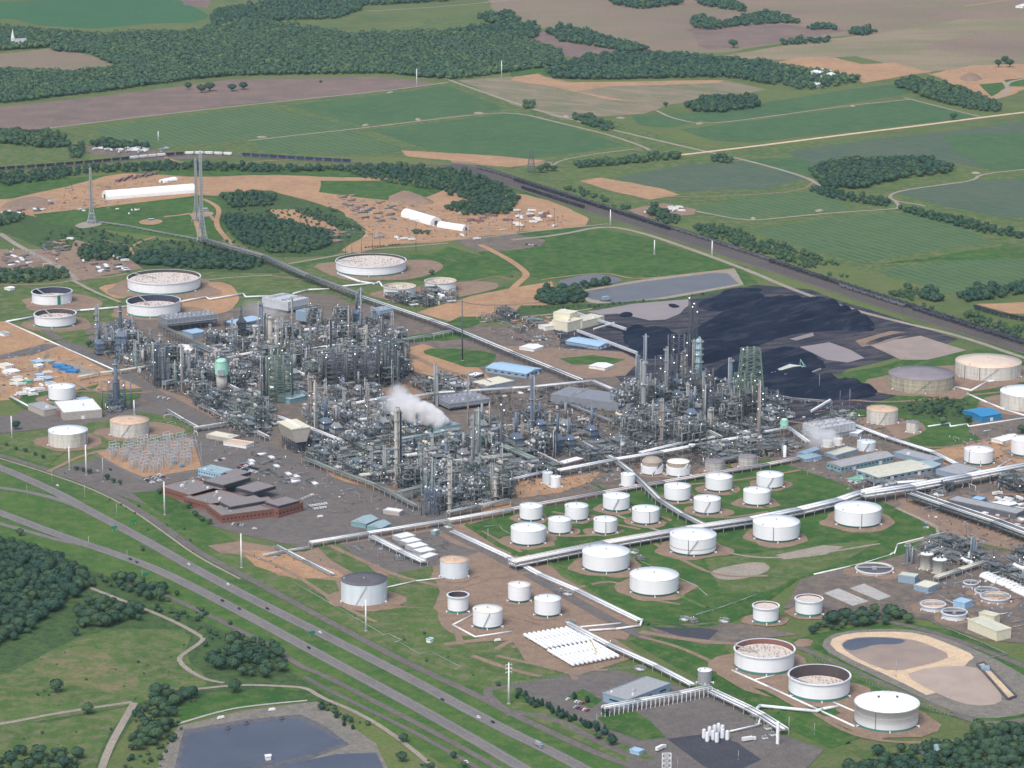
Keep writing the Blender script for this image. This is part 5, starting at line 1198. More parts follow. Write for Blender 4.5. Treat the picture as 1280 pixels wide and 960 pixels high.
# brick office complex
BO = 'brick office wings beside the highway'
def brick(label,l,b,r,h,**k): return building(label,l,b,r,h,M_brick,M_roofgravel,windows=k.pop('windows',10),roofbox=k.pop('roofbox',4),cat='office building',name='office_building',**k)
brick('long low brick office wing running down beside the green slope',(207,616),(236,632),(276,622),8,windows=12,roofbox=6)
brick('brick office wing with a black roof edge behind the front entrance',(240,628),(262,645),(300,634),8,windows=12,roofbox=5)
brick('front brick office wing with a row of dark windows',(262,640),(274,655),(352,645),8,windows=16,roofbox=5)
brick('square brick block with a tall black roof band at the right end of the office',(334,640),(341,650),(372,641),9,windows=7,roofbox=3)
def rooftop(label,l,b,r,z,h):
    c,Lx,Ly,rz = frame3(l,b,r); c.z = z; t = thing('rooftop_storey',c,rz,label,'rooftop storey')
    m = MB(); m.box((0,0,0),(Lx,Ly,h)); m.build('wall',M_roofblack,t); m = MB(); m.box((0,0,h),(Lx*0.97,Ly*0.97,0.3)); m.build('roof',M_roofgravel,t)
    m = MB(); m.box((0,-Ly/2-0.05,h*0.3),(Lx*0.9,0.12,h*0.3)); m.build('window_band',M_glass,t)
rooftop('black banded upper storey over the left brick wing',(262,613),(272,622),(306,612),8.2,3.6)
rooftop('small black banded box above the left brick wing',(284,603),(294,609),(310,604),8.2,3.4)
rooftop('black banded upper storey over the front brick wing',(277,640),(284,648),(330,640),8.3,3.2)
rooftop('black banded crown of the square brick block',(336,641),(343,648),(370,641),9.2,2.8)
rooftop('black banded upper storey in the middle of the brick office',(300,622),(312,630),(340,622),8.2,3.4)
# works buildings on the right
building('bright blue shed with a white door and blue roof',(1207,520),(1224,529),(1248,525),7,M_bblue2,M_bblue2,'gable',2.5,doors=1)
building('big pale roofed coke shed with an open dark bay',(965,473),(980,477),(1003,467),8,M_bblue3,M_roofc,doors=1,door_m=M_glass)  # dark door panel painted for the shade inside the open bay
building('long grey repair shed with pitched roof and teal end',(1036,585),(1048,592),(1114,578),6.5,M_tealw,M_roofg,'gable',3,windows=14,doors=2)
building('large flat shed with a stained cream roof and blue walls',(1076,593),(1092,605),(1160,592),6,M_bblue,M_roofc,'gable',1.2,windows=8,doors=2)
building('narrow blue shed with white doors in the middle of the repair yard',(1121,570),(1160,584),(1174,580),5,M_bblue,M_roofg,doors=0,roofbox=2)
building('small steep blue shed touching the stained cream roof',(1146,584),(1160,593),(1171,588),5,M_bblue,M_rooft,'gable',2)
building('square grey flat roofed shed under the white pipe bridge',(1173,592),(1196,601),(1222,593),5,M_bblue,M_roofg,doors=2)
building('small green hut beside the red barrels',(1063,601),(1068,606),(1082,602),3,M_bwhite,M_sgreen,'gable',1.2,doors=2)
building('blue house left of the two cream tanks',(998,570),(1004,573),(1023,567),4.5,M_bblue,M_bblue,'gable',2)
building('light blue leanto below the blue house',(999,574),(1005,579),(1024,575),3.5,M_bblue3,M_rooft)
building('grey house before the pale blue tank',(1033,570),(1042,575),(1070,567),4,M_bblue,M_roofc)
building('small white roofed house behind the cooling building',(1064,543),(1070,548),(1078,543),3,M_bblue,M_bwhite)
building('cream boxy building with a white roof beside the lagoon',(1205,788),(1250,801),(1268,797),9,M_bcream,M_roofc,windows=0,roofbox=0)
building('small cream block behind the cream boxy building',(1226,776),(1240,783),(1247,780),8,M_bcream,M_roofc)
building('blue block with a tan roof beside the settling basins',(1125,726),(1141,733),(1146,729),7,M_bblue,M_roofc)
building('blue grey pump house with lit lamps',(1144,737),(1158,743),(1172,737),5,M_bblue,M_bcream)
building('small two storey blue hut by the clarifiers',(1194,758),(1203,764),(1212,760),6,M_bblue3,M_bblue3)
building('long grey canopy roof over the right rail racks',(1196,627),(1258,655),(1270,650),6,M_dsteel,M_roofg)
building('pale roofed huts in the right storage yard',(1240,632),(1252,638),(1270,634),3.5,M_rooft,M_bwhite,'gable',1.2)
building('blue roofed workshop at the right storage yard',(1210,628),(1220,632),(1232,627),3,M_bblue2,M_bblue3)
building('white tapered house at the right edge',(1240,552),(1252,556),(1274,550),3.5,M_bwhite,M_bwhite,'gable',2)
building('blue ended grey loading shed beside the dark car park',(757,876),(780,888),(834,867),7.5,M_bblue,M_roofg,windows=3,roofbox=3)
building('small blue kiosk on the loading yard',(789,941),(797,946),(803,943),3,M_bblue3,M_bblue3)
building('grey shed behind the trees in the lower right corner',(1152,940),(1160,948),(1182,940),4,M_bblue,M_rooft,'gable',2)
building('tiny white hut on the grass near the highway',(534,803),(537,805),(541,803),3,M_bwhite,M_tealw)
building('teal gatehouse canopy, the left of two',(443,656),(453,663),(468,656),5,M_tealw,M_rooft,'gable',3)
building('teal gatehouse canopy, the right of two',(462,662),(472,668),(485,662),5,M_tealw,M_rooft,'gable',3)
building('white truck shed on the asphalt above the gatehouse',(484,640),(494,648),(500,645),4,M_block,M_bwhite)
building('small white topped kiosk among the red bollards',(540,668),(543,670),(548,668),4,M_tealw,M_bwhite)
for i,(x,y) in enumerate([(498,674),(506,680),(514,686),(523,692)]):
    building('white loading canopy, %s of four stepped ones' % ['uppermost','second','third','lowest'][i],(x-6,y),(x+2,y+5),(x+20,y+1),4,M_steel,M_bwhite)
building('white roofed shed below the four stepped canopies',(522,701),(529,705),(546,699),4,M_block,M_bwhite)
building('pale roofed shed inside the centre units',(697,583),(702,587),(728,580),5,M_bbrown,M_bwhite)
building('white roofed hut beside the upper pipe rack',(586,472),(590,476),(602,472),4,M_dsteel,M_bwhite)
building('long low blue block with white roof by the upper pipe rack',(590,481),(608,487),(642,480),3.5,M_bblue,M_bcream)
# contractors' huts at the left
hs = random.Random(5)
for i,(x,y,w,m1,m2,lab) in enumerate([
    (44,454,24,M_rooft,M_bblue3,'pale blue roofed hut at the top of the contractor yard'),
    (58,454,22,M_block,M_rooft,'tent shaped grey hut next to the pale blue one'),
    (46,459,16,M_bwhite,M_bwhite,'white trailer below the tent shaped grey hut'),
    (70,457,14,M_bblue,M_bblue,'dark blue container at the top of the contractor yard'),
    (4,459,26,M_bwhite,M_bcream,'cream roofed trailer at the left edge of the contractor yard'),
    (10,466,30,M_bwhite,M_bwhite,'long white trailer at the left edge of the contractor yard'),
    (18,478,26,M_rooft,M_bcream,'cream hipped tent in the contractor yard'),
    (33,479,14,M_sgreen,M_sgreen,'small pale green hut beside the cream tent'),
    (46,471,18,M_bblue,M_bblue3,'left light blue trailer in the middle of the contractor yard'),
    (56,475,20,M_bblue,M_bblue3,'right light blue trailer in the middle of the contractor yard'),
    (61,482,18,M_bwhite,M_rooft,'white trailer next to the white tank dike'),
    (32,489,14,M_bwhite,M_bwhite,'small white trailer below the pale green hut'),
    (38,491,12,M_bwhite,M_bwhite,'smallest white trailer at the foot of the contractor yard'),
    (3,419,18,M_bwhite,M_tealw,'pale trailer at the left edge below the shrub row'),
    (10,362,16,M_bwhite,M_bwhite,'white trailer with a green side beside the dirt track')]):
    building(lab,(x-w/4,y),(x+w/4*0.4,y+w/9),(x+w/2,y+w/30),3.4,m1,m2,'gable' if i % 3 != 1 else 'flat',1.1,name='site_hut',cat='hut')
for i,(x,y) in enumerate([(72,459),(80,462),(88,465)]):
    building('blue container stack, %s of three' % ['upper','middle','lower'][i],(x-4,y),(x+5,y+4),(x+9,y+1.5),3,M_tarp,M_bblue2,name='container',cat='container')
building('white farmhouse in the far wood',(1012,92),(1020,96),(1034,93),6,M_bwhite,M_bwhite,'gable',3)
building('white barn with a steep roof in the far wood',(1028,98),(1034,101),(1042,98),7,M_bwhite,M_bwhite,'gable',4)
building('small white house at the wood edge below the barn',(1014,108),(1018,110),(1024,108),5,M_bwhite,M_bwhite,'gable',3)
building('small white building at the upper right corner',(1272,9),(1276,11),(1284,9),5,M_bwhite,M_bwhite,'gable',3)
# distant church
t = thing('church',G(22,57),0.4,'white steepled church among the trees at upper left','church')
m = MB(); m.box((6,0,0),(26,12,9)); m.build('nave',M_bwhite,t); m = MB(); m.gable((6,0,9),(26,12),7); m.build('roof',M_roofg,t)
m = MB(); m.box((-10,0,0),(7,7,18)); m.build('tower',M_bwhite,t); m = MB(); m.lathe([(4,0),(0.05,20)],(-10,0,18),8); m.build('spire',M_bwhite,t)

# ================================================================ finned coolers, cooling towers, hopper
def cooler(label,l,b,r,z,h,rows,cols,m_body,legs=True,fan=True,steam=None):
    c,Lx,Ly,rz = frame3(l,b,r); t = thing('cooling_unit',c,rz,label,'cooling unit')
    m = MB(); m.box((0,0,z),(Lx,Ly,h)); m.build('casing',m_body,t)
    if legs:
        m = MB(); n = max(3,int(Lx/7))
        for i in range(n+1):
            for s in (-1,1): m.beam((-Lx/2+Lx*i/n,s*Ly*0.45,0),(-Lx/2+Lx*i/n,s*Ly*0.45,z),0.6)
            if i < n:
                for s in (-1,1): m.beam((-Lx/2+Lx*i/n,s*Ly*0.45,0),(-Lx/2+Lx*(i+1)/n,s*Ly*0.45,z),0.3)
        m.build('legs',M_dsteel,t)
    fr = min(Lx/cols,Ly/rows)*0.4; k0 = 0
    for i in range(cols):
        for j in range(rows):
            f = MB(); x,y = -Lx/2+Lx*(i+0.5)/cols,-Ly/2+Ly*(j+0.5)/rows
            f.cyl((x,y,z+h),(x,y,z+h+1.6),fr,fr*0.9,n=14,caps=False); f.disc((x,y,z+h+0.9),fr*0.9,14); f.build('fan',M_steel,t)
    w = MB(); n = max(4,int(Lx/5))
    for i in range(n+1): w.box((-Lx/2+Lx*i/n,-Ly/2-0.15,z),(0.35,0.3,h))
    w.box((0,-Ly/2-0.9,z+h*0.35),(Lx,1.4,0.15)); w.build('ribs',M_steel,t)
    return t
M_cas = W_('casing_grey',(0.22,0.235,0.26),dirt=0.5)
M_casl = W_('casing_light',(0.48,0.50,0.52),dirt=0.5)
cooler('long grey bank of roof fans in front of the navy tank',(200,410),(207,416),(270,409),8,9,2,11,M_cas)
cooler('pale grey finned block steaming behind the process units',(336,385),(352,394),(378,388),4,12,2,5,M_casl)
cooler('long dark cooling tower left of the coke drums',(708,500),(768,524),(790,514),1,11,2,12,M_cas)
cooler('grey concrete cooling building below the coke slope',(1008,543),(1018,551),(1064,543),0.5,13,2,6,M_casl)
cooler('dark cooling rows left of the steam plume',(546,504),(556,515),(608,508),3,6,2,8,M_cas)
cooler('small blue grey cooler box near the finned block',(374,404),(380,408),(392,405),5,13,1,2,M_bblue)
cooler('grey green cooler bank above the steam plume source',(538,540),(545,546),(572,541),4,6,2,4,M_tealw)
cooler('blue cooler deck behind the dark fractionation block',(466,398),(472,402),(488,399),8,6,1,3,M_bblue)
# big hopper-like cooler on legs at the centre left
t = thing('air_cooler',G(368,562),AU,'big tilted grey cooler box on dark legs at the centre left','cooling unit')
m = MB(); m.box((0,0,13),(38,13,15),0,(1.0,1.75)); m.build('casing',M_block,t)
m = MB(); m.box((0,0,28),(39,23.5,1)); m.build('rim',M_bcream,t)
for i in range(5):
    f = MB(); f.cyl((-15+i*7.5,0,29),(-15+i*7.5,0,30.5),3.2,n=14,caps=True); f.build('fan',M_rcream,t)
m = MB()
for i in range(8):
    for s in (-1,1):
        m.beam((-18+i*5.2,s*6,0),(-18+i*5.2,s*6,13),0.7)
        if i < 7: m.beam((-18+i*5.2,s*6,0),(-12.8+i*5.2,s*6,13),0.35); m.beam((-18+i*5.2,s*6,13),(-12.8+i*5.2,s*6,0),0.35)
m.build('legs',M_dsteel,t)
# elevated mint vessels
def mint(label,x,yb,yt,rpx,conc=True):
    p = G(x,yb); h = hgt(x,yb,yt); r = rpx*mpp(x,yb); t = thing('elevated_vessel',p,0,label,'vessel')
    m = MB(); m.drum((0,0,h*0.5+r*0.3),(0,0,h-r*0.3),r,20); m.build('vessel',M_mint,t)
    m = MB(); m.cyl((0,0,0),(0,0,h*0.5),r*0.8,n=16) if conc else [m.beam((math.cos(a)*r*0.7,math.sin(a)*r*0.7,0),(math.cos(a)*r*0.7,math.sin(a)*r*0.7,h*0.5),0.7) for a in (0.8,2.4,3.9,5.5)]
    m.build('support',M_concrete if conc else M_dsteel,t)
    m = MB(); m.box((0,-r*0.9,h*0.55),(r*0.9,r*0.4,h*0.18)); m.build('platform',M_steel,t)
mint('large mint green vessel on a concrete stand in the left units',277.5,489,450,8.5)
mint('small mint green vessel near the grey cooling building',980,548,524,5.2,False)
# ================================================================ process units
M_col1 = paint('column_grey',(0.25,0.26,0.27),0.5,dirt=0.5,scale=0.2,streak=True,vary=0.15)
M_col2 = paint('column_light',(0.42,0.39,0.34),0.5,dirt=0.5,scale=0.2,streak=True,vary=0.12)
M_col3 = paint('column_dark',(0.055,0.065,0.09),0.5,dirt=0.4,scale=0.2,streak=True,vary=0.2)
M_col4 = paint('column_blue',(0.12,0.16,0.22),0.5,dirt=0.4,scale=0.2,streak=True,vary=0.2)
M_col5 = paint('column_green',(0.22,0.32,0.28),0.5,dirt=0.4,scale=0.2,streak=True,vary=0.1)
M_col6 = paint('column_cyan',(0.28,0.46,0.50),0.5,dirt=0.4,scale=0.2,streak=True)
M_col7 = paint('column_brown',(0.30,0.22,0.19),0.6,dirt=0.5,scale=0.2,streak=True,vary=0.15)
M_pipeA = paint('pipe_insulated',(0.29,0.305,0.295),0.4,dirt=0.5,scale=0.3,vary=0.2)
M_pipeB = paint('pipe_dull',(0.125,0.13,0.13),0.5,dirt=0.5,scale=0.3,vary=0.2)
M_pipeW = paint('pipe_white',(0.74,0.75,0.76),0.35,dirt=0.35,scale=0.2)
M_pipeR = paint('pipe_rust',(0.36,0.22,0.18),0.7,dirt=0.5,scale=0.3)
M_fr_b = paint('frame_bluegrey',(0.085,0.108,0.130),0.6,dirt=0.5,scale=0.4,vary=0.25)
M_fr_g = paint('frame_green',(0.135,0.185,0.155),0.6,dirt=0.5,scale=0.4,vary=0.15)
M_fr_r = paint('frame_brown',(0.17,0.12,0.10),0.6,dirt=0.5,scale=0.4,vary=0.2)
M_deck = paint('deck_grating',(0.155,0.175,0.175),0.7,dirt=0.6,scale=0.5,vary=0.25)
M_lampm = emit('lamp_glow',(1.0,0.97,0.88),1.6)
def lamp(parent,x,y,z,r=0.55):
    m = MB(); m.ball((x,y,z),r,6,4); m.build('lamp',M_lampm,parent)
def frame_unit(seed,L,Wd,Hh,lv,fm,pm,vm,nv=3,nd_=3,name='process_unit'):
    rg = random.Random(seed); t = thing(name,(0,0,0),AU,'x','process unit'); L *= 1.3; Wd *= 1.35; Hh *= 0.85
    nx = max(2,int(L/6)); ny = max(2,int(Wd/6)); m = MB(); top = {}
    for i in range(nx+1):
        for j in range(ny+1):
            hh = Hh*(1 if rg.random() < 0.7 else rg.uniform(0.45,0.8)); top[i,j] = hh
            m.beam((-L/2+L*i/nx,-Wd/2+Wd*j/ny,0),(-L/2+L*i/nx,-Wd/2+Wd*j/ny,hh),0.42)
    for k in range(1,lv+1):
        z = Hh*k/lv
        for i in range(nx+1):
            if rg.random() < 0.9: m.beam((-L/2+L*i/nx,-Wd/2,z),(-L/2+L*i/nx,Wd/2,z),0.36)
        for j in range(ny+1):
            if rg.random() < 0.9: m.beam((-L/2,-Wd/2+Wd*j/ny,z),(L/2,-Wd/2+Wd*j/ny,z),0.36)
    for i in range(nx):
        for k in range(lv):
            if rg.random() < 0.35:
                s = rg.choice((-1,1)); m.beam((-L/2+L*i/nx,s*Wd/2,Hh*k/lv),(-L/2+L*(i+1)/nx,s*Wd/2,Hh*(k+1)/lv),0.26)
    m.build('frame',fm,t)
    d = MB()
    for k in range(1,lv+1):
        for i in range(nx):
            for j in range(ny):
                if rg.random() < 0.42: d.box((-L/2+L*(i+0.5)/nx,-Wd/2+Wd*(j+0.5)/ny,Hh*k/lv+0.2),(L/nx*0.96,Wd/ny*0.96,0.12))
    for s in (-1,1):
        for k in range(1,lv+1): d.beam((-L/2,s*Wd/2,Hh*k/lv+1.1),(L/2,s*Wd/2,Hh*k/lv+1.1),0.14)
    d.build('deck',M_deck,t)
    for q in range(nd_):
        z = Hh*rg.randint(0,lv)/lv+1.4; r = rg.uniform(0.9,1.9); y = rg.uniform(-0.4,0.4)*Wd; x = rg.uniform(-0.3,0.3)*L; l = rg.uniform(4,9)
        v = MB(); v.drum((x-l/2,y,z+r),(x+l/2,y,z+r),r,12) if rg.random() < 0.6 else v.drum((x,y-l/2,z+r),(x,y+l/2,z+r),r,12); v.build('drum',rg.choice(vm),t)
    for q in range(nv):
        r = rg.uniform(0.7,1.5); x = rg.uniform(-0.46,0.46)*L; y = rg.uniform(-0.46,0.46)*Wd; z0 = 0; h = Hh*rg.uniform(0.6,1.35)
        v = MB(); v.drum((x,y,z0),(x,y,h),r,12); v.cyl((x,y,h*0.7),(x,y,h*0.7+0.2),r*1.7,n=10); v.build('vertical_vessel',rg.choice(vm),t)
    for c in range(2):
        p = MB()
        for q in range(20):
            a = Vector((rg.uniform(-0.52,0.52)*L,rg.uniform(-0.55,0.55)*Wd,rg.uniform(0.05,1.05)*Hh)); pts = [a]; ax = rg.randint(0,2)
            for s in range(rg.randint(2,4)):
                b = pts[-1].copy(); lim = (L*0.55,Wd*0.6,Hh)[ax]
                b[ax] = rg.uniform(-lim,lim) if ax < 2 else rg.uniform(0.3,lim*1.06); pts.append(b); ax = (ax+rg.randint(1,2)) % 3
            r = rg.choice((0.18,0.25,0.35,0.5))
            for u,w in zip(pts[:-1],pts[1:]): p.cyl(u,w,r,n=6,caps=True)
        p.build('pipework',pm[c],t)
    cl = MB()                               # pumps, valves, exchangers, cable trays at foot and on decks
    for q in range(44):
        z = rg.choice([0]+[Hh*k/lv+0.3 for k in range(lv+1)]); s = rg.uniform(0.5,1.6)
        cl.box((rg.uniform(-0.5,0.5)*L,rg.uniform(-0.5,0.5)*Wd,z),(s,s*rg.uniform(0.6,2.2),rg.uniform(0.6,2.2)),rg.choice((0,1.57)))
    cl.build('fittings',pm[2],t)['kind'] = 'stuff'
    for q in range(1): lamp(t,rg.choice((-0.5,0.5))*L,rg.uniform(-0.5,0.5)*Wd,Hh*rg.randint(1,lv)/lv+2.2,0.42)
    return t
def col_unit(r,h,mat,seed=0,plats=4,pipe=True,head=True,name='distillation_tower',cat='column',taper=1.0,lampn=1,ladder=True):
    """unit column built at real size"""
    rg = random.Random(seed); t = thing(name,(0,0,0),0,'x',cat); m = MB()
    m.smooth = True; n = 16
    m.lathe([(r*1.12,0),(r,h*0.06),(r*taper,h*0.97),(r*taper*0.8,h*0.99),(r*0.3,h+r*0.3 if head else h)],n=n); m.build('shell',mat,t)
    for k in range(plats):
        z = h*(0.22+0.74*(k+rg.uniform(-0.2,0.2))/max(1,plats-1) if plats > 1 else h*0.9); z = min(z,h*0.98); a0 = rg.uniform(0,6.28); span = rg.uniform(2.5,6.28)
        p = MB(); ns = 9; R = r*1.2+1.2
        for i in range(ns):
            a,b = a0+span*i/ns,a0+span*(i+1)/ns
            p.quad((r*math.cos(a),r*math.sin(a),z),(R*math.cos(a),R*math.sin(a),z),(R*math.cos(b),R*math.sin(b),z),(r*math.cos(b),r*math.sin(b),z))
            p.beam((R*math.cos(a),R*math.sin(a),z+1.1),(R*math.cos(b),R*math.sin(b),z+1.1),0.16); p.beam((R*math.cos(a),R*math.sin(a),z-0.3),(R*math.cos(a),R*math.sin(a),z+1.1),0.14)
        p.build('platform',M_steel if mat not in (M_col3,) else M_dsteel,t)
    if ladder:
        l = MB(); a = rg.uniform(3.5,6); x,y = (r+0.45)*math.cos(a),(r+0.45)*math.sin(a); l.box((x,y,0.5),(0.5,0.35,h*0.95)); l.build('ladder',M_steel,t)
    if pipe:
        p = MB(); a = rg.uniform(3.3,6.1); pr = min(0.6,r*0.3)+0.1; x,y = (r+pr+0.4)*math.cos(a),(r+pr+0.4)*math.sin(a)
        p.pipe([(0,0,h),(0,0,h+1.2+r*0.4),(x,y,h+1.2+r*0.4),(x,y,1)],pr,8); p.build('overhead_pipe',M_pipeA,t)
    for q in range(lampn): lamp(t,(r+1)*math.cos(4.2+q),(r+1)*math.sin(4.2+q),h*(0.6+0.38*q/max(1,lampn)),0.5)
    return t
def heater_unit(seed,mat):
    rg = random.Random(seed); t = thing('fired_heater',(0,0,0),AU,'x','fired heater')
    m = MB(); m.box((0,0,2.5),(12,9,12)); m.build('firebox',mat,t)
    m = MB(); m.box((0,0,14.5),(12,9,5),0,(0.35,0.4)); m.build('breech',mat,t)
    m = MB(); m.cyl((0,0,19),(0,0,36+seed),1.5,1.3,14,True); m.build('stack',mat,t)
    m = MB()
    for x in (-6,-2,2,6):
        for y in (-4.5,4.5): m.beam((x,y,0),(x,y,14),0.5)
    for z in (2.4,8,14): m.box((0,0,z),(14.5,11.5,0.18))
    m.build('frame',M_dsteel,t); p = MB()
    for k in range(6): p.pipe([(-6+k*2.4,-5,3),(-6+k*2.4,-5,12),(-6+k*2.4,0,15.5)],0.3,6)
    p.build('pipework',M_pipeA,t); lamp(t,6,-5,15.5)
    return t
def exch_unit(seed,vm):
    rg = random.Random(seed); t = thing('exchanger_bank',(0,0,0),AU,'x','heat exchangers')
    for k in range(5):
        for z in (2.2,5.0)[:rg.randint(1,2)]:
            m = MB(); y = -6+k*3; m.drum((-5,y,z),(4.5,y,z),0.95,12); m.cyl((4.6,y,z),(5.6,y,z),1.2,n=12); m.build('exchanger',rg.choice(vm),t)
    for x in (-3.5,3): m = MB(); m.box((x,0,0),(0.7,14,1.5)); m.build('pier',M_concrete,t)
    p = MB()
    for k in range(12): p.pipe([(rg.uniform(-6,6),rg.uniform(-7,7),0.5),(rg.uniform(-6,6),rg.uniform(-7,7),rg.uniform(4,8)),(rg.uniform(-6,6),rg.uniform(-7,7),rg.uniform(4,8))],0.28,6)
    p.build('pipework',M_pipeA,t); lamp(t,5,6,6,0.45)
    return t
def drum_unit(seed,mat):
    rg = random.Random(seed); t = thing('horizontal_drum',(0,0,0),AV,'x','drum'); r = rg.uniform(1.6,2.4); l = rg.uniform(10,15)
    m = MB(); m.drum((-l/2,0,3+r),(l/2,0,3+r),r,16); m.build('shell',mat,t)
    m = MB(); [m.box((x,0,0),(1,r*1.6,3.4)) for x in (-l*0.3,l*0.3)]; m.build('saddle',M_concrete,t)
    m = MB(); m.pipe([(0,0,3+2*r),(0,0,5.5+2*r),(0,5,5.5+2*r),(0,5,0.5)],0.35,8); m.pipe([(-l*0.3,0,2*r+3),(-l*0.3,0,2*r+4.4),(l*0.2,0,2*r+4.4)],0.25,6); m.build('pipework',M_pipeA,t)
    m = MB(); m.box((0,0,3.2+2*r),(l*0.7,2,0.15)); m.build('platform',M_deck,t)
    return t
VM = [M_col1,M_col2,M_col4,M_pipeA]
KF = []                                     # kits with a look word
for sd,(L,Wd,Hh,lv,fm,look) in enumerate([
    (20,12,17,3,M_fr_b,'blue grey steel'),(24,10,12,2,M_fr_b,'low blue grey steel'),(16,12,26,4,M_fr_b,'tall blue grey steel'),(22,12,15,3,M_fr_r,'brownish steel'),
    (18,14,20,3,M_fr_g,'greenish steel'),(26,12,9,2,M_fr_r,'low brownish steel'),(20,12,19,4,M_dsteel,'dark steel'),(16,10,29,5,M_dsteel,'tall dark steel'),
    (24,12,10,2,M_fr_g,'low greenish steel'),(20,12,14,3,M_steel,'pale galvanised')]):
    u = frame_unit(sd+3,L,Wd,Hh,lv,fm,[M_pipeA,M_pipeB if sd % 2 else M_pipeA,M_pipeB if sd % 3 else M_pipeW],VM)
    KF.append((kit(u),look+' pipe frame'))
KH = [(kit(heater_unit(0,M_col1)),'grey box heater with stack'),(kit(heater_unit(4,M_col4)),'blue box heater with stack')]
KE = [(kit(exch_unit(1,[M_pipeA,M_pipeW,M_col1])),'pale exchanger bank'),(kit(exch_unit(5,[M_pipeB,M_col4,M_col7])),'dark exchanger bank')]
KD = [(kit(drum_unit(2,M_pipeW)),'white horizontal drum'),(kit(drum_unit(4,M_col1)),'grey horizontal drum'),(kit(drum_unit(9,M_bcream)),'cream horizontal drum')]
KC = []
for sd,(r,h,m,look) in enumerate([(1.1,24,M_col1,'slim grey'),(1.5,34,M_col2,'pale'),(1.0,20,M_col4,'short blue'),(1.8,30,M_col4,'stout blue'),(1.3,38,M_col1,'tall grey'),(0.8,18,M_col2,'short pale'),
                                      (1.4,28,M_col3,'dark'),(0.7,30,M_col3,'thin dark'),(1.2,26,M_col5,'green'),(1.1,22,M_col7,'brown')]):
    KC.append((kit(col_unit(r,h,m,sd+40,lampn=sd % 3 == 0)),look+' column'))
AUTO = []                                   # (object, look) to be labelled by their neighbourhood
def auto(k,x,y,rz=0,scale=None,world=False):
    kt,look = k; p = Vector((x,y,0)) if world else G(x,y)
    o = kt.put(p,rz,look,'x',scale); AUTO.append((o,look)); return o
rp = random.Random(11)
ZONES = [
    # polygon, step along U, step along V, keep, mix weights (frame, column, heater, exch, drum), frame choices
    ([(118,440),(148,414),(180,420),(186,446),(200,452),(196,466),(160,462)],13,12,0.95,(5,5,1,1,1),(0,1,2,6)),
    ([(186,452),(236,446),(262,452),(270,486),(262,506),(240,500),(200,484)],17,14,0.95,(6,4,1,1,1),(0,2,6,3)),
    ([(262,450),(262,420),(330,406),(340,420),(340,470),(300,492),(270,486)],19,15,0.85,(5,3,1,2,1),(0,1,3,9,6)),
    ([(236,492),(262,494),(330,500),(345,520),(340,545),(300,548),(270,526)],16,13,0.95,(6,2,0,2,1),(9,4,1,0)),
    ([(340,420),(400,404),(470,402),(506,424),(500,440),(400,440),(345,440)],17,14,0.9,(5,4,1,2,2),(0,1,3,2,9)),
    ([(398,452),(430,446),(505,448),(506,470),(486,484),(410,478)],11,10,1.0,(8,4,0,0,0),(2,7,6,0)),
    ([(330,446),(398,446),(400,478),(392,500),(330,498)],17,14,0.9,(6,3,1,1,1),(4,8,2,0)),
    ([(392,500),(470,492),(500,506),(520,530),(500,560),(440,560),(390,548)],18,14,0.92,(5,3,1,2,3),(3,5,0,6,9)),
    ([(350,560),(400,556),(480,562),(500,590),(500,612),(460,600),(400,580)],15,12,0.95,(7,2,1,1,1),(0,4,6,8)),
    ([(500,530),(560,548),(620,536),(640,560),(630,584),(560,588),(500,580)],17,13,0.92,(5,4,1,2,2),(0,3,4,8,9)),
    ([(500,590),(560,596),(620,592),(636,620),(604,634),(552,642),(520,626)],14,12,0.97,(7,3,0,1,1),(2,4,0,6)),
    ([(520,478),(560,470),(590,482),(580,496),(540,500)],16,13,0.9,(4,1,0,2,3),(1,5,9)),
    ([(636,526),(700,532),(760,540),(770,560),(700,572),(650,578),(636,560)],17,13,0.92,(5,5,2,1,1),(3,5,0,6)),
    ([(640,580),(690,590),(660,600),(640,606)],16,13,0.85,(5,2,0,2,1),(5,1,9)),
    ([(770,500),(800,478),(880,484),(950,494),(990,520),(960,546),(870,560),(800,566),(770,552)],16,13,0.97,(8,5,1,1,1),(0,2,6,7,1)),
    ([(690,566),(780,552),(800,564),(790,572),(740,580)],16,13,0.9,(5,2,0,2,1),(0,1,5)),
    ([(870,566),(960,550),(1000,556),(990,568),(960,574),(880,578)],16,13,0.8,(5,1,0,2,2),(1,5,9)),
    ([(985,545),(1010,530),(1060,524),(1060,536),(1010,550)],15,12,0.8,(5,1,0,2,2),(1,5,8)),
    ([(1146,690),(1166,676),(1216,676),(1240,700),(1226,714),(1180,706)],15,12,0.75,(4,1,0,3,3),(1,5)),
    ([(480,372),(524,370),(572,366),(572,378),(530,384),(490,380)],16,13,0.8,(5,0,0,3,2),(1,5)),
    ([(640,412),(664,402),(672,410),(652,418)],17,14,0.8,(5,1,0,2,2),(5,1)),
    ([(600,396),(640,392),(640,402),(604,404)],17,14,0.6,(5,0,0,2,2),(5,1)),
    ([(130,512),(150,500),(152,512),(140,518)],12,11,1.0,(5,1,0,1,0),(6,0)),
    ([(1228,712),(1290,712),(1290,736),(1250,728)],15,12,0.8,(5,1,0,3,2),(1,5,9)),
    ([(1070,600),(1130,604),(1190,612),(1180,622),(1060,612)],16,12,0.7,(4,0,0,3,2),(1,5)),
    ([(1230,600),(1290,594),(1290,616),(1250,614)],15,12,0.8,(4,1,0,3,2),(1,5,9)),
    ([(1255,700),(1290,690),(1290,712),(1262,716)],16,13,0.8,(5,1,0,2,2),(1,9)),
]
cU,sU = math.cos(AU),math.sin(AU)
nz_ = 0
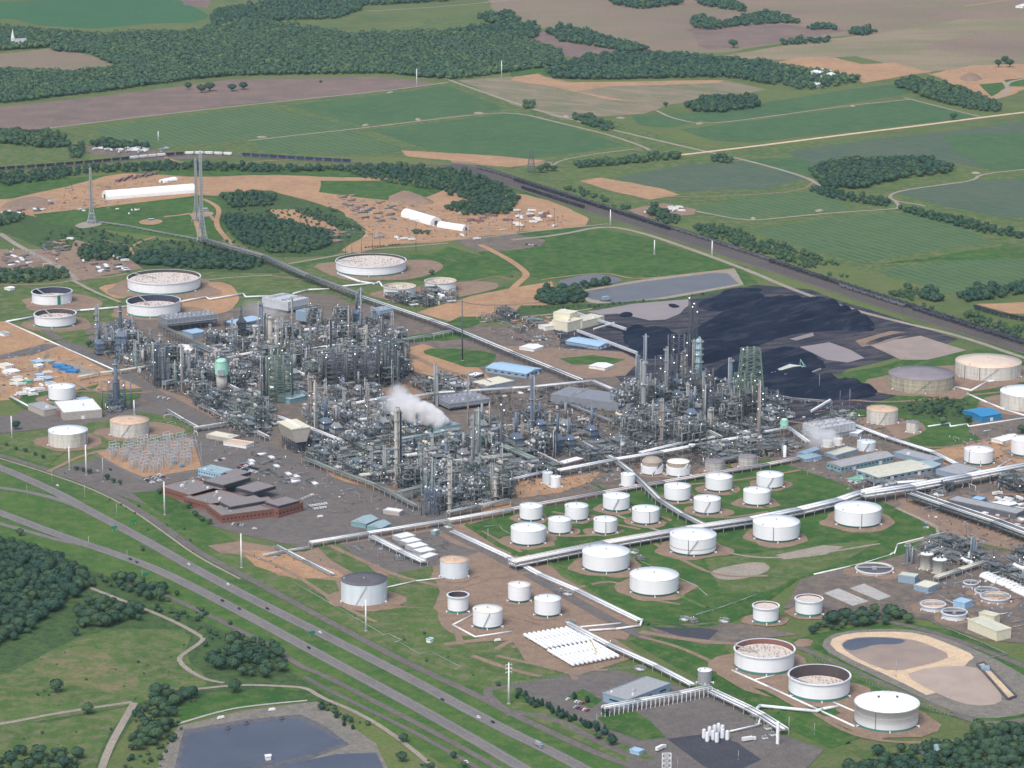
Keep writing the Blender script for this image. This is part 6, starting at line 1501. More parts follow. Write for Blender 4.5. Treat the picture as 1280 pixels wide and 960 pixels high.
for zi,(poly,su,sv,keep,mixw,fc) in enumerate(ZONES):
    P = [G(x,y) for x,y in poly]
    us = [p.x*cU+p.y*sU for p in P]; vs = [-p.x*sU+p.y*cU for p in P]
    su *= 1.42; sv *= 1.42; u = min(us)
    while u < max(us):
        v = min(vs)
        while v < max(vs):
            uu,vv = u+rp.uniform(-2,2),v+rp.uniform(-1.5,1.5); x,y = uu*cU-vv*sU,uu*sU+vv*cU
            if inside((x,y),[(p.x,p.y) for p in P]) and rp.random() < keep:
                if not any((q.x-x)**2+(q.y-y)**2 < (r+5)**2 for q,r in TANKS):
                    kind = rp.choices(range(5),mixw)[0]; f = rp.choice((0,math.pi)); sc = rp.uniform(0.85,1.15)
                    if kind == 0: auto(KF[rp.choice(fc)],x,y,AU+f,(sc*1.05,sc*1.05,rp.uniform(0.75,1.3)),True)
                    elif kind == 1:
                        for k in range(rp.randint(1,2) if sum(c[1].endswith('column') for c in AUTO) < 172 else 0): auto(rp.choice(KC),x+rp.uniform(-7,7),y+rp.uniform(-7,7),rp.uniform(0,6),(sc,sc,rp.uniform(0.5,0.95)),True)
                        auto(KE[rp.choice((0,1))],x+4,y+3,AU+f,1.0,True)
                    elif kind == 2: auto(rp.choice(KH),x,y,AU+f,sc,True)
                    elif kind == 3: auto(rp.choice(KE),x,y,rp.choice((AU,AV)),1.0,True)
                    else: auto(rp.choice(KD),x,y,rp.choice((AU,AV)),1.0,True)
                    nz_ += 1
            v += sv
        u += su
print('zone units',nz_,'auto',len(AUTO))
# the uncountable low pipework between the units
def clutter(name,label,zones,dens,mats,hmax,seed,wh=(0.4,1.8)):
    rg = random.Random(seed); m = MB()
    for poly in zones:
        pts = scatter(poly,dens,0.5,seed,0.92)
        for x,y in pts:
            m.mi = rg.choices(range(len(mats)),[6,4,4,3,1,1][:len(mats)])[0]; k = rg.random(); a = rg.choice((AU,AV)); z = rg.uniform(0,hmax*0.5); s = rg.uniform(*wh); c,s_ = math.cos(a),math.sin(a)
            if k < 0.3: m.box((x,y,0),(s*2,s*rg.uniform(1,3),rg.uniform(1,hmax*0.6)),a)
            elif k < 0.55: m.cyl((x,y,0),(x,y,rg.uniform(3,hmax)),s*0.35,n=6)
            elif k < 0.9: L = rg.uniform(4,16); m.cyl((x-c*L/2,y-s_*L/2,z+1),(x+c*L/2,y+s_*L/2,z+1),rg.uniform(0.2,0.5),n=5)
            else:
                L = rg.uniform(5,12)
                for e in (-1,1):
                    m.beam((x+e*c*L/2,y+e*s_*L/2,0),(x+e*c*L/2,y+e*s_*L/2,z+4),0.4)
                m.beam((x-c*L/2,y-s_*L/2,z+4),(x+c*L/2,y+s_*L/2,z+4),0.5)
    return tag(m.build(name,mats),label,'pipework',None,'stuff')
CM = [M_pipeB,M_pipeA,M_fr_b,M_fr_r,M_pipeW,M_pipeR]
clutter('ground_pipework','tangle of low pipes and pumps covering the ground between the process units',[z[0] for z in ZONES],4.2,CM,8,5)
clutter('yard_pipework','thinner tangle of pipes filling the open ground around the process units',[[(262,496),(340,486),(396,500),(500,484),(600,500),(640,528),(690,530),(770,540),(770,500),(700,484),(640,500),(600,470),(520,470),(506,440),(430,452),(340,440),(262,440)],
    [(350,548),(500,560),(640,560),(700,580),(780,556),(900,560),(1000,548),(1000,566),(880,586),(780,590),(700,596),(640,610),(600,600),(500,600)],[(130,440),(260,440),(260,500),(200,488)]],6.5,CM,7,6)
clutter('scattered_yard_goods','scattered small equipment on the yards of the right hand works',[[(985,560),(1060,572),(1130,600),(1110,622),(1000,590)],[(1160,636),(1290,672),(1290,712),(1240,716),(1150,660)],[(1130,706),(1240,720),(1290,760),(1290,790),(1200,760),(1140,742)],[(1190,640),(1290,640),(1290,620),(1200,606)],
    [(640,596),(760,586),(790,600),(700,618),(640,626)],[(590,396),(700,396),(740,440),(700,440),(620,420)],[(1000,500),(1080,510),(1120,550),(1060,560),(1000,540)],[(1180,545),(1290,535),(1290,590),(1220,590)]],11,[M_pipeB,M_pipeA,M_bblue,M_fr_r,M_pipeW,M_pipeR],4,9,(0.5,1.6))
clutter('scattered_yard_goods','scattered small equipment on the sandy and paved yards at the left',[[(-10,446),(60,436),(150,470),(130,488),(0,500)],[(180,510),(250,530),(330,556),(440,610),(560,648),(380,640),(300,590),(250,560)],[(300,690),(420,700),(430,722),(340,712)],[(420,684),(560,668),(560,700),(470,712)],[(400,240),(560,262),(700,262),(720,280),(540,300),(440,300)],[(90,232),(240,222),(260,216),(140,262),(20,270)],[(0,310),(170,325),(160,342),(0,336)]],15,[M_pipeB,M_pipeA,M_bblue,M_fr_r,M_pipeW,M_pipeR],3,8,(0.5,1.8))
# landmark columns, stacks and masts measured on the photograph: x, base y, top y, half width px, material, label
def tall(x,yb,yt,rpx,mat,label,plats=4,pipe=True,taper=1.0,name='distillation_tower',cat='column',head=True,lampn=1,lean=None):
    h = hgt(x,yb,yt); r = rpx*mpp(x,yb)
    t = col_unit(r,h,mat,int(x*3+yb),plats,pipe,head,name,cat,taper,lampn if plats > 3 else 0); t.location = G(x,yb); t['label'] = label; return t
for a in [
    (122,438,383,2.0,M_col1,'slender grey column at the far left of the process units',6),
    (134,441,405,1.8,M_col1,'second slim grey column from the far left',3),(141,443,412,1.6,M_col4,'third slim column from the far left',3),
    (146,446,420,1.4,M_col1,'fourth slim column from the far left',3),(158,446,412,1.8,M_col1,'slim grey column right of the boxy blue heater stack',4),
    (172,455,438,1.8,M_col2,'left of two squat pale columns',1),(179,456,438,2.2,M_col2,'right of two squat pale columns',1),
    (203,483,438,3.0,M_col1,'broad light grey column in front of the blue tarpaulin',2),(197,482,432,3.4,M_col3,'broad dark column left of the light grey one',4),
    (210,484,450,1.6,M_col4,'thin blue column right of the broad light grey one',3),(228,492,432,1.6,M_col2,'thin pale column right of the blue tarpaulin',5),
    (236,466,440,3.0,M_col1,'stout light grey drum column',1),(232,466,441,2.6,M_col3,'stout dark column beside the light grey drum',1),
    (220,486,452,1.6,M_col5,'thin greenish column near the left process edge',3),
    (327,425,379,2.3,M_col4,'blue grey column with cream top behind the left units',5),(338,433,396,3.2,M_col2,'broad pale column with a dark neighbour',2),
    (333,432,394,2.2,M_col3,'dark column touching a broad pale one',3),(341,436,416,3.0,M_col1,'short broad column in front of the pale one',2),
    (323,440,416,1.5,M_col2,'left thin pale column near the green lattice',2),(346,448,400,1.9,M_col2,'pale column just above the green lattice',4),
    (352,442,398,1.7,M_col1,'grey column just above the green lattice',4),(358,434,410,1.2,M_pipeW,'thin white loop column above the green lattice',0),
    (366,432,372,1.3,M_col2,'tall thin pale column against the finned block',4),(373,430,412,1.8,M_col3,'short dark column near the finned block',2),
    (330,500,448,2.2,M_col3,'dark column left of the green lattice',4),(383,462,436,1.8,M_col1,'grey column right of the green lattice',3),
    (414,450,400,1.3,M_col3,'tall thin dark column above the dark fractionation block',3),(437,440,384,1.5,M_col7,'thin brownish column left of the grey blue one',4),
    (451,415,362,2.2,M_col4,'grey blue column standing against the conveyor',4),(479,430,398,1.6,M_col3,'dark column above the dark fractionation block',3),
    (490,424,391,1.6,M_col1,'grey column with a curved white overhead pipe',3),(496,474,440,2.4,M_col2,'broad pale column at the right end of the dark block',2),
    (480,470,436,1.6,M_col2,'pale column on the face of the dark block',3),(487,478,448,1.8,M_col7,'brownish column on the face of the dark block',3),
    (491,490,452,1.2,M_col3,'thin dark column in front of the dark block',3),(507,464,436,1.2,M_col7,'thin brown column at the dark block edge',2),
    (395,544,478,2.4,M_col2,'tall pale column in front of the tilted cooler box',4),(389,530,470,2.0,M_col7,'tall brownish column behind the tilted cooler box',4),
    (431,520,486,1.5,M_col2,'thin pale column in the centre left units',3),(428,500,474,1.8,M_col4,'blue column in the centre left units',3),
    (441,544,527,1.8,M_col2,'short pale column in the centre left units',1),(457,500,474,1.6,M_col2,'pale column above the bare earth patch',2),
    (460,540,486,1.2,M_col7,'thin brown column left of the red topped mast',4),(496,606,512,2.5,M_col2,'tallest pale column with two white loops on top',7),
    (501,604,514,1.6,M_col3,'dark riser beside the tallest pale column',4),(526,600,566,1.8,M_col5,'blue green column behind the white pipe rack',3),
    (533,622,590,1.6,M_col5,'left of two bright green columns',2),(541,628,574,1.9,M_col5,'right and taller of two bright green columns',3),
    (562,642,578,2.4,M_col2,'tall pale column nearest the front pipe rack',6),(546,508,457,2.3,M_col1,'grey column right of the steam plume top',2),
    (585,532,466,1.0,M_col7,'thin brown mast behind the upper rack',2),(591,586,520,2.6,M_col1,'left of two grey columns right of the steam plume',5),
    (598,580,512,3.0,M_col5,'right and broader of two columns right of the steam plume',4),(612,545,505,1.4,M_col7,'thin brown column behind the two grey columns',3),
    (627,606,556,1.4,M_col1,'thin grey column in the centre units',4),(665,545,472,2.3,M_col4,'tall blue grey stack above the white steam puff',3),
    (652,555,530,1.6,M_col7,'brown column left of the small white steam puff',2),(694,572,540,2.6,M_col3,'dark stout column in the right centre units',3),
    (711,556,526,1.3,M_col1,'thin grey column in the right centre units',2),(626,560,528,1.1,M_col7,'thin brown riser left of the blue stack',2),
    (806,500,420,2.6,M_col4,'blue grey stack with a light band on top',1),(804,520,452,3.6,M_col1,'stout grey column around the light banded stack',5),
    (832,506,436,2.0,M_col1,'slim grey column crowned with a bright lamp',6),(797,488,445,1.4,M_col4,'thin blue riser left of the light banded stack',1),
    (852,482,441,1.8,M_col2,'pale yellowish column before the twin derricks',4),(856,484,437,1.5,M_col2,'second pale column before the twin derricks',3),
    (873,470,424,4.2,M_col6,'stout cyan column with spiral bands',5),(866,470,426,1.2,M_col2,'thin pale riser beside the cyan column',1),
    (880,520,466,1.6,M_col1,'grey column below the cyan column crowned with a lamp',4),(913,516,450,2.2,M_col4,'dark blue column left of the green coker derrick',3),
    (948,560,478,2.2,M_col7,'tall reddish column right of the green coker derrick',4),(934,516,488,3.0,M_col1,'grey drum column under the green coker derrick',2),
    (860,524,480,1.6,M_col2,'pale riser in front of the twin derricks',1),(882,532,484,2.4,M_col3,'dark violet column below the cyan column',1),
    (887,540,512,3.0,M_col2,'pale square looking column in the coker units',1),(925,506,474,2.0,M_col2,'pale column inside the green coker derrick',2),
    (816,540,500,1.2,M_col2,'thin pale riser in the left coker units',2),(826,560,500,1.6,M_col7,'reddish column in the left coker units',4),
    (946,508,476,1.6,M_col4,'blue column at the right foot of the green derrick',3),(956,508,486,1.3,M_col4,'thin blue column right of the green derrick',3),
    (972,512,489,1.1,M_col1,'thin lamp lit column at the right end of the coker units',3),
    (1134,702,682,2.6,M_col4,'left blue riser by the dike corner',1),(1141,705,686,2.2,M_col4,'right blue riser by the dike corner',1),
    (1217,700,674,2.6,M_col4,'blue column with a crown at the water treatment units',1),(1211,704,690,1.3,M_pipeW,'thin white mast beside the flat white tank',0),
    (980,571,557,3.0,M_tw,'white upright vessel beside the blue house',0),
    (776,575,545,1.2,M_col1,'thin grey column above the upper pipe rack end',2)]:
    tall(*a)
# boxy heaters and stacks
def stack(x,yb,yt,rpx,mat,label,box=None,boxm=None):
    h = hgt(x,yb,yt); r = rpx*mpp(x,yb); t = thing('smokestack',G(x,yb),0,label,'smokestack')
    m = MB(); m.smooth = True; m.lathe([(r*1.25,0),(r,h*0.5),(r*0.85,h),(r*0.7,h),(r*0.7,h-2)],n=18); m.build('stack',mat,t)
    for k in (0.55,0.9):
        p = MB(); p.lathe([(r,h*k),(r*1.0+1.5,h*k),(r+1.5,h*k+1.2)],n=14); p.build('platform',M_steel,t)
    if box:
        bx,bh = box; b = MB(); b.box((0,0,1),(bx,bx*0.8,bh)); b.box((0,0,bh+1),(bx*0.9,bx*0.72,bh*0.35),0,(0.25,0.3)); b.build('firebox',boxm or mat,t)
        f = MB()
        for sx in (-1,0,1):
            for sy in (-1,1): f.beam((sx*bx/2*1.03,sy*bx*0.41,0),(sx*bx/2*1.03,sy*bx*0.41,bh+1),0.5)
        for z in (bh*0.33,bh*0.66,bh): f.box((0,0,z),(bx*1.2,bx,0.15))
        f.build('frame',M_dsteel,t)
    return t
stack(152,446,383,2.0,M_col3,'dark stack rising from a boxy blue heater',(13,26),M_col4)
stack(146,513,449,2.6,M_col4,'dark blue stack beside the block building, banded top')
stack(182,446,420,1.2,M_fr_g,'green grey tapered heater with a thin stack',(13,8),M_fr_g)
stack(302,424,383,1.4,M_col3,'dark stack on a tapered dark heater in the back left units',(11,22),M_col3)
stack(862,544,524,4.0,M_col3,'dark cone shaped heater beside the white pipe loop')
def lattice(x,yb,yt,wpx,mat,label,levels=12,top=0.45,name='derrick',cat='derrick',depth=None,pipes=2,brace=True,lampn=2,flare=False,wpxb=None):
    h = hgt(x,yb,yt); w = (wpxb or wpx)*mpp(x,yb)/2; t = thing(name,G(x,yb),0 if flare else AV*0.3,label,cat); m = MB(); b = MB()
    d = depth or w
    def c(k,sx,sy):
        z = k/levels; s = (0.2+0.8*(1-z)**5) if flare else 1+(top-1)*z; return (sx*w*s,sy*d*s,h*z)
    th = 0.6 if flare else max(0.35,w*0.07)
    for k in range(levels):
        cs = [(-1,-1),(1,-1),(1,1),(-1,1)]
        for i in range(4):
            p,q = cs[i],cs[(i+1) % 4]
            m.beam(c(k,*p),c(k+1,*p),th); m.beam(c(k+1,*p),c(k+1,*q),th*0.7)
            if brace: b.beam(c(k,*p),c(k+1,*q),th*0.55); b.beam(c(k,*q),c(k+1,*p),th*0.55)
    m.build('legs',mat,t); b.build('bracing',mat,t)
    for k in range(pipes):
        p = MB(); xx = (k-(pipes-1)/2)*w*top*0.8; p.cyl((xx,0,0),(xx,0,h*1.03),0.8 if flare else max(0.35,w*0.09),n=8); p.build('riser',M_pipeA if flare else mat,t)
    for k in range(lampn): lamp(t,w*top*(1 if k % 2 else -1),-d*top,h*(1-0.12*k)+0.5,0.7)
    return t
lattice(115,279,211,5,M_steel,'slim lattice flare tower at left',16,0.4,'flare_tower','flare tower',pipes=1,flare=True,lampn=0,wpxb=12)
lattice(246,276,200,5,M_steel,'rear of the twin lattice flare towers',18,0.4,'flare_tower','flare tower',pipes=1,flare=True,lampn=0,wpxb=12)
lattice(253,303,192,5,M_steel,'front and tallest of the twin lattice flare towers',22,0.3,'flare_tower','flare tower',pipes=1,flare=True,lampn=0,wpxb=15)
lattice(862,466,373,4,M_dsteel,'left of the twin dark derrick masts',16,0.7,pipes=1,wpxb=6)
lattice(868,466,380,4,M_dsteel,'right of the twin dark derrick masts',16,0.7,pipes=1,wpxb=6)
lattice(848,484,420,14,M_dsteel,'dark square lattice structure left of the twin derricks',9,1.0,pipes=5,lampn=4,wpxb=17)
lattice(832,500,446,14,M_dsteel,'dark lattice block around the lamp crowned column',7,0.95,pipes=5,lampn=3,wpxb=18)
lattice(872,500,462,14,M_dsteel,'dark lattice block below the cyan column',6,1.0,pipes=5,lampn=3,wpxb=24)
lattice(896,520,486,14,M_fr_b,'blue grey lattice block between cyan column and green derrick',5,1.0,pipes=4,lampn=2,wpxb=22)
lattice(960,520,490,12,M_fr_b,'blue lattice block at the right foot of the green derrick',5,1.0,pipes=4,lampn=3,wpxb=18)
lattice(937,516,436,30,M_fr_g,'big green coker derrick structure narrowing to the top',9,0.6,pipes=2,depth=9,lampn=6,wpxb=36)
lattice(930,520,468,20,M_fr_g,'green lower frame left of the coker derrick',7,0.9,pipes=3,lampn=3,wpxb=24)
lattice(350,502,446,24,M_fr_g,'green multi deck lattice structure in the left centre',9,0.95,pipes=4,depth=10,lampn=4,wpxb=28)
lattice(352,500,430,10,M_fr_g,'pointed green top rising from the multi deck lattice',12,0.3,pipes=1,wpxb=12)
lattice(425,480,444,30,M_dsteel,'left dark frame of the fractionation block',6,1.0,pipes=4,depth=12,lampn=1,wpxb=36)
lattice(458,484,440,26,M_dsteel,'middle dark frame of the fractionation block',7,1.0,pipes=5,depth=12,lampn=1,wpxb=30)
lattice(484,480,424,18,M_fr_b,'tall right frame of the fractionation block',9,0.9,pipes=4,depth=10,lampn=2,wpxb=22)
lattice(628,566,506,3,M_dsteel,'thin dark frame with a flat white platform on top',8,0.9,pipes=1,wpxb=4)
lattice(204,484,436,12,M_fr_b,'blue frame around the broad light grey column',6,0.95,pipes=2,depth=8,wpxb=18)
lattice(146,512,476,10,M_col4,'dark blue boiler frame beside the block building',5,1.0,pipes=6,depth=8,wpxb=18)
lattice(538,644,606,12,M_col4,'blue frame at the foot of the green columns',5,1.0,pipes=5,depth=8,wpxb=14)
lattice(664,216,188,10,M_dsteel,'lattice electricity pylon beside the crop field',7,0.25,'pylon','pylon',pipes=0,lampn=0,wpxb=10)
lattice(1270,712,700,4,M_dsteel,'small dark frame at the right edge units',3,0.9,pipes=0,lampn=0,wpxb=6)
lattice(833,972,942,12,M_tw,'white lattice gantry at the lower edge by the blue bus',5,1.0,'gantry','gantry',pipes=0,lampn=0,wpxb=11,depth=1)
# steam loop pipe
def bigpipe(label,pts,r,mat,legs=True,name='pipeline',cat='pipe',group=None,z0=None):
    p = [G(x,y,z) for x,y,z in pts]; o = p[0].copy(); o.z = 0; t = thing(name,o,0,label,cat,group); q = [a-o for a in p]
    m = MB(); m.pipe(q,r,8); m.build('pipe',mat,t)
    if legs:
        l = MB()
        for a,b in zip(q[:-1],q[1:]):
            n = max(1,int((b-a).length/14))
            for i in range(n):
                c = a.lerp(b,(i+0.5)/n)
                if c.z > 0.8: l.beam((c.x,c.y,0),(c.x,c.y,c.z),0.45)
        if l.v: l.build('support',M_steel,t)
    return t
t = bigpipe('white square pipe loop in the coker units',[(862,556,1),(862,556,28),(868,556,28),(868,556,1)],1.3,M_pipeW,False)
# ================================================================ pipe racks
def rack(label,pts,w,h,npipes,mats,pr=0.5,levels=1,bent=12,fm=None,name='pipe_rack',smooth=0):
    p = [G(x,y,h) for x,y in pts]; o = p[0].copy(); o.z = 0; q = [a-o for a in p]
    t = thing(name,o,0,label,'pipe rack'); fm = fm or M_steel; f = MB(); P = {}
    for a,b in zip(q[:-1],q[1:]):
        d = b-a; L = d.length; d = d.normalized(); s = Vector((-d.y,d.x,0)); n = max(1,int(L/bent))
        for i in range(n+1):
            c = a.lerp(b,i/n)
            for e in (-1,1): f.beam((c+s*e*w/2)-Vector((0,0,h)),c+s*e*w/2+Vector((0,0,(levels-1)*3)),0.45)
            for lv in range(levels): f.beam(c-s*w/2+Vector((0,0,lv*3.0-0.4)),c+s*w/2+Vector((0,0,lv*3.0-0.4)),0.45)
        for e in (-1,1): f.beam(a+s*e*w/2+Vector((0,0,-0.4)),b+s*e*w/2+Vector((0,0,-0.4)),0.3)
    rg = random.Random(int(pts[0][0]))
    for lv in range(levels):
        for k in range(npipes):
            off = -w/2+w*(k+0.5)/npipes; r = min(w/npipes*0.42,pr*rg.uniform(0.6,1.2)); mt = mats[(k+lv) % len(mats)]
            m = P.setdefault((lv,mt.name),(MB(),mt))[0]; pp = []
            for i,a in enumerate(q):
                d = q[min(i+1,len(q)-1)]-q[max(i-1,0)]; d.normalize(); s = Vector((-d.y,d.x,0)); pp.append(a+s*off+Vector((0,0,lv*3.0+r-0.1)))
            for u,v in zip(pp[:-1],pp[1:]): m.cyl(u,v,r,n=7,caps=True)
            L0 = (pp[1]-pp[0]).length
            for j in range(rg.randint(0,2)):   # expansion loops and flanges
                c = pp[0].lerp(pp[1],rg.uniform(0.1,0.9)); dd = (pp[1]-pp[0]).normalized(); m.cyl(c-dd*0.3,c+dd*0.3,r*1.5,n=7)
    f.build('frame',fm,t)
    for (lv,nm),(m,mt) in P.items(): m.build('pipes',mt,t)
    return t
WP = [M_pipeW,M_pipeA,M_pipeW]; GP = [M_pipeA,M_pipeB,M_pipeA,M_pipeW]; DP = [M_pipeB,M_pipeA,M_col4]
rack('long white topped pipe rack along the front of the process units',[(388,678),(460,666),(560,650),(640,636)],7,5.5,5,[M_pipeW,M_pipeA,M_bcream],0.7)
rack('reddish pipe rack behind the upper row of white farm tanks',[(640,636),(755,615),(830,602),(960,580),(1000,572)],8,4,7,[M_pipeR,M_pipeW,M_pipeB,M_pipeA],0.5)
rack('main white pipe rack crossing the tank farm',[(640,706),(757,682),(860,664),(940,652)],13,5,9,[M_pipeW,M_pipeA,M_pipeW,M_pipeR,M_pipeW],0.8,2)
rack('main white pipe rack between the two rightmost wide tanks',[(940,652),(1000,640),(1050,628),(1078,618)],13,5,9,[M_pipeW,M_pipeA,M_pipeW,M_pipeW],0.8,2)
rack('long white pipe bridge rising to the right edge',[(1078,620),(1140,611),(1210,598),(1290,583)],12,8,5,[M_pipeW,M_pipeW,M_pipeA],1.2,2)
rack('second white pipe strand above the pipe bridge',[(1078,614),(1120,604),(1170,600),(1210,594)],6,6,3,[M_pipeW,M_pipeW],1.1)
rack('pale rack running from the coker units down to the tank farm',[(727,552),(770,575),(790,590),(824,624),(852,642),(882,657)],8,6,6,GP,0.6)
rack('green grey rack in the centre units',[(576,541),(602,548),(640,562),(672,576),(692,586)],9,8,5,[M_col5,M_pipeA,M_fr_g],0.8)
rack('cream rack across the front centre units',[(450,594),(500,588),(560,577),(640,568)],7,9,5,[M_bcream,M_pipeA,M_pipeW],0.7)
rack('pale rack from the centre units to the weathered grey tanks',[(698,588),(770,574),(827,565),(895,552),(950,543)],8,7,5,WP,0.8)
rack('upper white pipe rack behind the steam plume',[(480,501),(546,491),(640,485),(670,483),(740,476)],6,7,4,[M_pipeW,M_pipeA],0.9)
rack('white pipe rack turning down beside the dark cooling tower',[(740,476),(778,492),(830,516),(880,540)],6,7,4,[M_pipeA,M_pipeW],0.8)
rack('long conveyor like rack from the flares, upper stretch',[(252,300),(330,322),(385,346),(450,370)],8,8,5,[M_pipeB,M_pipeA,M_pipeB],0.6,2,11,M_fr_b)
rack('long conveyor like rack with a white pipe on its back',[(450,370),(540,400),(560,407),(640,440),(690,460),(727,475)],8,8,5,[M_pipeW,M_pipeB,M_pipeA],0.7,1,11,M_fr_b)
rack('side branch rack joining the long conveyor rack',[(503,424),(540,418),(575,411)],8,6,5,GP,0.5)
rack('rusty pipe track from the slim flare to the twin flares',[(118,276),(160,282),(206,291),(250,299)],4,2.5,4,[M_pipeB,M_pipeR,M_steel],0.4)
rack('white pipe rack running down past the slim grey tank',[(1060,528),(1110,547),(1167,565),(1200,582),(1237,592)],7,4,5,WP,0.8)
rack('dense grey rack descending to the lower right edge',[(1141,620),(1182,634),(1245,655),(1290,672)],16,6,8,[M_pipeB,M_pipeA,M_pipeB,M_pipeW],0.9,2,9,M_fr_b)
rack('low wide white pipe track along the tank farm street',[(566,664),(637,697),(675,718),(722,738),(800,776)],8,1.6,5,[M_pipeW,M_pipeA,M_pipeW],0.75)
rack('white pipe bridge from the bullet field to the grey silo',[(712,780),(760,805),(820,832),(866,856)],7,4.5,5,[M_pipeW,M_pipeA,M_pipeW],0.8)
rack('white pipe bridge continuing below the grey silo',[(886,862),(935,885),(952,894),(980,912)],9,5,6,[M_pipeW,M_pipeB,M_pipeW],0.8)
rack('white loading rack on many posts in front of the loading shed',[(754,884),(800,875),(850,866),(888,858)],6,8,3,[M_pipeW,M_pipeA],0.9,1,4.2,M_tw)
rack('white truck loading rack descending from the gatehouse',[(465,670),(500,688),(530,702)],8,5,5,WP,0.8)
rack('low pipe bundle in the left earth yard',[(345,682),(380,700),(416,718)],6,2,5,GP,0.5)
rack('low pipe branch left of the front rack end',[(330,694),(360,688),(388,684)],5,2,4,GP,0.5)
rack('white bent pipe rack west of the white tank dike',[(98,471),(125,466),(150,463),(195,456)],4,5,3,[M_bcream,M_pipeA],0.6)
rack('pale rack below the substation crossing',[(244,535),(290,528),(322,523)],6,5,4,GP,0.6)
rack('rack descending beside the left plant road',[(208,512),(228,524),(250,536)],5,3,4,GP,0.5)
rack('blue grey ramp rack under the long fan bank',[(203,408),(240,424),(262,436)],5,12,3,[M_pipeA,M_pipeB],0.6,1,8,M_fr_b)
rack('diagonal grey rack behind the front centre units',[(534,560),(560,572),(600,592)],6,8,4,GP,0.6)
rack('pipe rack by the treatment silos',[(1170,722),(1200,712),(1232,702)],6,5,4,[M_pipeA,M_bcream],0.8)
rack('curved dark pipe bundle at the right edge',[(1232,706),(1250,712),(1290,702)],9,4,5,DP,0.7)
rack('dark rack in front of the long dark cooling tower',[(700,500),(740,516),(764,526)],5,5,4,DP,0.5)
rack('grey rack through the left units',[(262,470),(300,488),(330,502)],6,7,4,GP,0.5)
rack('dark rack through the back left units',[(240,432),(280,450),(320,470)],6,9,4,DP,0.5,2)
rack('pale rack beside the green lattice',[(362,444),(400,437),(440,432)],6,8,4,WP,0.6,2)
rack('pale rack above the tilted cooler box',[(400,512),(440,505),(486,496)],6,8,4,WP,0.6,1)
rack('white pipe rack right of the coker units',[(950,541),(985,534),(1010,552)],6,5,4,WP,0.6,1)
rack('low dark rack crossing the coke slope',[(960,492),(990,498),(1040,502)],4,5,2,DP,0.5,1)
YG = [M_fr_g,M_pipeB,M_pipeA]
for lab,pts,w,h,n_,mm,lv in [
    ('grey green rack just below the steam plume source',[(500,552),(535,546),(572,539)],7,8,4,[M_tealw,M_pipeA],2),('dark rack across the far left units',[(205,480),(236,474),(264,468)],6,8,4,DP,2),
    ('pale rack across the back of the left units',[(262,452),(300,444),(334,437)],6,8,4,WP,1),('grey rack along the front of the left units',[(250,506),(290,524),(334,546)],6,6,4,GP,1),
    ('yellowish rack along the front edge of the centre units',[(380,572),(420,588),(470,606),(520,632)],6,6,4,YG,1),('cream rack in the middle of the centre units',[(420,560),(470,550),(500,545)],6,7,4,YG,2),
    ('blue grey rack behind the bright green columns',[(500,618),(550,606),(604,596),(632,592)],6,8,4,[M_fr_g,M_pipeA,M_col4],2),('rusty rack in the right centre units',[(640,556),(690,546),(750,538)],6,6,4,[M_pipeR,M_pipeA,M_pipeB],1),
    ('grey rack crossing under the tall blue grey stack',[(620,540),(660,560),(700,580)],6,6,4,GP,1),('dark rack through the coker units',[(780,540),(830,530),(900,516),(940,508)],7,9,4,DP,2),
    ('pale rack in front of the coker units',[(800,566),(860,552),(930,540),(960,534)],6,6,4,WP,1),('grey rack descending through the coker units',[(810,500),(850,520),(900,546)],6,8,4,GP,1),
    ('pale rack behind the tilted cooler',[(345,520),(390,536),(440,556)],6,8,4,WP,1),('cream rack above the centre left bare earth',[(396,486),(430,480),(466,474)],6,7,4,YG,1),
    ('dark rack behind the green lattice',[(330,470),(370,486),(400,500)],6,7,4,DP,1),('grey rack along the plant road corner',[(560,640),(600,632),(636,624)],6,6,4,GP,1),
    ('pale rack feeding the two slim tanks',[(636,600),(680,590),(700,586)],5,5,3,WP,1),('grey rack at the water treatment units',[(1150,694),(1190,684),(1226,680)],6,5,4,GP,1)]:
    rack(lab,pts,w,h,n_,mm,0.6,lv)
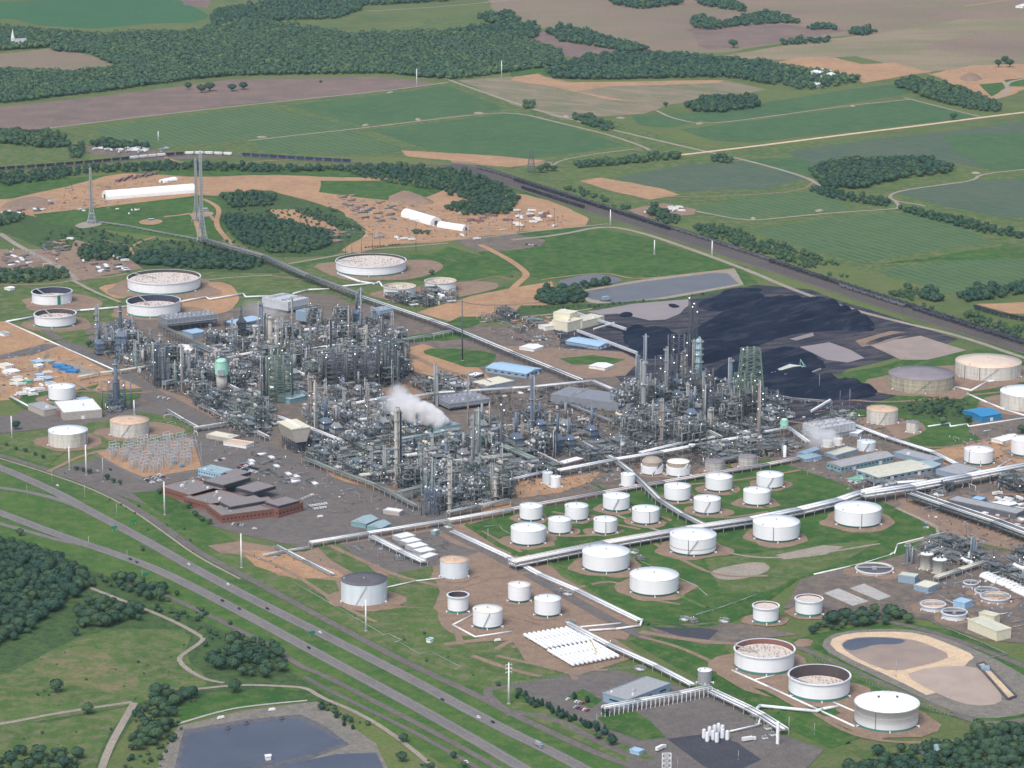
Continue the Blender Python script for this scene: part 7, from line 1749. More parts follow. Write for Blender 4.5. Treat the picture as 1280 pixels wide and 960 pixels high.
# single white pipes
for lab,pts,r in [
    ('white pipe passing the left open tanks',[(8,402,2),(42,396,2),(100,388,2),(160,383,2)],1.3),
    ('white pipe from the navy tank towards the finned block',[(226,377,2),(257,371,2),(262,374,2),(304,367,2),(307,371,2),(336,370,2)],1.1),
    ('white pipe from the finned block to the conveyor',[(366,367,3),(385,362,3),(412,361,3)],1.0),
    ('white pipe leaving the very wide lone tank',[(422,342,1.5),(450,352,1.5),(468,355,1.5)],1.6),
    ('white pipe under the very wide lone tank to the small tan tank',[(424,358,2),(470,354,2),(474,352,5),(478,358,1.5)],1.2),
    ('pale kerb pipe beside the left plant road',[(7,402,0.8),(75,432,0.8),(142,462,0.8)],0.9),
    ('white pipe around the white tank by the block building',[(14,496,1),(40,510,1)],1.1),
    ('thin white pipe above the white tank dike',[(16,494,0.5),(60,488,0.5)],0.7),
    ('white pipe from the domed tank group bending to the silo pipes',[(940,892,3),(950,882,3),(1020,889,2),(1028,886,2),(1048,883,1)],1.4),
    ('white pipe between rusty open tank and domed tank',[(915,838,0.8),(960,858,0.8),(1016,884,0.8),(1068,908,0.8)],0.9),
    ('short white pipe to the rusty open tank',[(942,850,0.8),(968,844,0.8)],0.7),
    ('short white pipe to the domed tank',[(1042,878,0.8),(1068,889,0.8)],0.8),
    ('white pipe zigzag by the blue shed',[(1160,533,1),(1187,529,1),(1188,533,1),(1209,530,1),(1211,533,1),(1290,521,1)],0.9),
    ('white pipe from the huge ribbed tank',[(1180,486,1),(1196,484,1),(1214,488,1),(1234,477,1),(1268,472,1)],1.2),
    ('white pipe descending past the blue shed',[(1209,492,1.2),(1234,503,1.2),(1256,512,1.2),(1290,522,1.2)],1.1),
    ('pale fence pipe round the grass dike by the treatment works',[(1017,718,1),(1080,704,1),(1112,694,1),(1118,690,1)],0.8),
    ('white pipe edging the right dike',[(1118,692,1),(1122,680,1),(1182,665,1)],0.7),
    ('pale pipe along the lagoon fence',[(1165,777,1.5),(1220,800,1.5),(1260,817,1.5),(1236,822,1)],0.5),
    ('pale pipe from the rusty-rimmed tank to the road gantry',[(870,768,2),(898,760,2),(926,750,2),(950,741,2)],0.5),
    ('white pipe crossing the earth pad to the tank farm',[(736,788,1.5),(770,786,1.5),(800,782,1.5),(803,774,4)],1.0),
    ('white pipe beside the bullet field',[(722,784,1),(776,779,1)],0.8),
    ('bent pale pipe on the grass by the highway',[(477,794,0.5),(486,792,0.5),(502,800,0.5),(494,802,0.5)],0.5),
    ('long pale kerb pipe above the highway',[(366,727,0.4),(420,758,0.4),(478,792,0.4)],0.45),
    ('pale kerb pipe continuing to the loading yard',[(500,803,0.4),(524,817,0.4),(538,814,0.4),(577,834,0.4),(568,836,0.4)],0.45),
    ('square white pipe ring round the tank above the verge',[(590,769,0.8),(566,781,0.8),(594,796,0.8),(640,789,0.8)],0.8),
    ('thin pipe from the black-roofed tank to the small dark one',[(484,734,1.5),(520,726,1.5),(556,722,1.5)],0.6),
    ('white pipe from the little tank cluster to the valves',[(912,914,2.5),(948,906,2.5),(950,898,6)],0.7),
    ('white pipe behind the farm street end',[(640,596,2),(700,584,2)],0.8),
    ('white pipe from the right rack to the cut off tank',[(1237,590,1),(1264,574,1)],0.9),
    ('pale guard pipe along the front dike of the farm',[(605,658,0.5),(624,656,0.5),(628,662,0.5),(640,668,0.5)],0.4),
    ('concrete edge pipe in the farm right of the dirt pads',[(780,692,0.6),(870,732,0.6),(884,744,0.6)],0.5)]:
    bigpipe(lab,pts,r*(0.65 if r < 0.6 else 1),M_pipeA if r < 0.6 else M_pipeW)
# cluster of upright white vessels near the loading yard
r0 = random.Random(4); k0 = None
for i,(x,y) in enumerate([(880,924),(887,921),(893,919),(898,917),(884,928),(891,926),(896,929),(903,924),(909,926),(903,919)]):
    if k0 is None:
        t = thing('upright_vessel',(0,0,0),0,'x','vessel'); m = MB(); m.drum((0,0,1.5),(0,0,8),1.7,16); m.build('shell',M_tw,t)
        m = MB(); m.cyl((0,0,0),(0,0,1.6),1.2,n=10); m.build('skirt',M_steel,t); m = MB(); m.cyl((0,0,8),(0,0,9.6),0.3,n=6); m.build('nozzle',M_steel,t); k0 = kit(t)
    k0.put(G(x,y),i,'white upright vessel in the tight cluster on the dark asphalt edge','cluster of white upright vessels')
t = tall(972,930,902,2.2,M_pipeW,'white upright stack with a rusty cap beside the valve tangle',0,False,name='vent_stack',cat='vent stack',lampn=0)
for i,(x,y,s) in enumerate([(960,912,1),(966,920,0.9),(948,906,0.8),(956,924,0.8)]):
    o = auto(KE[0],x,y,AV,0.5*s)
for i,(x,y) in enumerate([(856,776),(866,778),(905,778),(700,742),(710,744),(740,704),(560,660),(1100,612),(712,780),(762,808),(800,838),(930,888),(944,896),(498,700),(500,606),(800,700),(792,692)]):
    auto(KE[i % 2],x,y,AV if i % 2 else AU,0.6)
for x,y in [(586,582),(604,580),(618,578),(592,586),(560,600),(478,446),(420,414),(432,420),(386,452),(436,514),(470,520),(560,568)]:
    auto(KD[0],x,y,rp.choice((AU,AV)),0.9)
# ================================================================ trains
M_car_blk = paint('railcar_black',(0.035,0.037,0.045),0.5,dirt=0.4,dirt_c=(0.10,0.09,0.085),scale=0.4,vary=0.3)
M_car_gry = paint('railcar_grey',(0.15,0.15,0.165),0.6,dirt=0.5,scale=0.4,vary=0.25)
M_car_wht = paint('railcar_white',(0.66,0.66,0.64),0.5,dirt=0.4,scale=0.3,vary=0.08)
M_car_blu = paint('railcar_navy',(0.03,0.05,0.13),0.5,dirt=0.4,scale=0.4,vary=0.2)
def bogies(t,L):
    for s in (-1,1):
        m = MB(); m.box((s*L*0.36,0,0.35),(2.6,2.2,0.6))
        for x in (-0.85,0.85):
            for y in (-0.85,0.85): m.cyl((s*L*0.36+x,y-0.1,0.45),(s*L*0.36+x,y+0.1,0.45),0.45,n=8)
        m.build('bogie',M_dsteel,t)
def tank_car(m_):
    t = thing('rail_car',(0,0,0),0,'x','rail car'); m = MB(); m.drum((-6.6,0,2.75),(6.6,0,2.75),1.5,14); m.build('tank',m_,t)
    m = MB(); m.cyl((0,0,4.1),(0,0,5.0),0.7,n=8); m.box((0,0,4.35),(3,1.6,0.1)); m.build('dome',m_,t)
    m = MB(); m.box((0,0,1.0),(15.4,1.6,0.35)); m.build('underframe',M_dsteel,t); bogies(t,15.4); return t
def hopper_car(m_,open_=True):
    t = thing('rail_car',(0,0,0),0,'x','rail car'); m = MB(); m.box((0,0,1.1),(11,2.6,1.0)); m.box((0,0,2.1),(14.6,3.0,2.2),0,(1,1)); m.build('body',m_,t)
    m = MB(); [m.box((-6.6+i*1.65,0,1.9),(0.16,3.2,2.4)) for i in range(9)]; m.build('side_ribs',m_,t)
    m = MB()
    if open_: m.box((0,0,4.3),(13.6,2.4,0.35),0,(0.8,0.3)); m.build('load',M_coal,t)
    else: m.box((0,0,4.3),(14.2,2.4,0.5),0,(0.98,0.3)); m.build('roof',m_,t)
    bogies(t,14.6); return t
K_t = kit(tank_car(M_car_blk)); K_h = kit(hopper_car(M_car_gry)); K_w = kit(hopper_car(M_car_wht,False)); K_n = kit(hopper_car(M_car_blu)); K_hb = kit(hopper_car(M_car_blk))
NRC = [0]
def train(center,off,xa,xb,ks,label,group,z=0.5,pitch=17.0,skip=None):
    line = offs(center,off); s = 0; nxt = None; rg = random.Random(int(off*10+xa))
    seg = [];
    for a,b in zip(line[:-1],line[1:]):
        L = (b-a).length; d = (b-a).normalized(); t = -s
        while t < L:
            if t >= 0:
                p = a+d*t; px = PX((p.x,p.y,0))[0]
                if xa <= px <= xb:
                    k = rg.choice(ks) if isinstance(ks,list) else ks
                    k.put((p.x,p.y,z),math.atan2(d.y,d.x),label,group,(1.0,1.1,1.2)); NRC[0] += 1
            t += pitch
        s = L-(t-pitch)
train(RWc,15.5,596,980,K_h,'grey hopper wagon in the train on the far rail track, left half','far track hopper wagons')
train(RWc,15.5,980,1290,K_t,'black tank wagon in the train on the far rail track, right half','far track tank wagons')
train(RWc,8,644,836,K_hb,'dark wagon on the second track beside the green field corner','second track wagons at the green field')
train(RWc,10.5,960,1290,[K_t,K_t,K_hb],'black wagon of the second train along the far tracks, right half','second far train wagons')
train(RWc,5.5,1046,1132,K_h,'grey wagon of the short middle train by the coke yard','short middle train wagons')
train(RWc,5.5,1140,1290,K_t,'black tank wagon of the nearer train at the right edge','nearer train tank wagons')
train(RWc,-16,655,728,K_hb,'dark wagon of the short train beside the sandy yard','wagons beside the sandy yard')
train(RW2c,0,-10,160,K_hb,'dark wagon on the curving line at the upper left','dark wagons at the upper left')
train(RW2c,0,163,206,K_w,'white covered hopper in the left run of white wagons','left run of white wagons')
train(RW2c,0,208,230,K_hb,'dark wagon between the two runs of white wagons','dark wagons between the white runs')
train(RW2c,0,231,296,K_w,'white covered hopper in the right run of white wagons','right run of white wagons')
train(RW2c,0,298,436,K_n,'navy wagon on the line behind the scrub wood','navy wagons behind the scrub wood')
sc = path3([(1222,388),(1250,396),(1290,404)],0,0)
train(sc,0,1200,1300,K_hb,'dark wagon on the siding beside the pale earth square','wagons on the far siding',1.0)
# ================================================================ poles and masts
M_pole = paint('pole_white',(0.74,0.74,0.72),0.5,dirt=0.2)
M_wood = paint('pole_wood',(0.16,0.13,0.11),0.8,dirt=0.4)
def pole(x,yb,yt,label,r=0.85,mat=None,arms=0,group=None,name='transmission_pole',cat='pole',lampy=False):
    h = hgt(x,yb,yt); t = thing(name,G(x,yb),0.3,label,cat,group)
    m = MB(); m.smooth = True; m.cyl((0,0,0),(0,0,h),r,r*0.6,10); m.build('shaft',mat or M_pole,t)
    if arms:
        for k in range(arms):
            a = MB(); z = h-1.5-k*3.2; a.beam((-2.8,0,z),(2.8,0,z+0.2),0.35)
            for s in (-2.6,2.6): a.cyl((s,0,z-1.3),(s,0,z),0.22,n=6)
            a.build('crossarm',mat or M_pole,t)
    m = MB(); m.cyl((0,0,0),(0,0,0.8),r*1.6,n=10); m.build('base',M_concrete,t)
    return t
for x,yb,yt,lb,ar in [(15,547,520,'short white pole by the dark tree at the left edge',0),(87,587,558,'left of two tall white poles by the left road',0),(108,594,556,'right of two tall white poles by the left road',0),
    (168,519,500,'white pole behind the scalloped grey tank',0),(206,644,602,'white pole at the corner of the brick office',0),(302,710,667,'white pole at the dirt yard beside the road junction',0),
    (457.5,789,750,'white pole in front of the black-roofed tank',0),(636,880,829,'white crossarmed pole beside the frontage road',3),(763,281,262,'white pole beside the railway at the green field corner',0),
    (890,321,301,'white pole beside the railway above the grey pond',0),(521,108,86,'white pole at the end of the ploughed field',0),(627,96,76,'pale pole at the wood edge near the sandy strip',0),
    (198,175,164,'pale pole in the crop field behind the flare towers',0),(818,318,300,'slim pole beside the grass field',0)]:
    pole(x,yb,yt,lb,0.95 if yb > 500 else 1.1,None,ar)
pole(129,602,572,'grey pole right of the two tall white ones',0.7,M_steel)
pole(578,451,374,'very tall dark mast on the green patch beside the conveyor',1.0,M_dsteel,0,None,'mast','mast')
mt = bpy.data.objects[-1]
for x,yb,yt in [(432,322,300),(440,320,296),(452,318,290),(466,314,292),(475,310,290),(520,316,276),(583,296,276),(640,288,268),(649,290,264),(693,284,260),(738,280,262),(302,330,306),(354,326,306),(234,330,312)]:
    pole(x,yb,yt,'thin dark utility pole among the sandy storage yards',0.45,M_wood,1,'thin utility poles of the sandy yards','utility_pole')
for x,yb,yt in [(65,602,588),(106,622,606),(146,646,630),(34,622,606),(111,684,670),(159,702,688),(178,726,712)]:
    pole(x,yb,yt,'slim light pole on the highway verge',0.28,M_steel,0,'slim light poles on the highway verge','light_pole','light pole')
for x,yb,yt in [(252,590,552),(144,556,536),(464,634,620),(610,678,660)]:
    pole(x,yb,yt,'slim grey mast in the front works yards',0.3,M_steel,0,'slim masts of the front works yards','light_pole','light pole')
for x,yb,yt in [(1062,508,486),(1024,490,468),(1131,450,440),(1050,500,488),(1018,918,904),(986,914,896),(746,908,893),(923,950,938),(847,965,948),(1188,880,862),(1120,840,826)]:
    pole(x,yb,yt,'thin lamp mast on the right side yards',0.3,M_steel,0,'thin lamp masts on the right side yards','light_pole','light pole')
def sign(x,y,lab):
    t = thing('highway_sign',G(x,y),0.4,lab,'road sign'); m = MB(); [m.beam((s*2,0,0),(s*2,0,4.5),0.25) for s in (-1,1)]; m.build('post',M_steel,t)
    m = MB(); m.box((0,-0.2,2.6),(6,0.15,2.8)); m.build('panel',M_gstripe,t)
sign(143,664,'green road sign on the median beside the upper carriageway'); sign(167,656,'green road sign on the verge above the upper carriageway'); sign(390,796,'green road sign right of the carriageway near the pale pole')
sign(182,723,'pale road sign near the frontage lane')
# ================================================================ electrical substation
M_gal = paint('galvanised_light',(0.42,0.46,0.50),0.5,dirt=0.3,vary=0.15)
def bay(sd):
    t = thing('switchgear_bay',(0,0,0),AU,'x','switchgear'); m = MB()
    for x in (-5,5):
        for y in (-4,4): m.beam((x,y,0),(x,y,11),0.4)
        m.beam((x,-4,10.5),(x,4,10.5),0.45)
    for y in (-4,4): m.beam((-5,y,9),(5,y,9),0.35)
    m.build('gantry',M_gal,t); m = MB()
    for x in (-3,0,3):
        for y in (-2.5,0,2.5): m.cyl((x,y,0),(x,y,2.2),0.3,n=6); m.cyl((x,y,2.2),(x,y,4.6),0.22,n=6); m.beam((x-1,y,4.7),(x+1,y,4.7),0.16)
    m.build('insulators',M_col2,t); m = MB(); [m.beam((-5,y,7+0.4*i),(5,y,7.4-0.4*i),0.12) for i,y in enumerate((-2.5,0,2.5))]; m.build('busbar',M_gal,t); return t
KB = kit(bay(0))
n = 0
for x,y in scatter([(128,566),(168,556),(236,549),(246,570),(238,582),(180,594),(156,582)],13.5,0.12,3):
    KB.put((x,y,0),AU,'steel gantry bay with insulators inside the electrical substation','substation gantry bays'); n += 1
def transformer(x,y,lab):
    t = thing('transformer',G(x,y),AV,lab,'transformer'); m = MB(); m.box((0,0,0.5),(5,3.4,3.2)); m.build('casing',M_bblue,t); m = MB()
    for s in (-1,1):
        for i in range(6): m.box((-2+i*0.8,s*2.2,0.8),(0.2,0.9,2.6))
    m.build('radiator',M_bblue,t); m = MB(); [m.cyl((x_,0,3.7),(x_,0,6),0.22,n=6) for x_ in (-1.5,0,1.5)]; m.build('bushing',M_col2,t)
transformer(219,580,'left dark blue transformer in the substation'); transformer(227,584,'right dark blue transformer in the substation')
def fence(lab,pts,h=2.4):
    p = [G(*a) for a in pts]; o = p[0].copy(); t = thing('chain_fence',o,0,lab,'fence'); m = MB(); q = [a-o for a in p]; r = MB()
    for a,b in zip(q[:-1],q[1:]):
        n = max(1,int((b-a).length/4))
        for i in range(n): c = a.lerp(b,i/n); m.beam(c,c+Vector((0,0,h)),0.16)
        for z in (0.4,h*0.5,h): r.beam(a+Vector((0,0,z)),b+Vector((0,0,z)),0.1)
    m.build('posts',M_steel,t); r.build('rails',M_steel,t)
fence('fence around the electrical substation',[(116,567),(178,601),(254,588),(244,547),(116,567)])
fence('fence between bullet field and loading yard',[(640,856),(712,845),(786,836),(800,834)])
fence('fence along the lagoon road',[(1010,820),(1060,843),(1130,875),(1190,897)])
# ================================================================ vehicles
def wheels(t,at,r):
    for x,y in at: m = MB(); m.cyl((x,y-r*0.3,r),(x,y+r*0.3,r),r,n=8); m.build('wheel',M_rdark,t)
def car(m_,L=4.6,van=False):
    t = thing('van' if van else 'car',(0,0,0),0,'x','van' if van else 'car'); m = MB(); m.box((0,0,0.35),(L,1.85,0.75)); m.box((-0.2 if not van else 0.2,0,1.1),(L*0.58 if not van else L*0.8,1.7,0.6 if not van else 1.1),0,(0.8 if not van else 0.95,0.86)); m.build('body',m_,t)
    m = MB(); m.box((-0.2 if not van else 0.2,0,1.12),(L*0.585 if not van else L*0.805,1.72,0.42),0,(0.86,0.9)); m.build('windows',M_glass,t)
    wheels(t,[(x,y) for x in (-L*0.31,L*0.31) for y in (-0.85,0.85)],0.34); return t
def truck(m1,m2,L=12):
    t = thing('truck',(0,0,0),0,'x','truck'); m = MB(); m.box((L/2-1.2,0,0.6),(2.4,2.4,2.4)); m.build('cab',m1,t)
    m = MB(); m.box((-1.4,0,1.1),(L-3,2.5,2.7)); m.build('trailer',m2,t); wheels(t,[(x,y) for x in (-L*0.4,-L*0.28,L*0.4) for y in (-1,1)],0.5)
    m = MB(); m.box((L/2-0.1,0,1.9),(0.3,2.0,0.8)); m.build('windscreen',M_glass,t); return t
cols = {'white': (0.75,0.75,0.74),'silver': (0.45,0.46,0.48),'black': (0.03,0.03,0.035),'dark blue': (0.03,0.05,0.12),'red': (0.32,0.04,0.035)}
CK = {k: kit(car(paint('car_paint_'+k.replace(' ','_'),c,0.3,dirt=0.1))) for k,c in cols.items()}
VKn = kit(car(paint('van_white',(0.76,0.76,0.75),0.35,dirt=0.1),6.0,True))
TK = kit(truck(M_bwhite,M_bwhite)); TKb = kit(truck(M_bblue,M_steel,10)); TKr = kit(truck(paint('truck_red',(0.3,0.05,0.04),0.5),M_bbrown,12))
rv = random.Random(8)
def lot(where,x0,y0,x1,y1,n,rows=1,dx=0,dy=0,w=('white','white','silver','black','dark blue','white','red')):
    for r in range(rows):
        A = G(x0+dx*r,y0+dy*r); B = G(x1+dx*r,y1+dy*r); hd = math.atan2((B-A).y,(B-A).x)+math.pi/2
        for i in range(n):
            if rv.random() < 0.85:
                c = rv.choice(w); CK[c].put(A.lerp(B,(i+0.5)/n)+Vector((0,0,0.5)),hd+rv.uniform(-0.05,0.05),'%s car parked %s' % (c,where),'%s cars parked %s' % (c,where))
lot('in the rows between substation and blue office',180,599,192,605,7,3,9,-2.4)
lot('beside the light blue office',232,602,252,597,8,2,5,3)
lot('right of the light blue office',297,585,322,592,10,2,4,-3.5)
lot('on the open asphalt below the tilted cooler',386,634,412,630,9,1,0,0,('white',))
lot('on the open asphalt nearer the brick block',388,638,408,635,6,1,0,0,('white',))
lot('in a short row above the brick block',376,626,392,619,5,1,0,0,('white','silver'))
lot('in front of the brick office entrance',290,656,306,658,5,1,0,0)
lot('in the small car park above the screening trees',714,884,736,890,6,2,-6,-9)
lot('beside the cream stepped works',644,425,682,421,9,2,3,4)
lot('behind the yellow roofed shed',268,578,282,574,3,1,0,0)
lot('in the contractor yard',30,485,42,490,4,1,0,0,('white',))
for i in range(16): TK.put(G(rv.uniform(0,60),rv.uniform(452,496))+Vector((0,0,0.3)),rv.choice((AU,AV)),'white trailer standing in the left contractor yard','white trailers in the contractor yard')
for i in range(14): TK.put(G(rv.uniform(1215,1285),rv.uniform(606,650))+Vector((0,0,0.3)),rv.choice((AU,AV)),'white trailer standing in the right edge storage yard','white trailers in the right edge yard')
lot('beside the small tan-rimmed yard',656,306,672,308,4,1,0,0,('white','black'))
lot('on the service strip left of the lone wide tank',455,310,500,306,12,1,0,0,('red','black','red'))
lot('below the small dark plant by the crossing',196,497,214,500,3,1,0,0,('white',))
for x,y,c,where in [(72,608,'white','on the upper ramp'),(163,700,'black','on the lower carriageway beside the ramp'),(171,704,'dark blue','following on the lower carriageway'),(236,707,'white','on the upper carriageway by the brick office'),
    (285,732,'white','on the upper carriageway above the fork'),(278,752,'black','on the lower carriageway near the green verge'),(299,762,'dark blue','on the lower carriageway past the verge'),(334,762,'black','on the upper carriageway ahead of the road sign'),
    (400,792,'white','on the upper carriageway below the white pole'),(386,811,'black','alone on the lower carriageway'),(553,876,'dark blue','on the upper carriageway in the middle distance'),(598,898,'white','on the upper carriageway near the frontage turn'),(616,904,'black','on the upper carriageway behind a white one'),
    (583,954,'white','left of a pair on the frontage lane'),(122,590,'silver','beside the white transmission poles'),(138,588,'black','on the car park edge by the grey pole')]:
    CK[c].put(G(x,y)+Vector((0,0,0.45)),AU,c+' car '+where)
TKb.put(G(674,934)+Vector((0,0,0.45)),AU,'flatbed truck on the highway near the lower edge')
t = TK.put(G(826,938)+Vector((0,0,0.45)),0.9,'white topped blue bus beside the gantry')
CK['white'].put(G(318,662)+Vector((0,0,0.45)),0.2,'white car left of the office gate'); VKn.put(G(622,802)+Vector((0,0,0.45)),0.3,'white van on the dirt lane above the highway')
VKn.put(G(400,647)+Vector((0,0,0.35)),0.3,'white van on the asphalt beside the brick block'); TK.put(G(936,927)+Vector((0,0,0.45)),0.4,'pale box truck right of the white vessel cluster')
TK.put(G(578,296)+Vector((0,0,0.35)),AU,'white trailer on the grey yard near the tan track'); TK.put(G(596,300)+Vector((0,0,0.35)),AV,'white truck right of the trailer on the grey yard')
for i,(x,y) in enumerate([(505,300),(496,299),(515,301),(471,298),(478,297)]): (TK if i < 3 else TKb).put(G(x,y)+Vector((0,0,0.35)),rv.choice((AU,AV)),'truck parked on the sandy strip below the hooped tents','trucks below the hooped tents')
for i in range(26):
    x = rv.uniform(112,210); y = 185+rv.uniform(0,7); (TK if rv.random() < 0.7 else TKb).put(G(x,y)+Vector((0,0,0.25)),rv.uniform(0,3),'trailer standing in the far pale storage yard','trailers in the far storage yard')
for i in range(22):
    A = (146+i*2.3,226-i*0.4+rv.uniform(-2,2)); TKr.put(G(*A)+Vector((0,0,0.25)),1.4,'dark flatbed parked above the long hooped shelter','dark flatbeds above the long shelter')
for i in range(18): TK.put(G(rv.uniform(640,700),rv.uniform(262,284))+Vector((0,0,0.3)),rv.uniform(0,3),'white trailer in the sandy yard beside the railway','white trailers in the yard beside the railway')
for i in range(14): TKr.put(G(rv.uniform(560,690),rv.uniform(264,278))+Vector((0,0,0.3)),AV,'dark red container load in the sandy yard','dark red loads in the sandy yard')
for i in range(16): TK.put(G(rv.uniform(806,852),rv.uniform(260,267))+Vector((0,0,0.3)),rv.uniform(0,3),'white tank trailer on the small lot behind the railway','white trailers on the lot behind the railway') if i < 9 else None
for i in range(9): VKn.put(G(rv.uniform(90,180),rv.uniform(258,268))+Vector((0,0,0.25)),rv.uniform(0,3),'white vehicle along the edge of the flare meadow','white vehicles along the flare meadow')
for i,(x,y) in enumerate([(142,322),(150,324),(156,327),(88,300),(104,328),(6,268),(12,266)]): TK.put(G(x,y)+Vector((0,0,0.3)),rv.uniform(0,3),'white trailer on a dirt lot beside the thickets','white trailers beside the thickets')
# ================================================================ yard goods: pipe stacks, bundles, equipment laid out
def bundle(mat,L=12):
    t = thing('pipe_stack',(0,0,0),0,'x','pipe stack'); m = MB()
    for i in range(5):
        for j in range(2): m.cyl((-L/2,-2+i*0.95,0.5+j*0.85),(L/2,-2+i*0.95,0.5+j*0.85),0.45,n=6)
    m.build('pipes',mat,t); m = MB(); [m.box((x,0,0),(0.3,5.5,0.25)) for x in (-L*0.3,L*0.3)]; m.build('bearer',M_wood,t); return t
KP = [(kit(bundle(M_pipeR)),'rusty'),(kit(bundle(M_pipeB)),'dark'),(kit(bundle(M_pipeW,10)),'white')]
for poly,n,lab,ch in [([(400,246),(450,244),(520,268),(470,280)],34,'on the broad sandy yard',(0,1,1)),([(395,284),(440,292),(430,304),(396,300)],24,'near the thicket below the sandy yard',(0,0,1)),
                       ([(50,306),(80,300),(88,318),(60,322)],22,'in the dirt lot above the left tanks',(1,1,0)),([(0,318),(50,320),(40,334),(0,336)],16,'at the left edge dirt lot',(1,1,2)),
                       ([(118,330),(160,332),(164,340),(120,340)],16,'in the small dirt lot behind the wide tanks',(1,2)),([(1230,640),(1290,650),(1290,670),(1240,655)],14,'in the right edge storage yard',(0,1,2)),
                       ([(1250,620),(1290,626),(1290,640),(1262,634)],10,'in the upper right storage yard',(1,2)),([(310,560),(350,572),(340,600),(310,590)],12,'on the asphalt left of the tilted cooler',(1,2)),
                       ([(20,262),(64,250),(70,262),(20,268)],10,'on the spoil yard at the left edge',(1,2)),([(640,400),(700,396),(700,404),(640,408)],12,'beside the cream works',(0,1)),
                       ([(340,590),(392,596),(400,606),(350,604)],10,'on the open asphalt by the racks',(2,1)),([(650,484),(690,480),(696,500),(640,506)],8,'behind the centre right units',(1,2))]:
    pts = scatter(poly,9,0.4,n); rv.shuffle(l := list(map(tuple,pts)))
    for x,y in l[:n]:
        k,cn = KP[rv.choice(ch)]; k.put((x,y,0.3),rv.choice((AU,AV)),'%s pipe stack laid out %s' % (cn,lab),'%s pipe stacks %s' % (cn,lab))
t = thing('mobile_crane',G(747,822),0.3,'yellow boomed mobile crane beside the bullet field','crane'); m = MB(); m.box((0,0,0.9),(9,2.8,1.5)); m.build('carrier',M_dsteel,t)
m = MB(); m.box((-1,0,2.4),(4,2.6,1.8)); m.build('cab',M_bcream,t); m = MB(); m.beam((0,0,3.5),(-6,1,16),0.9); m.build('boom',paint('crane_yellow',(0.6,0.42,0.08)),t)
t = thing('crawler_crane',G(1004,465),0.3,'green crane beside the pale roofed coke shed','crane'); m = MB(); m.box((4,0,0),(7,5,4)); m.build('base',M_fr_g,t); m = MB(); m.beam((4,0,3),(-4,0,16),0.8); m.beam((-4,0,16),(-4.5,0,6),0.4); m.beam((4,0,6),(-4,0,16),0.3); m.build('boom',M_mint,t)
def conveyor(lab,a,b,w=3,mat=None):
    A,B = G(*a),G(*b); t = thing('conveyor',A,0,lab,'conveyor'); d = B-A; m = MB(); m.beam((0,0,a[2]),(d.x,d.y,b[2]),w); m.build('gallery',mat or M_pipeW,t); l = MB(); n = max(2,int(d.length/18))
    for i in range(n+1): c = Vector((0,0,0)).lerp(d,i/n); z = a[2]+(b[2]-a[2])*i/n; l.beam((c.x,c.y,-a[2]*0),(c.x,c.y,z),0.5)
    l.build('support',M_steel,t)
conveyor('pale slanted conveyor rising from the coke slope',(1014,516,2),(1038,502,8),2.2)
conveyor('long low gallery sloping down the coke yard',(714,392,3),(782,414,3),3,M_casl)
conveyor('long low gallery leading to the blue roofed shed',(722,416,3),(796,444,3),3,M_casl)
conveyor('white pipe gallery beside the cream works',(742,414,3),(768,406,5),1.5)
conveyor('pale conveyor at the coke slope edge',(1002,472,1),(1026,462,3),1.8,M_pipeA)
t = thing('pump_barge',G(790,376),AV,'small dark barge building on the grey settling pond','barge'); c = G(757,376); t.location = (c.x,c.y,1.0); m = MB(); m.box((0,0,0),(14,8,1)); m.build('deck',M_dsteel,t); m = MB(); m.box((0,0,1),(9,6,4)); m.build('cabin',M_bblue,t)
t = thing('aerator',G(308,904)+Vector((0,0,0.45)),0.4,'dark floating aerator at the top of the near pond','aerator'); m = MB(); m.cyl((0,0,0),(0,0,0.8),2.2,n=10); m.box((0,0,0.8),(2,1.2,1.2)); m.build('float',M_rdark,t); ka = kit(t)
for x,y,lb in [(308,905,'dark floating aerator at the top of the near pond'),(352,899,'dark floating aerator at the right corner of the near pond'),(285,911,'small dark buoy left of the upper aerator')]: ka.put(G(x,y)+Vector((0,0,0.45)),1,lb)
t = thing('hut',G(335,950)+Vector((0,0,0.5)),0.3,'tiny white pump hut on the causeway between the near ponds','hut'); m = MB(); m.box((0,0,0),(4,4,3.4)); m.build('wall',M_bwhite,t); m = MB(); m.gable((0,0,3.4),(4,4),1); m.build('roof',M_bwhite,t)
VKn.put(G(276,899)+Vector((0,0,0.5)),0.5,'white pickup parked on the bank of the near pond'); VKn.put(G(340,889)+Vector((0,0,0.5)),0.3,'white pickup parked at the upper bank of the near pond')
# lagoon weir box
t = thing('weir_box',G(1240,850),0,'dark rimmed concrete channel jutting into the tan lagoon','channel'); L0 = G(1222,832); P = [G(1221,832),G(1230,830),(G(1270,872)),(G(1260,876))]
t.location = P[0]; m = MB(); q = [a-P[0]+Vector((0,0,1.6)) for a in P]
for a,b in zip(q,q[1:]+q[:1]): m.beam(a,b,1.6)
m.build('rim',M_darkbank,t); m = MB(); m.quad(*[a-Vector((0,0,0.4)) for a in q][::-1]); m.build('channel_floor',M_sandpond,t)
m = MB(); m.box((q[0].x+5,q[0].y-14,1.2),(7,7,3)); m.build('gate_house',M_bblue,t)
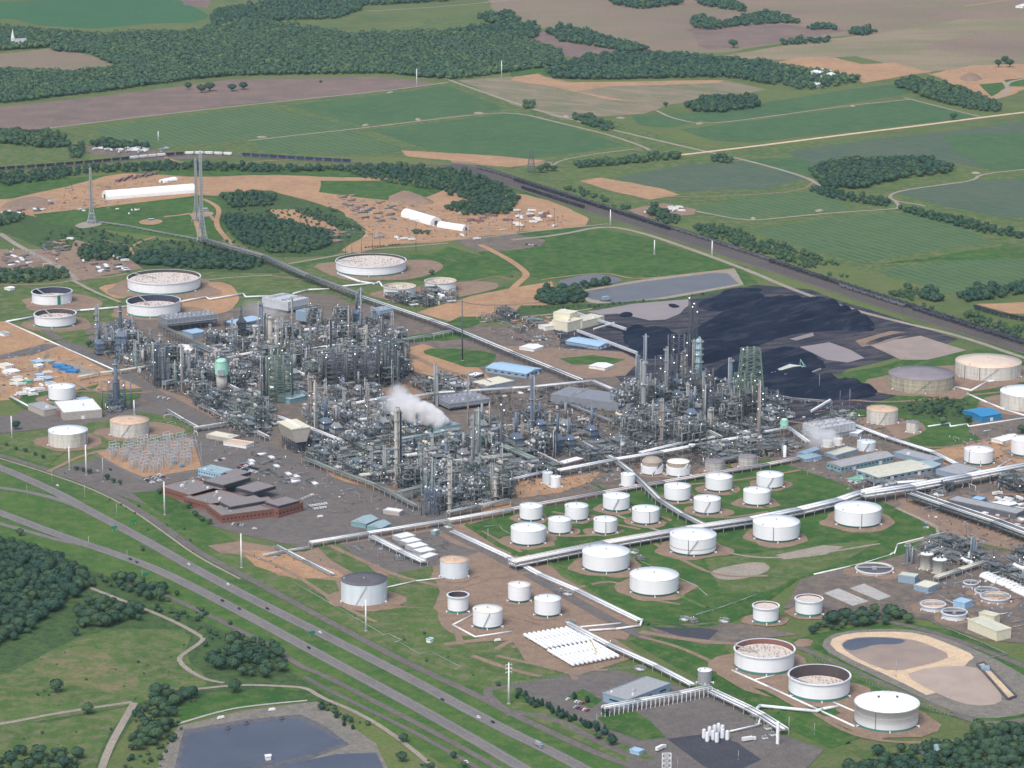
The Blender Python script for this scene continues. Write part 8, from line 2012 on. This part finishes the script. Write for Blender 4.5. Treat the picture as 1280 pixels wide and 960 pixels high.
# covered treatment basins with pale curved covers
for i,(x,y) in enumerate([(1241,725),(1262,733),(1280,742),(1268,717),(1284,723),(1296,732)]):
    t = thing('covered_basin',G(x,y),AU,'pale vaulted basin cover, %s' % ['nearest row left','nearest row middle','nearest row right','rear row left','rear row middle','rear row right'][i],'basin cover')
    m = MB(); n = 8; m.smooth = True
    for k in range(n):
        a,b = math.pi*k/n,math.pi*(k+1)/n; m.quad((-12,math.cos(a)*7,math.sin(a)*4+1),(12,math.cos(a)*7,math.sin(a)*4+1),(12,math.cos(b)*7,math.sin(b)*4+1),(-12,math.cos(b)*7,math.sin(b)*4+1))
    m.build('cover',M_bwhite,t); e = MB(); [e.quad(*[(s*12,math.cos(math.pi*k/n)*7,math.sin(math.pi*k/n)*4+1) for k in range(n+1)]) for s in (-1,1)]; e.build('end_wall',M_casl,t); e = MB(); e.box((0,0,0),(24.5,14.5,1.1)); e.build('curb',M_concrete,t)
    e = MB(); [e.box((-11+j*5.5,0,4.6),(0.4,9,0.7)) for j in range(5)]; e.build('ribs',M_casl,t)
# gas burner sites under the flares, small round platforms
for x,y,lb in [(189,276,'small round metal skid on an earth pad in the flare meadow'),(256,263,'small metal skid beside the twin flares'),(115,279,'knot of small vessels at the foot of the slim flare')]:
    t = thing('equipment_skid',G(x,y),0.3,lb,'equipment skid'); m = MB(); m.drum((-4,0,2.5),(4,0,2.5),1.6,10); m.build('vessel',M_steel,t); m = MB(); m.box((0,0,0),(12,7,0.8)); m.build('base',M_concrete,t); m = MB(); m.pipe([(-5,-2,0.8),(-5,-2,3),(5,-2,3),(5,-2,0.8)],0.3,6); m.build('pipework',M_pipeA,t)
fld('dirt_ground',M_dirt,[(172,278),(180,274),(198,274),(205,277),(196,281),(180,281)],6,1,smooth=1)
fld('dirt_ground',M_gravel,[(92,282),(106,277),(126,276),(130,280),(118,284),(100,286)],6,1,smooth=1)
fld('dirt_ground',M_gravel,[(236,268),(256,264),(270,266),(262,271),(244,272)],6,1,smooth=1)
# small white irrigation heaps beside the farm tracks
for i,(x,y) in enumerate([(328,172),(457,157),(523,150),(598,142),(488,116),(708,146),(776,148),(875,155),(1066,133),(1220,217),(1024,264),(941,274)]):
    t = thing('rubble_heap',G(x,y),i,'pale rubble heap beside a farm track','heap','pale rubble heaps along the farm tracks')
    v,f = ICO[2]; v = v.copy()*np.array([9,5,3.2]); v *= (1+0.35*fnoise(v[:,0],v[:,1],3,i,2))[:,None]; tri_object('heap',v,f,M_gravel).parent = t
# ================================================================ steam
def steam(lab,A,B,ra,rb,dens,seed=0,nsc=12.0,name='steam'):
    """a closed cone-like skin; density thins towards the outside and breaks up with noise"""
    a,b = G(*A),G(*B); ax = b-a; L = ax.length; d = ax.normalized(); u = d.cross(Vector((0,0,0.35))).normalized(); w = d.cross(u); m = MB(); m.smooth = True; n = 18; K = 10; vs = []
    for i in range(K+1):
        t = -0.12+1.3*i/K; r = (ra+(rb-ra)*t)*1.05*(0.25 if i in (0,K) else 1)
        for j in range(n): an = math.tau*j/n; vs.append(d*(t*L)+(u*math.cos(an)+w*math.sin(an))*r)
    m._add(vs,[(i*n+j,i*n+(j+1) % n,(i+1)*n+(j+1) % n,(i+1)*n+j) for i in range(K) for j in range(n)]+[tuple(range(n-1,-1,-1)),tuple(range(K*n,(K+1)*n))])
    mt = bpy.data.materials.new('steam'); mt.use_nodes = True; ns,ls = mt.node_tree.nodes,mt.node_tree.links; ns.clear()
    out = ns.new('ShaderNodeOutputMaterial'); pv = ns.new('ShaderNodeVolumePrincipled'); ls.new(pv.outputs[0],out.inputs['Volume']); pv.inputs['Color'].default_value = (0.97,0.965,0.965,1)
    tc = ns.new('ShaderNodeTexCoord'); P = tc.outputs['Object']
    def M(op,x,y=None,z=None,cl=False):
        q = ns.new('ShaderNodeMath'); q.operation = op; q.use_clamp = cl
        for i,s in enumerate((x,y,z)):
            if s is None: continue
            if hasattr(s,'links'): ls.new(s,q.inputs[i])
            else: q.inputs[i].default_value = s
        return q.outputs[0]
    wn_ = ns.new('ShaderNodeTexNoise'); wn_.inputs['Scale'].default_value = 1/(nsc*2.2); wn_.inputs['Detail'].default_value = 2; ls.new(P,wn_.inputs['Vector'])
    wv = ns.new('ShaderNodeVectorMath'); wv.operation = 'MULTIPLY_ADD'; ls.new(wn_.outputs['Color'],wv.inputs[0]); wv.inputs[1].default_value = (rb*1.1,)*3; ls.new(P,wv.inputs[2])
    wo = ns.new('ShaderNodeVectorMath'); wo.operation = 'ADD'; ls.new(wv.outputs[0],wo.inputs[0]); wo.inputs[1].default_value = (-rb*0.55,)*3
    dt = ns.new('ShaderNodeVectorMath'); dt.operation = 'DOT_PRODUCT'; ls.new(wo.outputs[0],dt.inputs[0]); dt.inputs[1].default_value = d; T = M('DIVIDE',dt.outputs['Value'],L)
    sc_ = ns.new('ShaderNodeVectorMath'); sc_.operation = 'SCALE'; sc_.inputs[0].default_value = d; ls.new(dt.outputs['Value'],sc_.inputs['Scale'])
    sb = ns.new('ShaderNodeVectorMath'); sb.operation = 'SUBTRACT'; ls.new(wo.outputs[0],sb.inputs[0]); ls.new(sc_.outputs[0],sb.inputs[1]); ln = ns.new('ShaderNodeVectorMath'); ln.operation = 'LENGTH'; ls.new(sb.outputs[0],ln.inputs[0])
    R = M('MULTIPLY_ADD',T,rb-ra,ra); q = M('DIVIDE',ln.outputs['Value'],R); fall = M('SUBTRACT',1.0,q,cl=True)
    nz = ns.new('ShaderNodeTexNoise'); nz.inputs['Scale'].default_value = 1/nsc; nz.inputs['Detail'].default_value = 5; nz.inputs['Roughness'].default_value = 0.62; ls.new(P,nz.inputs['Vector'])
    k = M('SUBTRACT',M('MULTIPLY_ADD',fall,1.15,nz.outputs['Fac']),0.66,cl=True); ed = M('MULTIPLY',M('MULTIPLY',M('ADD',T,0.08),12.0,cl=True),M('MULTIPLY',M('SUBTRACT',1.12,T),1.5,cl=True),cl=True)
    thin = M('MULTIPLY_ADD',T,-0.62,1.0,cl=True)
    ls.new(M('MULTIPLY',M('MULTIPLY',k,ed),M('MULTIPLY',thin,dens)),pv.inputs['Density'])
    return tag(m.build(name,mt,None,a),lab,'steam',None,'stuff')
steam('white steam plume drifting up left over the centre units',(554,528,14),(490,498,36),10,21,1.8,1,13)
steam('small white steam puff beside the tall blue stack',(669,552,8),(665,550,34),1.2,3,0.5,2,2)
steam('small white steam puff left of the coker units',(776,556,10),(779,554,28),1.2,3.5,0.5,3,2)
steam('faint steam above the pale finned block',(356,392,14),(306,388,30),9,22,0.05,4,14)
steam('faint steam over the grey cooling building',(1046,548,14),(1006,546,34),8,18,0.09,5,12)
# ================================================================ labels for the process equipment, told apart by neighbourhood and order
LM = [((122,430),'by the far left slender column'),((152,440),'by the boxy dark stack heater'),((203,475),'by the broad light grey column'),((215,440),'by the blue tarpaulin roof'),
      ((277,480),'by the large mint vessel'),((240,405),'under the long roof fan bank'),((302,420),'by the tapered dark heater'),((338,428),'by the broad pale back column'),((360,388),'below the pale finned block'),
      ((350,490),'around the green multi deck lattice'),((314,498),'by the open teal canopy'),((368,550),'at the tilted cooler box'),((394,530),'behind the tilted cooler box'),((425,475),'at the left dark fractionation frame'),
      ((484,475),'at the right dark fractionation frame'),((451,412),'by the grey blue conveyor column'),((414,448),'by the tall thin dark column'),((470,540),'by the red topped mast'),((496,598),'at the tallest pale column'),
      ((540,620),'around the two bright green columns'),((562,638),'at the front pale column'),((540,505),'under the steam plume'),((576,508),'by the dark cooling rows'),((594,575),'by the two columns right of the plume'),
      ((440,585),'along the plant road in the centre left'),((610,615),'behind the front rack bend'),((665,540),'by the tall blue grey stack'),((700,570),'in the right centre units'),((750,560),'left of the brown domed tank'),
      ((745,510),'before the long dark cooling tower'),((806,495),'at the light banded stack'),((832,505),'at the lamp crowned slim column'),((862,470),'at the twin derricks'),((873,465),'at the cyan column'),
      ((862,540),'at the cone shaped heater'),((913,512),'left of the green coker derrick'),((940,520),'under the green coker derrick'),((948,556),'at the tall reddish column'),((980,545),'by the small mint vessel'),
      ((1030,540),'by the grey cooling building'),((900,570),'by the weathered grey tanks'),((1170,700),'by the twin capped silos'),((1217,690),'by the crowned blue column'),((500,372),'before the small tan-rimmed tanks'),
      ((655,408),'left of the cream stepped works'),((146,510),'by the dark blue stack'),((1262,706),'at the right edge units'),((240,540),'near the substation'),((320,530),'in the front left units'),((620,400),'beside the conveyor bend'),
      ((960,916),'in the valve tangle by the white stack'),((730,780),'along the bullet field bridge'),((860,776),'on the dark roadside patch'),((705,743),'along the low white pipe track'),((560,665),'behind the gatehouse')]
ORD = ['leftmost','second from left','third from left','fourth from left','fifth from left','sixth from left','seventh from left','eighth from left','ninth from left','tenth from left','eleventh from left','twelfth from left']
bucket = {}
for o,look in AUTO:
    px,py = PX(o.location); _,lm = min(LM,key=lambda a: (a[0][0]-px)**2+((a[0][1]-py)*1.6)**2)
    bucket.setdefault((look,lm),[]).append((px,o))
for (look,lm),l in bucket.items():
    l.sort(key=lambda a: a[0])
    for i,(px,o) in enumerate(l):
        o['group'] = look+'s of the works'
        o['label'] = (look+' '+lm) if len(l) == 1 else (look+' '+lm+', '+(ORD[i] if i < 12 else '%dth from left' % (i+1)))
for o in bpy.data.objects:
    if 'proto' in o.keys(): del o['proto']
# prototypes that found no place are taken away again
for k in ALLKITS:
    if not k.used:
        for c in PROTO[k.root.name]:
            for g in PROTO.get(c.name,()): bpy.data.objects.remove(g)
            bpy.data.objects.remove(c)
        bpy.data.objects.remove(k.root)
print('rail cars',NRC[0],'trees',NT[0],'objects',len(bpy.data.objects))


# ---------------------------------------------------------------- the hazy air
hb = MB(); hb.box((0,14000,-2.2),(26000,30000,880));
hm = bpy.data.materials.new('haze_air'); hm.use_nodes = True; hn = hm.node_tree.nodes; hn.clear()
ho = hn.new('ShaderNodeOutputMaterial'); hv = hn.new('ShaderNodeVolumePrincipled'); hm.node_tree.links.new(hv.outputs[0],ho.inputs['Volume'])
hv.inputs['Color'].default_value = (0.66,0.84,1.0,1); hv.inputs['Density'].default_value = HAZE_DENSITY; hv.inputs['Anisotropy'].default_value = 0.2
tag(hb.build('haze',hm),kind='stuff')
